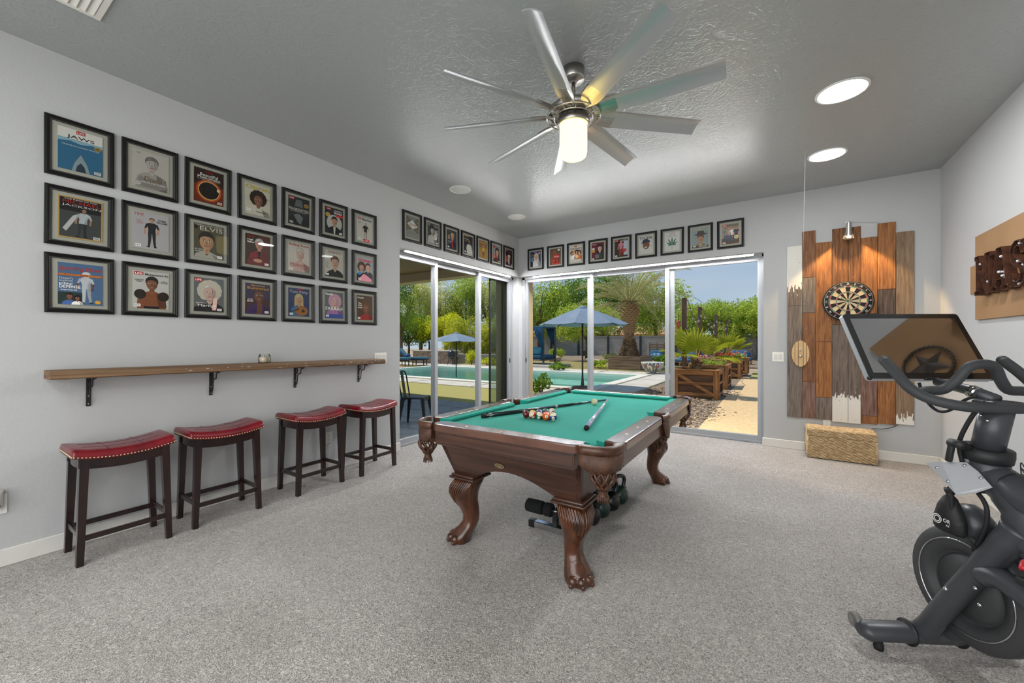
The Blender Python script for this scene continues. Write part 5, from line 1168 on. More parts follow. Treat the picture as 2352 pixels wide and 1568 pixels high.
for i, (q, wd) in enumerate(zip('NASHVILLE', (.285, .27, .22, .27, .27, .15, .22, .22, .22))):
    out, bulbs = GL[q]; hh = .305; z0 = 1.645; sc_w = wd / (max(p[0] for p in out) + .06)
    t = thing('marquee_letter', NAMES[i], 'letter', mtx=on_right(-xs, z0, .022), group='marquee letters on the tan board')
    pts = [(p[0] * sc_w, p[1] * hh) for p in out]; n = len(pts)
    b = MB(); b._add([(x, y, 0) for x, y in pts] + [(x, y, .06) for x, y in pts] + [(x * .995 + .0006, y * .995 + .0006, .0599) for x, y in pts], [(k, (k + 1) % n, n + (k + 1) % n, n + k) for k in range(n)])
    so = b.build('shell', m_rust, t); md = so.modifiers.new('thick', 'SOLIDIFY'); md.thickness = .004; md.offset = 0
    bm = bmesh.new(); f = bm.faces.new([bm.verts.new((x, y, .012)) for x, y in pts]); bmesh.ops.triangulate(bm, faces=[f]); MB().frombm(bm).build('face', m_face, t)
    b = MB()
    for x, y in bulbs: b.ball((x * sc_w, y * hh, .040), .0105, 10); b.cyl((x * sc_w, y * hh, .012), (x * sc_w, y * hh, .032), .008, 8)
    b.build('bulbs', m_bulb, t)
    xs += wd
# barn star in a rope ring, mirrored in the bike screen
st = thing('barn_star', 'dark metal star in a rope ring on the right wall', 'wall star', mtx=on_right(2.33, 1.80, .024))
m_star = mat('star_metal', (70, 66, 62), .5, metal=.4)
b = MB(); pts = [(.105 * math.cos(R(90 + 36 * k)) * (1 if k % 2 == 0 else .42), .105 * math.sin(R(90 + 36 * k)) * (1 if k % 2 == 0 else .42), 0) for k in range(10)] + [(0, 0, .028)]
b._add(pts, [(k, (k + 1) % 10, 10) for k in range(10)]); b.build('star', m_star, st)
b = MB()
for k in range(36):
    a = R(10 * k); b.ball((.118 * math.cos(a), .118 * math.sin(a), .012), .013, 8, 0, (1.3, .6, .8), (0, 0, a + R(60)))
b.build('rope_ring', m_star, st)

# ---------------------------------------------------------------- exercise bike
m_bk = mat('satin_black', (62, 64, 68), .36, bs=300, bstr=.05, bdist=.002); m_bk2 = mat('matte_black_plastic', (30, 31, 33), .55); m_grip = mat('rubber_grip', (58, 60, 62), .62, bs=500, bstr=.12, bdist=.001)
m_fly = mat('flywheel_grey', (60, 61, 63), .5, metal=.1); m_chr = mat('chrome', (214, 214, 216), .12, metal=1.0); m_scr = mat('screen_glass', (6, 6, 8), .03, coat=1.0, spec=.9); m_bez = mat('screen_bezel', (20, 21, 22), .2, coat=.5); m_silver = mat('silver_paint', (178, 180, 184), .35, metal=.4)
m_scr.node_tree.nodes['Principled BSDF'].inputs['IOR'].default_value = 2.6
BZ = R(30)
bk = thing('exercise_bike', 'black stationary exercise bike with tilted screen', 'exercise bike', (.547, 2.341, 0), BZ)
# front stabiliser
def ell_tube(p0, p1, ry, rz, n=16):
    b = MB(); rings = []
    for p, k in ((p0, .55), (tuple(p0[i] + (p1[i] - p0[i]) * .04 for i in range(3)), .95), (tuple(p0[i] + (p1[i] - p0[i]) * .5 for i in range(3)), 1.0), (tuple(p0[i] + (p1[i] - p0[i]) * .96 for i in range(3)), .95), (p1, .55)):
        rings.append([(p[0], p[1] + ry * k * math.cos(2 * math.pi * i / n), p[2] + rz * k * math.sin(2 * math.pi * i / n)) for i in range(n)])
    return b.loft(rings, 0, True)
fs_ = ell_tube((-.285, 0, .072), (.285, 0, .072), .048, .036).build('front_stabiliser', m_bk, bk)
ell_tube((-.255, -.86, .05), (.255, -.86, .05), .045, .034).build('rear_stabiliser', m_bk, bk)
for x in (-.10, .094): MB().tube([(x, 0, .072), (x + .006, 0, .072)], .0505, 20).build('collar', m_bk2, fs_)
for sx in (-1, 1):
    MB().lathe([(.001, -.008), (.016, -.008), (.018, -.011), (.028, -.011), (.031, -.006), (.031, .006), (.028, .011), (.018, .011), (.016, .008), (.001, .008)], 24, 0, Matrix.Translation((sx * .268, .046, .084)) @ Matrix.Rotation(R(90), 4, 'Y')).build('transport_wheel', mat('wheel_grey', (116, 114, 110), .5), fs_)
    MB().lathe([(.016, 0), (.018, .012), (.013, .040)], 16, 0, Matrix.Translation((sx * .215, -.006, 0))).build('levelling_foot', m_rub, fs_)
    MB().lathe([(.02, 0), (.024, .01), (.018, .022)], 16, 0, Matrix.Translation((sx * .22, -.86, 0))).build('levelling_foot', m_rub, bk)
# fork and frame
b = MB()
for sx in (-1, 1):
    b.tube(smooth_path([(sx * .050, .0, .07), (sx * .052, -.035, .115), (sx * .055, -.10, .232), (sx * .055, -.20, .41), (sx * .050, -.287, .562), (sx * .030, -.335, .655)], 5), [.040] * 6 + [.037] * 6 + [.037] * 6 + [.040] * 3 + [.044] * 3 + [.05] * 2, 16)
b.build('fork', m_bk, bk)
b = MB(); b.tube(smooth_path([(0, -.205, .80), (0, -.24, .785), (0, -.285, .755), (0, -.33, .70), (0, -.35, .63), (0, -.345, .57)], 5), [.055] * 5 + [.058] * 5 + [.062] * 5 + [.068] * 5 + [.066] * 3 + [.05] * 3, 18)
b.tube(smooth_path([(0, -.27, .785), (0, -.36, .745), (0, -.56, .68), (0, -.76, .60)], 5), [.05, .056, .06, .062, .064, .064, .062, .06, .058, .057, .056, .055, .055, .055, .055, .055], 18)
b.tube([(0, -.70, .62), (0, -.84, .28), (0, -.86, .06)], [.05, .045, .045], 14)
for sx in (-1, 1): b.tube(smooth_path([(sx * .066, -.255, .455), (sx * .066, -.31, .475), (sx * .06, -.42, .44), (sx * .05, -.60, .36), (sx * .03, -.82, .30)], 4), [.036] * 17, 12)
b.build('main_frame', m_bk, bk)
b = MB(); b.tube([(0, -.226, .735), (0, -.208, .80), (0, -.198, .87)], [.045, .057, .057], 22); b.build('head_sleeve', m_bk, bk)
b = MB(); tl = Matrix.Translation((0, -.199, .872)) @ Matrix.Rotation(R(7), 4, 'X'); b.lathe([(.056, -.024), (.068, -.022), (.070, 0), (.068, .022), (.05, .024)], 28, 0, tl); b.build('clamp_ring', m_bk2, bk)
MB().tube([(0, -.200, .87), (0, -.236, 1.045)], .043, 24).build('handlebar_post', m_bk, bk)
b = MB(); b.cyl((-.06, -.205, .893), (-.105, -.215, .905), .012, 12); b.cyl((-.112, -.235, .908), (-.112, -.188, .908), .015, 14); b.cbox((-.114, -.190, .872), (.016, .020, .075), 0, .006, (R(10), 0, 0), 2); b.build('clamp_lever', m_bk2, bk)
for p, r_ in (((-.045, -.225, 1.015), .006), ((-.044, -.245, 1.0), .006), ((-.092, -.152, .345), .008), ((-.100, -.262, .415), .007), ((-.100, -.275, .365), .007)): MB().ball(p, r_, 10).build('bolt', m_chr, bk)
# handlebar
b = MB(); b.tube(smooth_path([(-.226, -.045, 1.205), (-.228, -.10, 1.158), (-.226, -.155, 1.105), (-.20, -.205, 1.07), (-.14, -.25, 1.052), (-.06, -.268, 1.048), (0, -.27, 1.048), (.06, -.268, 1.048), (.14, -.25, 1.052), (.20, -.205, 1.07), (.226, -.155, 1.105), (.228, -.10, 1.158), (.226, -.045, 1.205)], 5), .0185, 16)
for sx in (-1, 1): b.ball((sx * .226, -.045, 1.205), .0185, 14)
b.build('handlebar', m_grip, bk)
b = MB(); b.tube(smooth_path([(-.215, -.175, 1.085), (-.17, -.165, 1.095), (-.115, -.165, 1.10), (-.078, -.175, 1.135), (-.045, -.185, 1.185), (0, -.19, 1.197), (.045, -.185, 1.185), (.078, -.175, 1.135), (.115, -.165, 1.10), (.17, -.165, 1.095), (.215, -.175, 1.085)], 5), .0175, 16); b.build('centre_grip', m_grip, bk)
b = MB(); b.cbox((0, -.238, 1.055), (.10, .09, .03), 0, .01, None, 2); b.tube([(0, -.23, 1.07), (0, -.15, 1.095), (0, -.02, 1.115)], [.022, .02, .016], 14); b.build('screen_arm', m_bk, bk)
MB().tube([(0, -.175, 1.085), (0, -.150, 1.093)], .0235, 18).build('arm_collar', m_scr, bk)
# screen, leaning back
def SC_(u, v, w=0):   # u across, v up the screen, w out of its face
    d = Vector((0, .15, .278)).normalized(); nn = Vector((0, -d.z, d.y)); return Vector((u, 0, 1.125)) + d * v + nn * w
mS = Matrix(((1, 0, 0, 0), (0, Vector((0, .15, .278)).normalized().y, -Vector((0, .15, .278)).normalized().z, 0), (0, Vector((0, .15, .278)).normalized().z, Vector((0, .15, .278)).normalized().y, 1.125), (0, 0, 0, 1)))
def rrect(hw, y0, y1, r, n=5): return arc(hw - r, y0 + r, r, -90, 0, n) + arc(hw - r, y1 - r, r, 0, 90, n) + arc(-hw + r, y1 - r, r, 90, 180, n) + arc(-hw + r, y0 + r, r, 180, 270, n)
scn = MB().prism(rrect(.247, -.002, .318, .012), -.022, -.001, 0, mS).build('screen', m_silver, bk)
MB().prism(rrect(.245, 0, .316, .012), -.001, .002, 0, mS).build('bezel', m_bez, scn)
MB().prism(rrect(.222, .026, .292, .002, 1), .002, .0026, 0, mS).build('display', m_scr, scn)
for p in ((-.239, .006), (.239, .006)): MB().ball(mS @ Vector((p[0], p[1], -.006)), .010, 10).build('corner_bumper', m_bk2, scn)
MB().cbox(mS @ Vector((0, .0, .001)), (.06, .012, .012), 0, .003).build('speaker_bar', m_bk2, scn)
# flywheel with cover rings
mF = Matrix.Translation((0, -.149, .352)) @ Matrix.Rotation(R(-90), 4, 'Y')
fw_ = MB().lathe([(.001, -.022), (.10, -.022), (.125, -.022), (.13, -.028), (.165, -.030), (.205, -.026), (.213, -.016), (.213, .016), (.205, .026), (.165, .030), (.135, .028), (.128, .006), (.115, .004), (.108, .016), (.001, .018)], 64, 0, mF).build('flywheel', m_fly, bk)
MB().tube([mF @ Vector((.169 * math.cos(R(a)), .169 * math.sin(R(a)), .0305)) for a in range(0, 360, 5)], .0028, 6, loop=True).build('trim_ring', m_chr, fw_)
MB().lathe([(.001, .03), (.03, .03), (.034, .02), (.034, .0)], 24, 0, mF).build('hub', m_bk2, fw_)
MB().lathe([(.001, .075), (.03, .070), (.05, .05), (.056, .02), (.05, -.02), (.03, -.05)], 20, 0, Matrix.Translation((-.02, -.185, .605)) @ Matrix.Rotation(R(-60), 4, 'X')).build('brake_cover', m_bk, bk)
# drive side: crank, red pedal strap
b = MB(); b.lathe([(.001, -.02), (.11, -.02), (.115, 0), (.11, .02), (.001, .02)], 32, 0, Matrix.Translation((-.05, -.55, .34)) @ Matrix.Rotation(R(-90), 4, 'Y')); b.build('chain_cover', m_bk2, bk)
cr = MB().tube([(-.085, -.55, .34), (-.09, -.50, .49), (-.09, -.47, .545)], .013, 10).build('crank_arm', m_bk, bk)
b = MB(); b.cbox((-.128, -.47, .545), (.07, .08, .022), 0, .004); b.build('pedal', m_bk2, cr)
b = MB(); b.tube(smooth_path([(-.098, -.455, .555), (-.103, -.44, .59), (-.133, -.435, .60), (-.158, -.45, .585)], 4), .010, 8); b.cbox((-.118, -.45, .572), (.045, .03, .03), 0, .008, (.3, .2, 0), 2); b.build('pedal_strap', mat('red_strap', (196, 34, 44), .4), cr)
# saddle stem
b = MB(); b.tube([(0, -.70, .60), (0, -.74, .86)], .032, 14); b.build('saddle_post', m_bk, bk)
b = MB(); rings = []
for y, w, h in ((-.60, .018, .02), (-.64, .028, .03), (-.72, .06, .035), (-.80, .095, .04), (-.85, .09, .035)):
    rings.append([(w * math.cos(2 * math.pi * i / 14), y, .885 + h * math.sin(2 * math.pi * i / 14)) for i in range(14)])
b.loft(rings, 0, True); b.build('saddle', m_bk2, bk)
# cables
b = MB(); b.tube(smooth_path([(-.05, .0, 1.108), (-.052, -.02, 1.06), (-.05, -.05, 1.02), (-.05, -.087, 1.004), (-.05, -.13, 1.02), (-.04, -.165, 1.06), (-.02, -.19, 1.08)], 5), .0055, 8); b.build('screen_cable', m_rub, bk)
b = MB(); b.tube(smooth_path([(-.03, -.235, 1.07), (-.06, -.233, 1.045), (-.075, -.205, .97), (-.078, -.185, .90), (-.066, -.188, .82), (-.068, -.21, .77), (-.076, -.268, .716), (-.078, -.275, .655), (-.075, -.255, .59), (-.07, -.225, .53)], 5), .007, 8); b.build('frame_cable', m_rub, bk)
b = MB(); b.tube(smooth_path([(-.115, -.195, .72), (-.115, -.198, .66), (-.11, -.2, .61), (-.10, -.21, .57)], 4), .007, 8); b.tube(smooth_path([(-.11, -.2, .61), (-.09, -.23, .57), (-.07, -.24, .53)], 4), .004, 6); b.build('brake_cable', m_rub, bk)
b = MB()
for k in range(3): b.tube(smooth_path([(.075, -.24 - .02 * k, .80), (.12, -.20, .84 - .02 * k), (.14, -.22 - .02 * k, .76), (.10, -.27, .72)], 5), .0018, 5)
b.build('thin_wires', m_rub, bk)
# weight tray bolted to the neck
P_ = [(-.130, -.122, .806), (-.112, -.160, .822), (-.075, -.212, .836), (-.070, -.245, .815), (-.072, -.288, .778), (-.100, -.262, .748), (-.132, -.232, .728)]
b = MB(); n = len(P_); off = Vector((-.5, .3, .8)).normalized() * .006
b._add([Vector(p) for p in P_] + [Vector(p) + off for p in P_], [tuple(range(n - 1, -1, -1)), tuple(range(n, 2 * n))] + [(i, (i + 1) % n, n + (i + 1) % n, n + i) for i in range(n)])
tr = b.build('weight_tray', m_silver, bk, recalc=True)
for p in ((-.085, -.215, .826), (-.078, -.262, .796), (-.122, -.155, .798), (-.126, -.20, .762)): MB().ball(Vector(p) + off, .006, 8).build('tray_bolt', m_chr, tr)
# drawstring pouch hanging from the tray
def bike_pt(x, y, z): return Matrix.Translation((.547, 2.341, 0)) @ Matrix.Rotation(BZ, 4, 'Z') @ Vector((x, y, z))
pu = thing('drawstring_pouch', 'small black drawstring pouch hanging from the bike', 'pouch', bike_pt(-.10, -.175, .572), BZ)
m_nyl = mat('black_nylon', (18, 18, 20), .6, bs=20, bstr=.3, bdist=.02); rings = []
for z, ry, rx in ((0, .050, .022), (.01, .057, .028), (.05, .052, .032), (.09, .040, .028), (.125, .022, .018), (.137, .010, .009), (.15, .018, .014), (.16, .020, .012)):
    rings.append([(rx * math.cos(2 * math.pi * i / 20), ry * math.sin(2 * math.pi * i / 20) * (1 + .06 * math.sin(i * 2.5) * (z > .05)), z) for i in range(20)])
MB().loft(rings, 0, True).build('bag', m_nyl, pu)
MB().tube(smooth_path([(0, 0, .137), (-.004, .004, .158), (0, 0, .175)], 4), .002, 6).build('drawstring', m_rub, pu)
mT = Matrix.Translation((-.0345, 0, .045)) @ Matrix(((0, 0, -1, 0), (-1, 0, 0, 0), (0, 1, 0, 0), (0, 0, 0, 1)))
b = MB()
for r0, r1 in ((.017, .014), (.011, .0085)): b.lathe([(r0, 0), (r1, 0)], 24, 0, mT @ Matrix.Translation((-.012, 0, 0)), False, False)
add_text(b, 'OR', .023, .003, .026, .014, 0, 0, mT, .04); add_text(b, 'AT', .027, -.013, .014, .008, 0, 0, mT, .02)
b.build('print', mat('white_ink', (226, 226, 224), .6), pu)

# ---------------------------------------------------------------- sit-up bench and kettlebells under the table
bn = thing('situp_bench', 'folding sit up bench with black foam rollers under the table', 'bench', (-1.24, 2.40, 0))
m_vin = mat('black_vinyl', (20, 20, 22), .45); m_foam = mat('black_foam', (16, 16, 18), .9, bs=300, bstr=.3, bdist=.002)
for y, x0, x1 in ((0, -.185, .19), (.965, -.19, .185)):
    f_ = MB().box(x0 + .045, x1 - .045, y - .022, y + .022, .004, .046, 0, .003).build('foot_bar', m_chr, bn)
    for q in (x0, x1 - .05): MB().box(q, q + .05, y - .024, y + .024, 0, .048, 0, .004).build('end_cap', m_vin, f_)
MB().cbox((0, .03, .085), (.035, .035, .09), 0, .003).build('upright', m_vin, bn)
MB().tube([(0, .03, .12), (0, .5, .16), (0, .96, .05)], .02, 10).build('beam', m_vin, bn)
MB().cyl((-.20, .02, .132), (.20, .02, .132), .010, 12).build('roller_axle', m_chr, bn)
for x0, x1 in ((-.215, -.09), (-.075, -.02), (.03, .15)):
    MB().lathe([(.012, 0), (.040, 0), (.045, .006), (.045, x1 - x0 - .006), (.040, x1 - x0), (.012, x1 - x0)], 24, 0, Matrix.Translation((x0, .02, .132)) @ Matrix.Rotation(R(90), 4, 'Y')).build('foam_roller', m_foam, bn)
kl = ['first black kettlebell behind the near table leg', 'second kettlebell in the row under the table', 'third kettlebell in the row, dark green tinge', 'farthest kettlebell in the row under the table']
m_kb = [mat('kettlebell_black', (18, 19, 22), .3, coat=.3), mat('kettlebell_green', (26, 54, 46), .35, coat=.3)]
for i, (x, y, s_, rz) in enumerate(((-1.085, 2.66, 1.0, 20), (-1.07, 2.815, 1.0, 70), (-1.05, 2.97, 1.0, 60), (-1.035, 3.125, 1.0, 65))):
    t = thing('kettlebell', kl[i], 'kettlebell', (x, y, 0), R(rz), 'kettlebells under the pool table')
    MB().lathe([(.001, 0), (.045 * s_, 0), (.06 * s_, .012 * s_), (.072 * s_, .045 * s_), (.074 * s_, .068 * s_), (.066 * s_, .10 * s_), (.045 * s_, .125 * s_), (.02 * s_, .135 * s_), (.001, .136 * s_)], 28).build('bell', m_kb[i % 2], t)
    MB().tube(smooth_path([(-.042 * s_, 0, .11 * s_), (-.062 * s_, 0, .155 * s_), (-.055 * s_, 0, .195 * s_), (0, 0, .212 * s_), (.055 * s_, 0, .195 * s_), (.062 * s_, 0, .155 * s_), (.042 * s_, 0, .11 * s_)], 5), .0155 * s_, 12).build('handle', m_kb[0], t)

# ---------------------------------------------------------------- the yard
GZ = -0.05
m_conc = mat('pale_concrete', (206, 198, 184), .85, col2=(188, 180, 168), vs=2.5, bs=50, bstr=.2, bdist=.004)
m_cope = mat('pool_coping', (222, 216, 202), .7, bs=40, bstr=.15); m_sand = mat('sand_path', (206, 172, 124), .95, col2=(224, 192, 146), vs=14, vdet=8, bs=140, bstr=.5, bdist=.01)
m_grav = mat('river_gravel', (126, 104, 84), .9, col2=(186, 164, 138), vs=34, vdet=3, bs=30, bstr=1.0, bdist=.05, btype='voronoi', vlo=.4, vhi=.6)
m_turf = mat('artificial_turf', (158, 150, 82), .95, col2=(190, 180, 110), vs=60, vdet=4, bs=260, bstr=.6, bdist=.02); m_lawn = mat('dry_lawn', (128, 122, 62), .95, col2=(164, 146, 92), vs=5, vdet=6, bs=120, bstr=.6, bdist=.03)
m_tile = mat('slate_tile', (92, 98, 108), .45, col2=(116, 122, 130), vs=6); m_dirt = mat('desert_soil', (158, 134, 108), .95, col2=(184, 160, 132), vs=6, vdet=7, bs=30, bstr=.7, bdist=.03)
def ground(name, x0, x1, y0, y1, z, m, lab, th=.2):
    return tag(MB().box(x0, x1, y0, y1, z - th, z).build(name, m), lab, kind='structure')
sg_ = MB()
for q in ((-60, 40, 6.13, 10.3), (-60, 40, 16.0, 75), (-60, -15.5, 10.3, 16.0), (-4.1, 40, 10.3, 16.0)): sg_.box(q[0], q[1], q[2], q[3], GZ - .4, GZ - .10)
tag(sg_.build('soil_ground', m_dirt), 'bare desert soil across the yard', kind='structure')
ground('side_ground', -60, -3.98, -14, 6.13, GZ - .10, m_dirt, 'bare soil beside the house', .3)
# patio slab with single tiles
pt = thing('patio_floor', 'grey tiled patio outside the pool side door', None, kind='structure')
MB().box(-12, -3.98, -3, 6.65, GZ - .08, GZ + .0).build('slab', mat('grout', (70, 74, 80), .8), pt)
me_t = MB().box(-.298, .298, -.298, .298, 0, .02, 0, .003).mesh('tile', m_tile)
for i in range(13):
    for j in range(9): link('tile', me_t, pt, (-4.30 - .61 * i, 6.34 - .61 * j, GZ))
ground('turf_strip', -20, -4.9, 6.66, 9.05, GZ + .0, m_turf, 'yellow green artificial turf between patio and pool', .05)
tj = MB()
for q in ((-20, -2.9, 9.05, 10.4), (-20, -2.9, 15.98, 17.9), (-4.12, -2.9, 10.4, 15.98)): tj.box(q[0], q[1], q[2], q[3], GZ - .08, GZ - .03)
tag(tj.build('turf_joint', m_turf), 'artificial turf showing in the deck joints', kind='structure')
dk = thing('pool_deck', 'pale concrete deck pads around the pool', None, kind='structure')
def pads(x0, x1, y0, y1, nx, ny, g=.09):
    w = (x1 - x0) / nx; h = (y1 - y0) / ny
    for i in range(nx):
        for j in range(ny): MB().box(x0 + i * w + g / 2, x0 + (i + 1) * w - g / 2, y0 + j * h + g / 2, y0 + (j + 1) * h - g / 2, GZ - .04, GZ + .012, 0, .006).build('paving_slab', m_conc, dk)
pads(-20, -4.9, 9.08, 10.15, 6, 1); pads(-4.85, -3.0, 9.1, 10.6, 1, 1); pads(-4.05, -3.0, 10.6, 17.6, 1, 4); pads(-20, -4.05, 16.0, 17.7, 7, 1)
PX0, PX1, PY0, PY1 = -15.2, -4.42, 10.62, 15.75
b = MB()
for q in ((PX0 - .35, PX1 + .35, PY0 - .35, PY0), (PX0 - .35, PX1 + .35, PY1, PY1 + .30), (PX0 - .35, PX0, PY0, PY1), (PX1, PX1 + .35, PY0, PY1)): b.box(q[0], q[1], q[2], q[3], GZ - .10, GZ + .03, 0, .01)
b.build('coping', m_cope, dk)
m_basin = mat('pool_plaster', (196, 232, 222), .7, col2=(176, 222, 210), vs=1.5)
b = MB(); b.box(PX0 - .2, PX1 + .2, PY0 - .2, PY1 + .2, -1.4, -1.2); b.box(PX0 - .2, PX0, PY0, PY1, -1.2, GZ - .1); b.box(PX1, PX1 + .2, PY0, PY1, -1.2, GZ - .1); b.box(PX0, PX1, PY0 - .2, PY0, -1.2, GZ - .1); b.box(PX0, PX1, PY1, PY1 + .2, -1.2, GZ - .1)
b.box(-9.5, PX1, 14.0, PY1, -1.2, -.38); b.build('basin', m_basin, dk)
def water_mat():
    m = bpy.data.materials.new('pool_water'); m.use_nodes = True; nt = m.node_tree; nt.nodes.clear(); n = nt.nodes.new; l = nt.links.new
    o = n('ShaderNodeOutputMaterial'); t = n('ShaderNodeBsdfTransparent'); g = n('ShaderNodeBsdfGlossy'); f = n('ShaderNodeFresnel'); mx = n('ShaderNodeMixShader'); tc = n('ShaderNodeTexCoord')
    nz = n('ShaderNodeTexNoise'); nz.inputs['Scale'].default_value = 3.5; nz.inputs['Detail'].default_value = 3; l(tc.outputs['Object'], nz.inputs['Vector'])
    bp = n('ShaderNodeBump'); bp.inputs['Strength'].default_value = .25; bp.inputs['Distance'].default_value = .06; l(nz.outputs[0], bp.inputs['Height']); l(bp.outputs[0], g.inputs['Normal']); l(bp.outputs[0], f.inputs['Normal'])
    t.inputs[0].default_value = (.80, .96, .93, 1); g.inputs['Roughness'].default_value = .03; f.inputs[0].default_value = 1.16
    l(f.outputs[0], mx.inputs[0]); l(t.outputs[0], mx.inputs[1]); l(g.outputs[0], mx.inputs[2]); l(mx.outputs[0], o.inputs[0]); return m
tag(MB().quad((PX0, PY0, -.13), (PX1, PY0, -.13), (PX1, PY1, -.13), (PX0, PY1, -.13)).build('pool_water', water_mat()), 'clear aqua water filling the swimming pool', 'water', kind='stuff')
ground('lawn', -26, -3.2, 17.9, 24.5, GZ - .01, m_lawn, 'dry green lawn behind the pool', .05)
ground('side_lawn', -.75, 9, 17.2, 20.6, GZ - .005, m_turf, 'strip of lawn beyond the sand path', .05)
ground('gravel_bed', -3.0, -.98, 6.13, 17.2, GZ - .02, m_grav, 'gravel bed around the wooden planters', .05)
ground('corner_bed', -4.9, -3.0, 6.13, 9.08, GZ - .02, m_grav, 'gravel bed outside the door corner', .05)
ground('sand_path', -.98, 9, 6.13, 17.2, GZ - .01, m_sand, 'tan sand path beside the planters', .05)
ground('back_gravel', -26, 12, 24.5, 37, GZ - .03, m_grav, 'gravel bed along the block wall', .05)
# loose stones of the gravel bed nearest the door
rg = random.Random(11); b = MB()
ico = [(0, 0, 1), (.89, 0, .45), (.28, .85, .45), (-.72, .53, .45), (-.72, -.53, .45), (.28, -.85, .45), (.72, .53, -.45), (-.28, .85, -.45), (-.89, 0, -.45), (-.28, -.85, -.45), (.72, -.53, -.45), (0, 0, -1)]
icf = [(0, 1, 2), (0, 2, 3), (0, 3, 4), (0, 4, 5), (0, 5, 1), (1, 6, 2), (2, 7, 3), (3, 8, 4), (4, 9, 5), (5, 10, 1), (6, 7, 2), (7, 8, 3), (8, 9, 4), (9, 10, 5), (10, 6, 1), (11, 7, 6), (11, 8, 7), (11, 9, 8), (11, 10, 9), (11, 6, 10)]
def stone(b, x, y, z, s, mi=0):
    sx, sy, sz = s * rg.uniform(.7, 1.4), s * rg.uniform(.7, 1.2), s * rg.uniform(.45, .8); a = rg.uniform(0, 6.28); c_, s_ = math.cos(a), math.sin(a)
    b._add([(x + c_ * p[0] * sx - s_ * p[1] * sy, y + s_ * p[0] * sx + c_ * p[1] * sy, z + p[2] * sz) for p in ico], icf, mi, False)
for k in range(2600):
    y = 6.2 + 6.0 * rg.random() ** 1.5; edge = -.98 + .25 * math.sin(y * 1.7) + rg.gauss(0, .12)
    x = rg.uniform(-2.9, edge); s = rg.uniform(.012, .032)
    stone(b, x, y, GZ - .012, s, rg.randrange(3))
tag(b.build('loose_gravel', [mat('stone_tan', (186, 158, 124), .9), mat('stone_grey', (140, 128, 116), .9), mat('stone_brown', (104, 84, 68), .9)]), 'loose tan and grey stones beside the sand path', 'gravel', kind='stuff')
# patio roof
m_soff = mat('patio_soffit', (150, 138, 112), .9); b = MB(); b.box(-13, -3.98, -3, 6.9, 2.88, 3.1); 
pr = b.build('patio_roof', m_soff); tag(pr, 'tan soffit of the patio cover outside the pool side door', kind='structure')
tag(MB().box(-13, -3.98, 6.6, 6.9, 2.69, 2.88).build('patio_beam', mat('patio_beam_stucco', (196, 182, 148), .9)), 'tan edge beam of the patio cover', kind='structure')
tag(MB().box(-11.9, -11.5, 6.5, 6.9, GZ, 2.69).build('patio_post', m_stucco), 'tan stucco post of the patio cover', kind='structure')
# block wall
def block_mat():
    m = bpy.data.materials.new('concrete_block'); m.use_nodes = True; nt = m.node_tree; n = nt.nodes.new; l = nt.links.new; bs_ = nt.nodes['Principled BSDF']; bs_.inputs['Roughness'].default_value = .9
    tc = n('ShaderNodeTexCoord'); mp = n('ShaderNodeMapping'); mp.inputs['Rotation'].default_value = (R(90), 0, 0); l(tc.outputs['Object'], mp.inputs[0])
    br = n('ShaderNodeTexBrick'); br.inputs['Scale'].default_value = 1; br.inputs['Brick Width'].default_value = .42; br.inputs['Row Height'].default_value = .21; br.inputs['Mortar Size'].default_value = .012
    br.inputs[1].default_value = lin((158, 154, 148)) + (1,); br.inputs[2].default_value = lin((172, 168, 162)) + (1,); br.inputs[3].default_value = lin((138, 132, 124)) + (1,)
    l(mp.outputs[0], br.inputs[0]); l(br.outputs[0], bs_.inputs['Base Color']); bp = n('ShaderNodeBump'); bp.inputs['Strength'].default_value = .4; bp.inputs['Distance'].default_value = .02; bp.invert = True; l(br.outputs['Fac'], bp.inputs['Height']); l(bp.outputs[0], bs_.inputs['Normal']); return m
gw = thing('garden_wall', 'grey concrete block garden wall with dark steel posts', 'wall', (0, 37.1, GZ))
MB().box(-34, 14, -.1, .1, -.1, 1.80).build('blockwork', block_mat(), gw); MB().box(-34, 14, -.12, .12, 1.80, 1.85).build('cap_course', mat('block_cap', (166, 162, 156), .9), gw)
for k in range(15): MB().box(-28.6 + k * 3.05, -28.42 + k * 3.05, -.17, -.1, -.05, 1.84).build('post', mat('dark_steel', (52, 52, 54), .6), gw)
def at(px, d):
    a = (px - 1176) / 917.7; th = math.atan(602 / 917.7); f = (-math.sin(th), math.cos(th)); r_ = (math.cos(th), math.sin(th)); return (d * (f[0] + a * r_[0]), d * (f[1] + a * r_[1]))
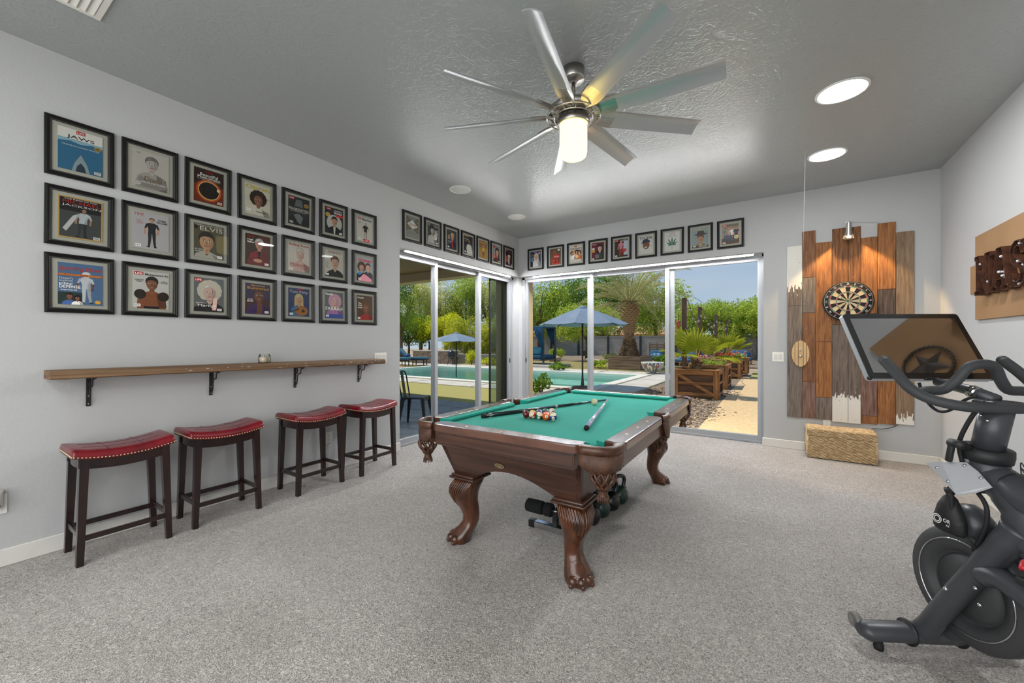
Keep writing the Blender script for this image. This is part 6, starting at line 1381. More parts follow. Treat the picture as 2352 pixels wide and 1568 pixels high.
# ---------------------------------------------------------------- foliage
def leaf_mat(name, c1, c2, vs=.9):
    if name in MATS: return MATS[name]
    m = bpy.data.materials.new(name); m.use_nodes = True; nt = m.node_tree; nt.nodes.clear(); n = nt.nodes.new; l = nt.links.new
    o = n('ShaderNodeOutputMaterial'); d = n('ShaderNodeBsdfDiffuse'); t = n('ShaderNodeBsdfTranslucent'); mx = n('ShaderNodeMixShader'); mx.inputs[0].default_value = .5
    tc = n('ShaderNodeTexCoord'); nz = n('ShaderNodeTexNoise'); nz.inputs['Scale'].default_value = vs; nz.inputs['Detail'].default_value = 6; nz.inputs['Roughness'].default_value = .7; l(tc.outputs['Object'], nz.inputs['Vector'])
    rp = n('ShaderNodeValToRGB'); rp.color_ramp.elements[0].position = .38; rp.color_ramp.elements[1].position = .62; rp.color_ramp.elements[0].color = lin(c1) + (1,); rp.color_ramp.elements[1].color = lin(c2) + (1,)
    l(nz.outputs[0], rp.inputs[0]); l(rp.outputs[0], d.inputs[0]); l(rp.outputs[0], t.inputs[0]); l(d.outputs[0], mx.inputs[1]); l(t.outputs[0], mx.inputs[2]); l(mx.outputs[0], o.inputs[0]); MATS[name] = m; return m
LM = {'dark': leaf_mat('leaf_dark', (84, 118, 44), (162, 189, 77)), 'mid': leaf_mat('leaf_mid', (129, 160, 56), (210, 222, 101)), 'olive': leaf_mat('leaf_olive', (162, 168, 92), (240, 235, 149)), 'lime': leaf_mat('leaf_lime', (194, 199, 40), (240, 240, 80)), 'citrus': leaf_mat('leaf_citrus', (108, 145, 48), (222, 231, 103), 1.6), 'hedge': leaf_mat('leaf_hedge', (145, 157, 46), (235, 231, 90), 1.6)}
m_bark = mat('bark', (92, 74, 56), .95, col2=(126, 106, 84), vs=8, vst=(1, 1, .3), bs=14, bstr=.8, bdist=.03)
rl = random.Random(21)
def leaves(blobs, n, size, hollow=.45, droop=0.0, ar=.5):
    """leaf blades in ellipsoid clumps (x,y,z,rx,ry,rz)"""
    vs = []; fs = []; tot = sum(q[3] * q[4] * q[5] for q in blobs) ; g = rl.gauss; u_ = rl.uniform
    for q in blobs:
        k = max(20, int(n * q[3] * q[4] * q[5] / tot))
        for _ in range(k):
            dx, dy, dz = g(0, 1), g(0, 1), g(0, 1); L = math.sqrt(dx * dx + dy * dy + dz * dz) or 1; r_ = u_(hollow, 1.05)
            px, py, pz = q[0] + dx / L * q[3] * r_, q[1] + dy / L * q[4] * r_, q[2] + dz / L * q[5] * r_
            s = size * u_(.6, 1.3); a = Vector((g(0, 1), g(0, 1), g(-droop, .8))); a = a.normalized() * s; w = a.cross(Vector((g(0, 1), g(0, 1), g(0, 1)))); w = w.normalized() * s * ar if w.length > 1e-6 else Vector((s, 0, 0))
            o = len(vs); vs += [(px - a.x, py - a.y, pz - a.z), (px + w.x, py + w.y, pz + w.z), (px + a.x, py + a.y, pz + a.z), (px - w.x, py - w.y, pz - w.z)]; fs.append((o, o + 1, o + 2, o + 3))
    b = MB(); b._add(vs, fs); return b
def clumps(rx, rz, zc, n, k=.42):
    o = []
    for i in range(n):
        a = rl.uniform(0, 6.28); e = rl.uniform(-.75, 1); r_ = math.sqrt(max(0, 1 - e * e)) * .68
        s = rl.uniform(.75, 1.2) * k; o.append((rx * r_ * math.cos(a), rx * r_ * math.sin(a), zc + rz * e * .66, rx * s, rx * s, rz * s))
    o.append((0, 0, zc, rx * .6, rx * .6, rz * .6)); return o
def tree(name, label, xy, h, rx, rz, n, size, lm, trunk=.14, group='trees around the yard', nb=12, droop=.0, k=.42, ar=.5, hollow=.45):
    t = thing(name, label, 'tree' if 'tree' in name else 'hedge', (xy[0], xy[1], GZ - .02), 0, group)
    zc = h - rz
    b = MB(); b.tube([(0, 0, -.02), (.05, .02, zc * .4), (0, 0, zc)], [trunk, trunk * .8, trunk * .55], 8)
    for i in range(5):
        a = 6.28 * i / 5 + .4; b.tube([(0, 0, zc * .55), (rx * .3 * math.cos(a), rx * .3 * math.sin(a), zc * .9), (rx * .62 * math.cos(a), rx * .62 * math.sin(a), zc + rz * .35)], [trunk * .5, trunk * .35, trunk * .12], 6)
    b.build('trunk', m_bark, t)
    leaves(clumps(rx, rz, zc, nb, k), int(n * 2.1), size * .64, hollow, droop, ar).build('crown', LM[lm], t); return t
TG = 'tall trees beyond the garden'
tree('garden_tree', 'tall dark tree far behind the blue umbrella', at(1292, 44), 9.6, 3.6, 4.4, 5200, .20, 'dark', .25, TG, 14)
tree('garden_tree', 'tall mid green tree left of the far palm, behind daybed', at(1238, 41), 8.8, 2.9, 4.0, 4200, .19, 'mid', .22, TG, 12)
tree('garden_tree', 'dense tree directly behind the date palm trunk', at(1385, 45), 9.2, 3.6, 4.2, 5200, .20, 'dark', .25, TG, 14)
tree('garden_tree', 'broad mid green tree right of the date palm', at(1505, 43), 9.4, 3.4, 4.3, 5200, .20, 'mid', .25, TG, 14)
tree('garden_tree', 'round citrus tree clipped into a ball behind the umbrella', at(1346, 27.7), 4.25, 1.95, 1.62, 5200, .10, 'citrus', .10, 'citrus trees along the wall', 14, k=.5, hollow=.6)
for i, (px, d, h, rx, lab) in enumerate(((1588, 33, 4.5, 2.0, 'leafy citrus tree behind the tall string light post'), (1642, 32, 4.7, 1.9, 'leafy citrus tree behind the second string light post'), (1693, 30.5, 4.5, 1.7, 'leafy citrus tree behind the fourth string light post'), (1744, 28.5, 4.7, 1.6, 'leafy citrus tree at the right edge of the garden door'), (1780, 27, 4.8, 1.6, 'leafy citrus tree hidden half by the door jamb'))):
    tree('garden_tree', lab, at(px, d), h, rx, 1.75, 4200, .125, 'citrus', .09, 'citrus trees along the wall', 13, k=.46, hollow=.5)
tree('garden_tree', 'grey green feathery tree at the far left beyond the chaise', at(920, 27), 6.2, 1.6, 2.9, 4200, .12, 'dark', .14, TG, 12, .8, ar=.25)
tree('garden_tree', 'tall feathery olive tree in the first door panel', at(966, 36), 7.6, 2.0, 3.4, 5200, .15, 'olive', .18, TG, 14, .8, ar=.28)
tree('garden_tree', 'tall olive tree left half of the middle door panel', at(1024, 37), 7.2, 2.0, 2.8, 4600, .15, 'olive', .18, TG, 14, .6, ar=.3)
tree('garden_tree', 'tall mid green tree right half of the middle door panel', at(1070, 36), 7.4, 2.2, 3.0, 5000, .15, 'mid', .18, TG, 14, .4, ar=.35)
tree('garden_tree', 'tall olive tree seen in the third door panel', at(1122, 36), 8.2, 2.2, 3.2, 5000, .15, 'olive', .18, TG, 14, .4, ar=.35)
tree('garden_tree', 'low dark shrub tree beyond the chaise', at(938, 30), 3.6, 1.9, 1.6, 3600, .12, 'dark', .1, TG, 10)
tree('garden_tree', 'bright lime yellow tree behind the stone counter', at(985, 30), 3.5, 1.35, 1.15, 3600, .11, 'lime', .09, TG, 10)
tree('garden_tree', 'bright lime yellow tree beside the hedge', at(1022, 29.5), 3.7, 1.2, 1.2, 3000, .11, 'lime', .09, TG, 10)
for i, (px, d, lab) in enumerate(((1048, 27.5, 'tall clipped hedge shrub behind the far umbrella'), (1085, 27, 'tall clipped hedge shrub by the second mullion'), (1122, 26.5, 'tall clipped hedge shrub in the third panel'), (1160, 26, 'tall clipped hedge shrub at the far right of the pool side'))):
    tree('clipped_hedge', lab, at(px, d), 3.0, .95, 1.4, 3600, .085, 'hedge', .06, 'clipped hedge shrubs by the pool', 12, k=.55, hollow=.6)
def bush(name, label, x, y, r_, h, n, size, lm, group='small shrubs in the yard'):
    t = thing(name, label, 'shrub', (x, y, GZ), 0, group)
    leaves(clumps(r_, h / 2, h / 2, 8, .5), n, size, .5).build('foliage', LM[lm], t)
    b = MB()
    for i in range(4): b.tube([(0, 0, -.02), (r_ * .4 * math.cos(i * 1.6), r_ * .4 * math.sin(i * 1.6), h * .6)], [.02, .008], 5)
    b.build('stem', m_bark, t); return t
bush('round_bush', 'clipped round green bush beside the daybed', -13.2, 26.1, .62, .85, 1500, .05, 'citrus'); bush('low_bush', 'low green bush at the corner of the palm planter', -7.3, 19.2, .5, .38, 700, .06, 'citrus')
bush('low_bush', 'small olive bush on the gravel left of the palm', -9.2, 26.5, .6, .6, 700, .06, 'olive'); bush('low_bush', 'round lime bush by the far low wall', *at(1083, 23), .36, .85, 900, .05, 'lime'); bush('low_bush', 'low green shrubs before the far hedge', *at(1120, 22.5), .7, .42, 900, .06, 'hedge')
bush('dark_shrub', 'dark small shrub just outside the door corner', -4.80, 8.62, .26, .55, 260, .06, 'dark'); bush('low_bush', 'green bush between the two pallet sofas', -5.25, 23.0, .42, .62, 900, .06, 'dark'); bush('low_bush', 'dark low plant at the foot of the daybed', *at(1283, 18.6), .4, .36, 500, .06, 'dark')
for i, (px, d, s_, lab) in enumerate(((1274, 27, .5, 'pale boulder beside the round bush'), (1372, 25, .35, 'grey boulder on the lawn edge by the umbrella pole'), (1348, 26.5, .3, 'small boulder near the citrus trunk'))):
    x, y = at(px, d); bb = MB(); stone(bb, 0, 0, s_ * .4, s_); o = bb.build('boulder', mat('boulder_stone', (176, 156, 136), .9, bs=6, bstr=.8, bdist=.08), None, (x, y, GZ - .05)); md = o.modifiers.new('round', 'SUBSURF'); md.levels = 2; md.render_levels = 2; tag(o, lab, 'rock', 'boulders in the yard')

# ---------------------------------------------------------------- umbrellas
m_ucl = mat('slate_blue_canvas', (112, 128, 146), .8, col2=(122, 138, 154), vs=3); m_upole = mat('dark_bronze', (44, 38, 34), .5); m_base = mat('umbrella_base', (104, 84, 70), .7)
def umbrella(label, x, y, r_, zap, zrim, z0=GZ + .012, base=True, n=8, rot=0.0):
    t = thing('patio_umbrella', label, 'umbrella', (x, y, z0), rot, 'blue umbrellas by the pool'); zap -= z0; zrim -= z0
    for k in range(n):
        a0, a1 = 2 * math.pi * k / n, 2 * math.pi * (k + 1) / n; b = MB(); rows = []
        for i in range(7):
            u = i / 6; row = []
            for j in range(7):
                v = j / 6; a = a0 + (a1 - a0) * v; rr_ = .10 + (r_ - .10) * u; ch = math.cos(math.pi / n) / math.cos((v - .5) * 2 * math.pi / n)
                rr2 = rr_ * (ch * .75 + .25 * ch); row.append((rr2 * math.cos(a), rr2 * math.sin(a), zap - .07 - (zap - .07 - zrim) * (u ** 1.15) - .05 * math.sin(math.pi * v) * u * .6))
            rows.append(row)
        b.loft(rows, 0, True, False, False); b.build('canopy_panel', m_ucl, t)
        b = MB(); c_, s_ = math.cos(a0), math.sin(a0); b.tube([(.05 * c_, .05 * s_, zap - .10), (.5 * r_ * c_, .5 * r_ * s_, zap - .09 - (zap - .07 - zrim) * .5 ** 1.15), (r_ * c_, r_ * s_, zrim - .015)], .011, 5)
        rb = b.build('rib', m_upole, t); MB().tube([(.03 * c_, .03 * s_, zap - .52), (.5 * r_ * c_, .5 * r_ * s_, zap - .10 - (zap - .07 - zrim) * .5 ** 1.15)], .008, 5).build('strut', m_upole, rb)
    MB().lathe([(.19, zap - .105), (.12, zap - .05), (.03, zap - .005), (.001, zap)], 8).build('vent_cap', m_ucl, t)
    MB().cyl((0, 0, 0), (0, 0, zap), .024, 10).build('pole', m_upole, t)
    MB().cbox((.04, 0, zap * .42), (.08, .07, .14), 0, .01).build('crank_box', m_upole, t)
    if base: MB().lathe([(.30, 0), (.30, .03), (.27, .05), (.05, .07), (.03, .30), (.025, .32)], 24).build('base', m_base, t)
umbrella('slate blue patio umbrella near the garden door', -4.53, 10.54, 1.27, 2.30, 1.76, rot=.25)
umbrella('slate blue umbrella standing in the far pool shelf', -12.3, 14.04, 1.28, 1.72, 1.30, -.38, False)
# ---------------------------------------------------------------- date palm in a board planter
m_weath = mat('weathered_board', (138, 112, 86), .85, col2=(176, 148, 118), vs=3, vst=(.5, 8, 8), vdet=6, bs=8, bst=(.5, 8, 8), bstr=.5); m_pbark = mat('palm_bark', (104, 78, 54), .95, col2=(160, 128, 92), vs=6, bs=9, bstr=.8, bdist=.05); m_pbark2 = mat('palm_boot', (190, 152, 112), .9, col2=(150, 114, 80), vs=9)
pp = thing('palm_planter', 'weathered board planter holding the date palm', 'planter', (-6.0, 19.95, GZ))
for k in range(4):
    for sy, ln in ((-1, 1.56), (1, 1.56)): MB().box(-.78, .78, sy * 1.05 - .02, sy * 1.05 + .02, .005 + k * .145, .14 + k * .145, 0, .006).build('board', m_weath, pp)
    for sx in (-1, 1): MB().box(sx * .78 - .02, sx * .78 + .02, -1.03, 1.03, .005 + k * .145, .14 + k * .145, 0, .006).build('board', m_weath, pp)
b = MB(); b.box(-.82, .82, -1.09, -.98, .58, .615, 0, .006); b.box(-.82, .82, .98, 1.09, .58, .615, 0, .006); b.box(-.82, -.72, -.98, .98, .58, .615, 0, .006); b.box(.72, .82, -.98, .98, .58, .615, 0, .006); b.build('cap_rail', m_weath, pp)
MB().box(-.76, .76, -1.03, 1.03, .40, .54).build('soil_fill', m_grav, pp)
dp = thing('date_palm', 'tall date palm with a cross hatched trunk and arching fronds', 'palm', (-6.05, 19.9, GZ + .52), 0)
TP = [(0, .55), (.25, .46), (.55, .36), (.9, .27), (1.25, .25), (1.6, .27), (1.95, .36), (2.3, .40), (2.65, .36), (2.85, .26)]
MB().lathe([(r_ * .92, z) for z, r_ in TP], 20, 0, None, True).build('trunk', m_pbark, dp)
def tr_r(z):
    for i in range(len(TP) - 1):
        if TP[i][0] <= z <= TP[i + 1][0]: t = (z - TP[i][0]) / (TP[i + 1][0] - TP[i][0]); return TP[i][1] + (TP[i + 1][1] - TP[i][1]) * t
    return .3
rpz = random.Random(8)
boot = MB(); boot._add([(-.08, 0, -.07), (.08, 0, -.07), (.09, .03, .02), (.045, .10, .11), (-.045, .10, .11), (-.09, .03, .02), (0, .09, -.02)], [(0, 1, 6), (1, 2, 6), (2, 3, 6), (3, 4, 6), (4, 5, 6), (5, 0, 6)]); me_boot = boot.mesh('leaf_boot', m_pbark2)
for j in range(14):
    z = 1.30 + j * .10
    for i in range(12):
        a = 2 * math.pi * (i + .5 * (j % 2)) / 12; r_ = tr_r(z) * .93
        o = link('leaf_boot', me_boot, dp, (r_ * math.cos(a), r_ * math.sin(a), z), (0, 0, a - math.pi / 2)); s_ = tr_r(z) / .36; o.scale = (s_, s_, 1)
b = MB()
for k in range(520):
    z = rpz.uniform(0, .95); a = rpz.uniform(0, 6.28); r_ = tr_r(z) * .92; b.tube([(r_ * math.cos(a), r_ * math.sin(a), z), ((r_ + .05) * math.cos(a), (r_ + .05) * math.sin(a), z - .02), ((r_ + .03) * math.cos(a), (r_ + .03) * math.sin(a), z - .10)], [.03, .02, .004], 4)
tag(b.build('fibre_base', m_pbark, dp), kind='stuff')
m_frond = leaf_mat('frond_leaf', (132, 134, 78), (184, 176, 120), .7); m_rach = mat('frond_rib', (176, 166, 112), .7)
for k in range(40):
    az = k * 2.39996; el = R(78 - 78 * (k / 39.0) ** .9 - 12 * (k % 3 == 0)); L = rpz.uniform(2.7, 3.4); dr = rpz.uniform(1.0, 1.5)
    pts = []; p = Vector((.16 * math.cos(az), .16 * math.sin(az), 2.75)); e = el
    for i in range(13): pts.append(p.copy()); p += Vector((math.cos(e) * math.cos(az), math.cos(e) * math.sin(az), math.sin(e))) * L / 12; e -= dr / 12 * (.4 + i * .11)
    b = MB(); b.tube(pts, [.035 - .0027 * i for i in range(13)], 5); fr = b.build('frond', m_rach, dp)
    b = MB(); vs = []; fs = []
    side = Vector((-math.sin(az), math.cos(az), 0))
    for i in range(2, 12):
        d_ = (pts[i + 1] - pts[i]).normalized()
        for q in range(5):
            c0 = pts[i] + (pts[i + 1] - pts[i]) * q / 5; u = (i + q / 5) / 12; ll = .52 * math.sin(math.pi * min(1, u * .85 + .16)) + .08
            for s_ in (-1, 1):
                tip = c0 + (side * s_ * .75 + d_ * .65 + Vector((0, 0, rpz.uniform(-.28, .22)))).normalized() * ll; w = d_ * .016; mid = (c0 + tip) / 2 + Vector((0, 0, .02))
                o = len(vs); vs += [c0, mid + w, tip, mid - w]; fs.append((o, o + 1, o + 2, o + 3))
    b._add(vs, fs); b.build('leaflets', m_frond, fr)
# ---------------------------------------------------------------- board planters, fan palms and flowers
m_ply = mat('planter_panel', (84, 58, 42), .85, col2=(110, 82, 62), vs=3, vst=(.5, 8, 8), bs=8, bst=(.5, 8, 8), bstr=.4); m_pine = mat('stained_pine', (122, 78, 42), .75, col2=(172, 122, 72), vs=3, vst=(7, 7, .6), vdet=6, bs=7, bst=(7, 7, .6), bstr=.4); m_pineh = mat('stained_pine_flat', (122, 78, 42), .75, col2=(172, 122, 72), vs=3, vst=(.6, .6, 8), vdet=6); m_soil = mat('potting_soil', (56, 44, 36), .95, bs=40, bstr=.8, bdist=.03)
def planter(label, x0, x1, y0, y1, h=.68):
    t = thing('wood_planter', label, 'planter', ((x0 + x1) / 2, (y0 + y1) / 2, GZ - .02), 0, 'wooden planter boxes by the sand path'); a, c_ = (x1 - x0) / 2, (y1 - y0) / 2
    MB().box(-a + .03, a - .03, -c_ + .03, c_ - .03, .02, h - .08).build('liner_panel', m_ply, t)
    for sx in (-1, 1):
        for sy in (-1, 1):
            MB().box(sx * (a - .05) - .05, sx * (a - .05) + .05, sy * c_ - .018, sy * c_ + .018, 0, h - .02, 0, .004).build('corner_post', m_pine, t)
            MB().box(sx * a - .018, sx * a + .018, sy * (c_ - .05) - .05, sy * (c_ - .05) + .05, 0, h - .02, 0, .004).build('corner_post', m_pine, t)
    for sy in (-1, 1):
        for z, hh in ((.06, .07), (.33, .06), (h - .12, .09)): MB().box(-a + .10, a - .10, sy * c_ - .012, sy * c_ + .012, z, z + hh, 0, .003).build('rail_board', m_pineh, t)
        d = Vector((2 * a - .12, 0, -(h - .18))); L = d.length; MB().cbox((0, sy * (c_ + .012), h / 2 - .01), (L, .022, .075), 0, .003, (0, -math.atan2(d.z, d.x), 0)).build('diagonal_brace', m_pineh, t)
    for sx in (-1, 1):
        for z, hh in ((.06, .07), (.33, .06), (h - .12, .09)): MB().box(sx * a - .012, sx * a + .012, -c_ + .10, c_ - .10, z, z + hh, 0, .003).build('rail_board', m_pineh, t)
    for q in ((-a - .03, a + .03, -c_ - .03, -c_ + .07), (-a - .03, a + .03, c_ - .07, c_ + .03), (-a - .03, -a + .07, -c_ + .07, c_ - .07), (a - .07, a + .03, -c_ + .07, c_ - .07)): MB().box(q[0], q[1], q[2], q[3], h - .02, h + .01, 0, .004).build('top_board', m_pineh, t)
    MB().box(-a + .06, a - .06, -c_ + .06, c_ - .06, h - .09, h - .05).build('soil', m_soil, t)
    return t
planter('nearest stained wood planter with the large fan palm', -2.05, -1.08, 10.32, 11.25); planter('second wood planter with pink flowers', -2.05, -1.10, 12.62, 13.75); planter('third wood planter with red flowers and a fan palm', -2.0, -1.0, 16.5, 17.4); planter('farthest wood planter in the row', -1.9, -.9, 18.7, 19.7)
m_fan = leaf_mat('fan_leaf', (150, 162, 40), (196, 196, 74), 2.0); m_pet = mat('petiole', (170, 160, 80), .7)
def fan_palm(label, x, y, z, sc, leaves_):
    t = thing('fan_palm', label, 'palm', (x, y, z), 0, 'young fan palms in planters')
    rr_ = random.Random(int(x * 100)); b = MB(); b.tube([(0, 0, 0), (0, 0, .12 * sc), (0, 0, .30 * sc)], [.09 * sc, .10 * sc, .06 * sc], 10)
    for k in range(60):
        a = rr_.uniform(0, 6.28); zz = rr_.uniform(0, .3) * sc; b.tube([(.08 * sc * math.cos(a), .08 * sc * math.sin(a), zz), (.15 * sc * math.cos(a), .15 * sc * math.sin(a), zz + .06 * sc)], [.022 * sc, .006 * sc], 4)
    b.build('trunk', m_pbark, t)
    for az, el, pl, rad, tilt in leaves_:
        d = Vector((math.cos(R(az)) * math.cos(R(el)), math.sin(R(az)) * math.cos(R(el)), math.sin(R(el)))); tip = Vector((0, 0, .28 * sc)) + d * pl * sc
        lf = MB().tube([(0, 0, .2 * sc), Vector((0, 0, .28 * sc)) + d * pl * sc * .5 + Vector((0, 0, .03)), tip], [.014 * sc, .009 * sc, .007 * sc], 5).build('leaf', m_pet, t)
        fwd = Vector((d.x, d.y, d.z + tilt)).normalized(); side = fwd.cross(Vector((0, 0, 1))).normalized(); up = side.cross(fwd); N = 24; b = MB(); vs = []; fs = []
        for i in range(N):
            a0 = R(-125 + 250 * i / N); a1 = R(-125 + 250 * (i + 1) / N); am_ = (a0 + a1) / 2; rd_ = rad * sc * (.82 + .18 * math.cos(am_)) * rr_.uniform(.92, 1.05)
            pt_ = lambda a, r_, h_: tip + (fwd * math.cos(a) + side * math.sin(a)) * r_ + up * h_
            o = len(vs); vs += [tip, pt_(a0, rd_ * .6, -.012 * sc), pt_(am_, rd_ * .62, .022 * sc), pt_(a1, rd_ * .6, -.012 * sc), pt_(am_, rd_, -.05 * sc * rr_.uniform(.2, 1.6))]
            fs += [(o, o + 1, o + 2), (o, o + 2, o + 3), (o + 1, o + 4, o + 2), (o + 2, o + 4, o + 3)]
        b._add(vs, fs); b.build('fan_blade', m_fan, lf)
fan_palm('bright green fan palm in the nearest planter', -1.60, 10.75, .54, 1.0, [(-82, 60, .34, .58, 1.4), (165, 55, .50, .48, .9), (20, 30, .5, .45, .1), (-10, 8, .62, .42, -.3), (-170, 20, .5, .42, -.1), (100, 45, .5, .5, .3), (-110, 15, .5, .4, -.2), (60, 60, .35, .45, .6), (200, 40, .45, .45, .2)])
fan_palm('smaller fan palm in the third planter', -1.50, 16.95, .55, 1.0, [(-84, 60, .36, .5, 1.4), (150, 40, .45, .48, .5), (10, 25, .5, .48, .1), (-30, 40, .5, .45, .2), (-150, 30, .5, .45, .0), (80, 50, .5, .5, .4), (0, 55, .4, .45, .5)])
def flowers(label, x, y, rx, ry, col, n=36):
    t = thing('flower_patch', label, 'flowers', (x, y, GZ + .57), 0, 'flowers in the planters')
    leaves([(-rx * .5, 0, .11, rx * .6, ry, .14), (rx * .5, 0, .12, rx * .6, ry, .15), (0, 0, .14, rx * .6, ry, .16)], 700, .035, .4).build('foliage', LM['mid'], t); b = MB(); rr_ = random.Random(n)
    for k in range(n):
        a, q = rr_.uniform(-rx, rx), rr_.uniform(-ry, ry); b.ball((a, q, rr_.uniform(.20, .33)), rr_.uniform(.025, .045), 6, 0, (1, 1, .7))
    tag(b.build('blossoms', mat('petal_' + label.split()[0], col, .7), t), kind='stuff')
flowers('pink geranium flowers in the second planter', -1.6, 13.2, .42, .45, (214, 120, 140)); flowers('red geranium flowers in the third planter', -1.45, 16.75, .45, .25, (206, 70, 50)); flowers('coral flowers in the farthest planter', -1.4, 19.2, .42, .4, (222, 110, 80), 30)
m_post = mat('light_post_wood', (86, 62, 50), .85, col2=(112, 84, 68), vs=4, vst=(6, 6, .6), bs=6, bst=(6, 6, .6), bstr=.4); PO = [(-2.0, 11.42, 2.44, 'tall dark post of the string lights behind the nearest planter'), (-1.98, 13.95, 2.38, 'second string light post behind the pink flowers'), (-1.95, 17.9, 2.36, 'third string light post along the path'), (-1.93, 22.0, 2.36, 'farthest string light post along the path')]
for x, y, z, lab in PO:
    t = thing('light_post', lab, 'post', (x, y, GZ - .05), 0, 'string light posts'); MB().box(-.055, .055, -.055, .055, 0, z + .10, 0, .006).build('timber', m_post, t); MB().cyl((.055, 0, z + .02), (.085, 0, z + .03), .006, 6).build('hook', m_upole, t)
b = MB(); bb = []
for i in range(3):
    a = Vector((PO[i][0] + .085, PO[i][1], PO[i][2] - .06)); c_ = Vector((PO[i + 1][0] + .085, PO[i + 1][1], PO[i + 1][2] - .06)); pts = [a + (c_ - a) * k / 16 - Vector((0, 0, .42 * math.sin(math.pi * k / 16))) for k in range(17)]
    b.tube(pts, .008, 5); bb += [pts[k] for k in (2, 5, 8, 11, 14)]
st_ = thing('string_lights', 'string of clear bulbs slung between the wooden posts', 'string lights', (0, 0, 0)); b.build('wire', m_upole, st_)
for p in bb:
    s_ = MB().cyl(p, p - Vector((0, 0, .05)), .016, 8).build('socket', m_upole, st_); MB().ball(p - Vector((0, 0, .095)), .036, 10, 0, (1, 1, 1.35)).build('bulb', mat('clear_lamp', (150, 138, 110), .1, coat=.6), s_)
hf = thing('hummingbird_feeder', 'red glass hummingbird feeder hung from the tall post', 'feeder', (-2.13, 11.33, 1.55)); m_rg = mat('red_glass', (176, 20, 26), .1, coat=1.0)
MB().lathe([(.001, .04), (.03, .045), (.035, .07), (.045, .12), (.05, .2), (.048, .26), (.03, .28), (.001, .29)], 18).build('bottle', m_rg, hf); MB().lathe([(.001, 0), (.08, .005), (.085, .02), (.06, .04), (.001, .045)], 18).build('dish', mat('feeder_dish', (196, 70, 60), .4), hf); MB().tube(smooth_path([(0, 0, .29), (0, .01, .45), (.03, .04, .56), (.08, .05, .58)], 4), .006, 5).build('hanger', m_upole, hf)
# ---------------------------------------------------------------- neighbours' houses
m_rt = mat('roof_tile', (176, 122, 94), .85, col2=(206, 158, 128), vs=2, vst=(5, 5, 1), bs=3, bst=(4, 4, 1), bstr=.6, bdist=.08); m_hs = mat('house_stucco', (206, 172, 128), .9)
def house(label, px, d, w, dp_, hw, hr, rz=0.0):
    x, y = at(px, d); t = thing('house', label, 'house', (x, y, GZ - .1), rz, 'neighbouring houses'); MB().box(-w, w, -dp_, dp_, 0, hw).build('walls', m_hs, t)
    e = .5; b = MB(); b._add([(-w - e, -dp_ - e, hw - .1), (w + e, -dp_ - e, hw - .1), (w + e, dp_ + e, hw - .1), (-w - e, dp_ + e, hw - .1), (-w + dp_ * .9, 0, hw + hr), (w - dp_ * .9, 0, hw + hr)], [(0, 1, 5, 4), (2, 3, 4, 5), (1, 2, 5), (3, 0, 4), (3, 2, 1, 0)]); b.build('roof', m_rt, t)
    for k in (-.6, -.2, .2, .6):
        wn = MB().box(w * k - .45, w * k + .45, -dp_ - .06, -dp_ + .02, 1.1, 2.1, 0, .02).build('window', m_trim, t); MB().box(w * k - .36, w * k + .36, -dp_ - .075, -dp_ - .06, 1.2, 2.0).build('pane', mat('dark_window', (60, 66, 74), .1), wn)
house('tan tile roofed house beyond the wall, left of the umbrella', 1250, 60, 6.5, 4.5, 2.75, 1.35); house('tan tile roofed house beyond the wall, right of the date palm', 1462, 62, 6.0, 4.5, 2.55, 1.2)
# ---------------------------------------------------------------- loungers, daybed, sofas
m_teal = mat('teal_canvas', (70, 112, 130), .85); m_navy = mat('blue_canvas', (46, 92, 128), .85, col2=(56, 104, 140), vs=3); m_drape = mat('blue_drape', (34, 78, 108), .85, col2=(44, 92, 124), vs=4); m_teak = mat('grey_frame', (92, 88, 84), .7)
def pillow(name, c, d, m, parent, rot=None):
    b = MB(); rings = []
    for i in range(9):
        u = -1 + i / 4; k = (1 - abs(u) ** 4) ** .5 * .9 + .1; rings.append([(u * d[0] / 2, k * d[1] / 2 * math.copysign(abs(math.cos(a)) ** .6, math.cos(a)), d[2] / 2 * k * math.copysign(abs(math.sin(a)) ** .8, math.sin(a))) for a in [2 * math.pi * j / 16 for j in range(16)]])
    mt = Matrix.Translation(c) @ (Euler(rot).to_matrix().to_4x4() if rot else I4); return b.loft(rings, 0, True, True, True, mt).build(name, m, parent)
def chaise(label, x, y, rz):
    t = thing('chaise_lounge', label, 'lounger', (x, y, GZ + .01), R(rz), 'teal chaise lounges by the pool')
    MB().box(-.85, .85, -.33, .33, .28, .34, 0, .01).build('frame', m_upole, t)
    for sx in (-.72, .1, .72):
        for sy in (-1, 1): MB().cyl((sx, sy * .28, 0), (sx, sy * .28, .28), .028, 8).build('leg', m_upole, t)
    MB().cbox((.32, 0, .40), (1.06, .64, .12), 0, .03, None, 2).build('seat_cushion', m_teal, t); MB().cbox((-.50, 0, .62), (.80, .64, .12), 0, .03, (0, R(48), 0), 2).build('back_cushion', m_teal, t)
    pillow('pillow', (-.26, 0, .52), (.16, .5, .22), m_navy, t)
chaise('teal chaise lounge beyond the pool, whole one', *at(948, 22.4), 28); chaise('teal chaise lounge cut by the left door jamb', *at(905, 21.6), 28)
dbd = thing('canopy_daybed', 'canopied daybed with tied blue drapes beyond the pool', 'daybed', (-10.9, 18.75, GZ))
MB().box(-1.6, 1.75, -1.1, 1.0, 0, .14, 0, .02).build('platform', m_conc, dbd); MB().box(-1.0, 1.0, -.7, .7, .34, .42, 0, .01).build('frame', m_teak, dbd)
for sx in (-1, 1):
    for sy in (-1, 1): MB().box(sx * .96 - .04, sx * .96 + .04, sy * .66 - .04, sy * .66 + .04, .14, 2.08, 0, .004).build('post', m_teak, dbd)
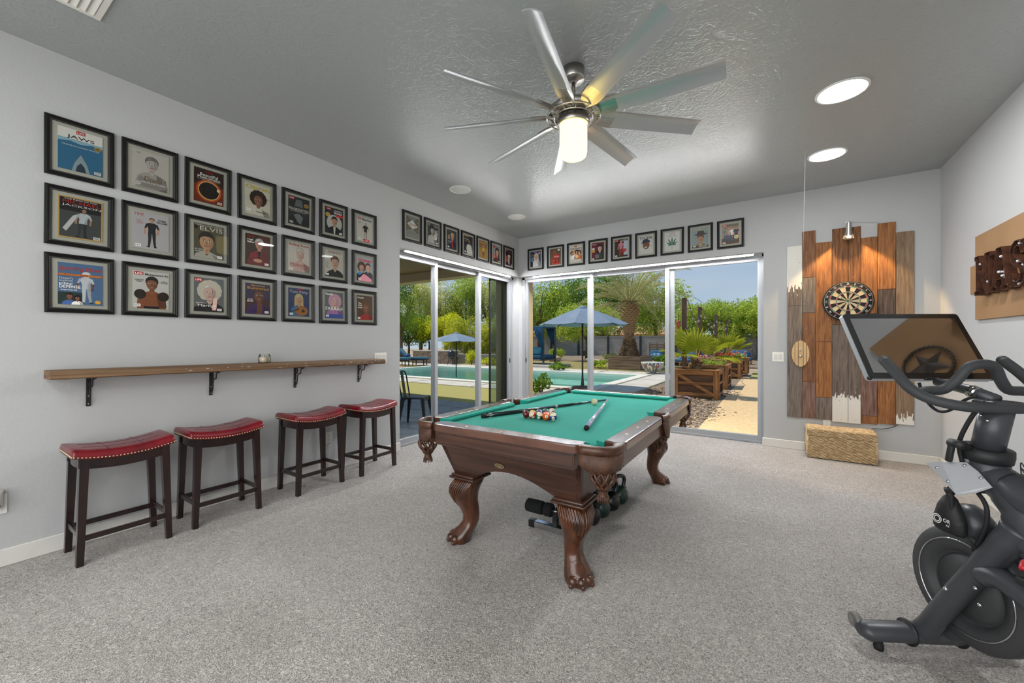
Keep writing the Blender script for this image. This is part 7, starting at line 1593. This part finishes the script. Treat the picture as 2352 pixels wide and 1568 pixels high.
MB().cbox((0, 0, .52), (1.86, 1.28, .20), 0, .05, None, 2).build('mattress', m_drape, dbd); MB().box(-1.02, 1.02, -.72, .72, 2.04, 2.12, 0, .02).build('canopy', m_drape, dbd)
for x in (.35, -.4): pillow('pillow', (x, -.28, .82), (.62, .22, .46), mat('sea_blue_canvas', (84, 150, 164), .8), dbd, (R(-18), 0, 0))
for sx in (-1, 1):
    for sy in (-1, 1):
        b = MB(); rings = []
        for z, w, off in ((2.06, .62, .0), (1.7, .5, .06), (1.35, .30, .16), (1.05, .12, .26), (.98, .09, .27), (.80, .16, .25), (.35, .20, .24)):
            cx = sx * (.96 - w / 2 + .04); rings.append([(cx + (w / 2) * (-1 + 2 * i / 24), sy * (.68 + .035 * math.sin(i * 1.7)), z) for i in range(25)] + [(cx + (w / 2) * (1 - 2 * i / 24), sy * (.70 + .035 * math.sin((24 - i) * 1.7)), z) for i in range(25)])
        b.loft(rings, 0, True); b.build('drape', m_drape, dbd)
m_pal = mat('pallet_wood', (128, 104, 82), .85, col2=(160, 134, 106), vs=4, vst=(.6, 8, 8)); m_strp = mat('striped_pillow', (150, 190, 206), .85, col2=(40, 84, 130), vs=9, vst=(6, .1, .1), vlo=.48, vhi=.52, vdet=0)
def pallet_sofa(label, x, y, rz, w, back):
    t = thing('pallet_sofa', label, 'sofa', (x, y, GZ - .03), R(rz), 'pallet sofas with blue cushions')
    for k in range(6): MB().box(-w / 2, w / 2, -.38 + k * .13, -.29 + k * .13, .22, .245, 0, .003).build('deck_slat', m_pal, t)
    for k in range(3): MB().box(-w / 2 + k * (w - .09) / 2, -w / 2 + .09 + k * (w - .09) / 2, -.38, .38, .0, .22, 0, .003).build('bearer', m_pal, t)
    for k in range(back): MB().box(-w / 2, w / 2, .38, .405, .32 + k * .16, .42 + k * .16, 0, .003).build('back_slat', m_pal, t)
    for k in range(3): MB().box(-w / 2 + k * (w - .08) / 2, -w / 2 + .08 + k * (w - .08) / 2, .405, .48, .22, .32 + back * .16, 0, .003).build('back_post', m_pal, t)
    MB().cbox((0, -.02, .33), (w * .96, .72, .16), 0, .05, None, 2).build('seat_cushion', m_navy, t); pillow('back_cushion', (0, .26, .62), (w * .92, .20, .44), m_navy, t, (R(-12), 0, 0)); pillow('striped_pillow', (0, .08, .52), (w * .7, .16, .28), m_strp, t, (R(-18), 0, 0))
pallet_sofa('pallet armchair with a tall slatted back by the block wall', -5.95, 24.9, 6, .92, 6); pallet_sofa('low pallet sofa with blue cushions behind the planters', -4.1, 23.5, -30, 1.25, 2)
pallet_sofa('dark pallet seat behind the farthest planter', -1.75, 27.5, 0, 1.3, 4)
# mosaic bowl
mb_ = thing('mosaic_bowl', 'large half round garden bowl with colourful mosaic outside', 'bowl', (-4.2, 17.0, GZ + .012))
MB().lathe([(.001, .02), (.10, .025), (.24, .09), (.36, .20), (.43, .33), (.46, .46), (.43, .47), (.40, .42), (.33, .28), (.2, .16), (.001, .12)], 36, 0, None, True).build('shell', mat('bowl_cement', (196, 192, 184), .8), mb_)
rm = random.Random(6); mcs = [mat('mosaic_%d' % i, c_, .3) for i, c_ in enumerate(((236, 232, 220), (60, 120, 110), (196, 120, 70), (80, 100, 140), (120, 140, 80), (150, 60, 60)))]
b = MB(); PR = [(.24, .09), (.30, .14), (.36, .20), (.40, .265), (.43, .33), (.447, .39), (.459, .45)]
for i in range(6):
    for j in range(24):
        a0 = R(170 + j * 6.2 + (i % 2) * 3); a1 = a0 + R(5.6); (r0, z0), (r1, z1) = PR[i], PR[i + 1]; k = 1.012
        b._add([(r0 * k * math.cos(a0), r0 * k * math.sin(a0), z0 + .004), (r0 * k * math.cos(a1), r0 * k * math.sin(a1), z0 + .004), (r1 * k * math.cos(a1), r1 * k * math.sin(a1), z1 - .004), (r1 * k * math.cos(a0), r1 * k * math.sin(a0), z1 - .004)], [(0, 1, 2, 3)], rm.choice((0, 0, 0, 1, 2, 3, 4, 5)))
tag(b.build('mosaic', mcs, mb_), kind='stuff'); MB().lathe([(.16, 0), (.17, .015), (.11, .03)], 24).build('stand', mat('bowl_cement', (196, 192, 184), .8), mb_)
# stone counter with grill, low wall
m_ston = mat('stacked_stone', (130, 108, 90), .9, col2=(176, 152, 128), vs=7, bs=9, bstr=1.0, bdist=.06, btype='voronoi'); x, y = at(1000, 24.3)
oc = thing('outdoor_counter', 'stacked stone outdoor counter beyond the pool', 'counter', (x, y, GZ), R(12)); MB().box(-1.35, 1.35, -.4, .4, 0, .74, 0, .01).build('stonework', m_ston, oc); MB().box(-1.42, 1.42, -.46, .46, .74, .80, 0, .01).build('countertop', m_conc, oc)
x, y = at(1037, 22.8); gr = thing('kettle_grill', 'black egg shaped ceramic grill beside the stone counter', 'grill', (x, y, GZ)); gr.scale = (.8, .8, .85); m_gr = mat('grill_black', (22, 26, 34), .35, coat=.3)
MB().lathe([(.001, .35), (.12, .36), (.24, .46), (.29, .60), (.28, .66)], 24).build('bowl', m_gr, gr); MB().lathe([(.285, .67), (.27, .80), (.20, .92), (.08, .98), (.001, .99)], 24).build('lid', m_gr, gr)
for k in range(3): a = R(120 * k); MB().tube([(.2 * math.cos(a), .2 * math.sin(a), .45), (.28 * math.cos(a), .28 * math.sin(a), 0)], .02, 6).build('leg', m_upole, gr)
x, y = at(1095, 24.5); tag(MB().box(-3.2, 3.2, -.15, .15, 0, .55, 0, .01).build('low_wall', mat('low_wall_stucco', (176, 168, 156), .9), None, (x, y, GZ), (0, 0, R(14))), 'low grey garden wall in front of the far hedge', 'wall')
# metal cafe chair on the patio
mc = thing('metal_chair', 'gunmetal cafe chair on the patio by the door', 'chair', (-4.70, 4.42, GZ + .02), R(-62)); m_gun = mat('gunmetal', (52, 54, 56), .4, metal=.6)
MB().cbox((0, 0, .44), (.36, .36, .022), 0, .01, None, 2).build('seat', m_gun, mc)
for sx in (-1, 1):
    for sy in (-1, 1):
        b = MB(); b.loft([[(sx * (.155 + o) + q[0] * w, sy * (.155 + o) + q[1] * w, z) for q in ((-1, -1), (1, -1), (1, 1), (-1, 1))] for z, o, w in ((0, .055, .012), (.2, .03, .018), (.435, 0, .026))], 0, False); b.build('leg', m_gun, mc)
b = MB(); b.tube(smooth_path([(-.165, -.165, .44), (-.175, -.20, .62), (-.165, -.225, .78), (-.10, -.235, .835), (0, -.238, .845), (.10, -.235, .835), (.165, -.225, .78), (.175, -.20, .62), (.165, -.165, .44)], 5), .0115, 8); b.build('back_hoop', m_gun, mc)
MB().loft([[(-.055, -.175 - .06 * k, .445 + .395 * k), (.055, -.175 - .06 * k, .445 + .395 * k), (.055, -.179 - .06 * k, .445 + .395 * k), (-.055, -.179 - .06 * k, .445 + .395 * k)] for k in (0, .5, 1)], 0, False).build('back_splat', m_gun, mc)
for sy in (-1, 1): MB().box(-.15, .15, sy * .165 - .008, sy * .165 + .008, .39, .43, 0, .003).build('apron', m_gun, mc)
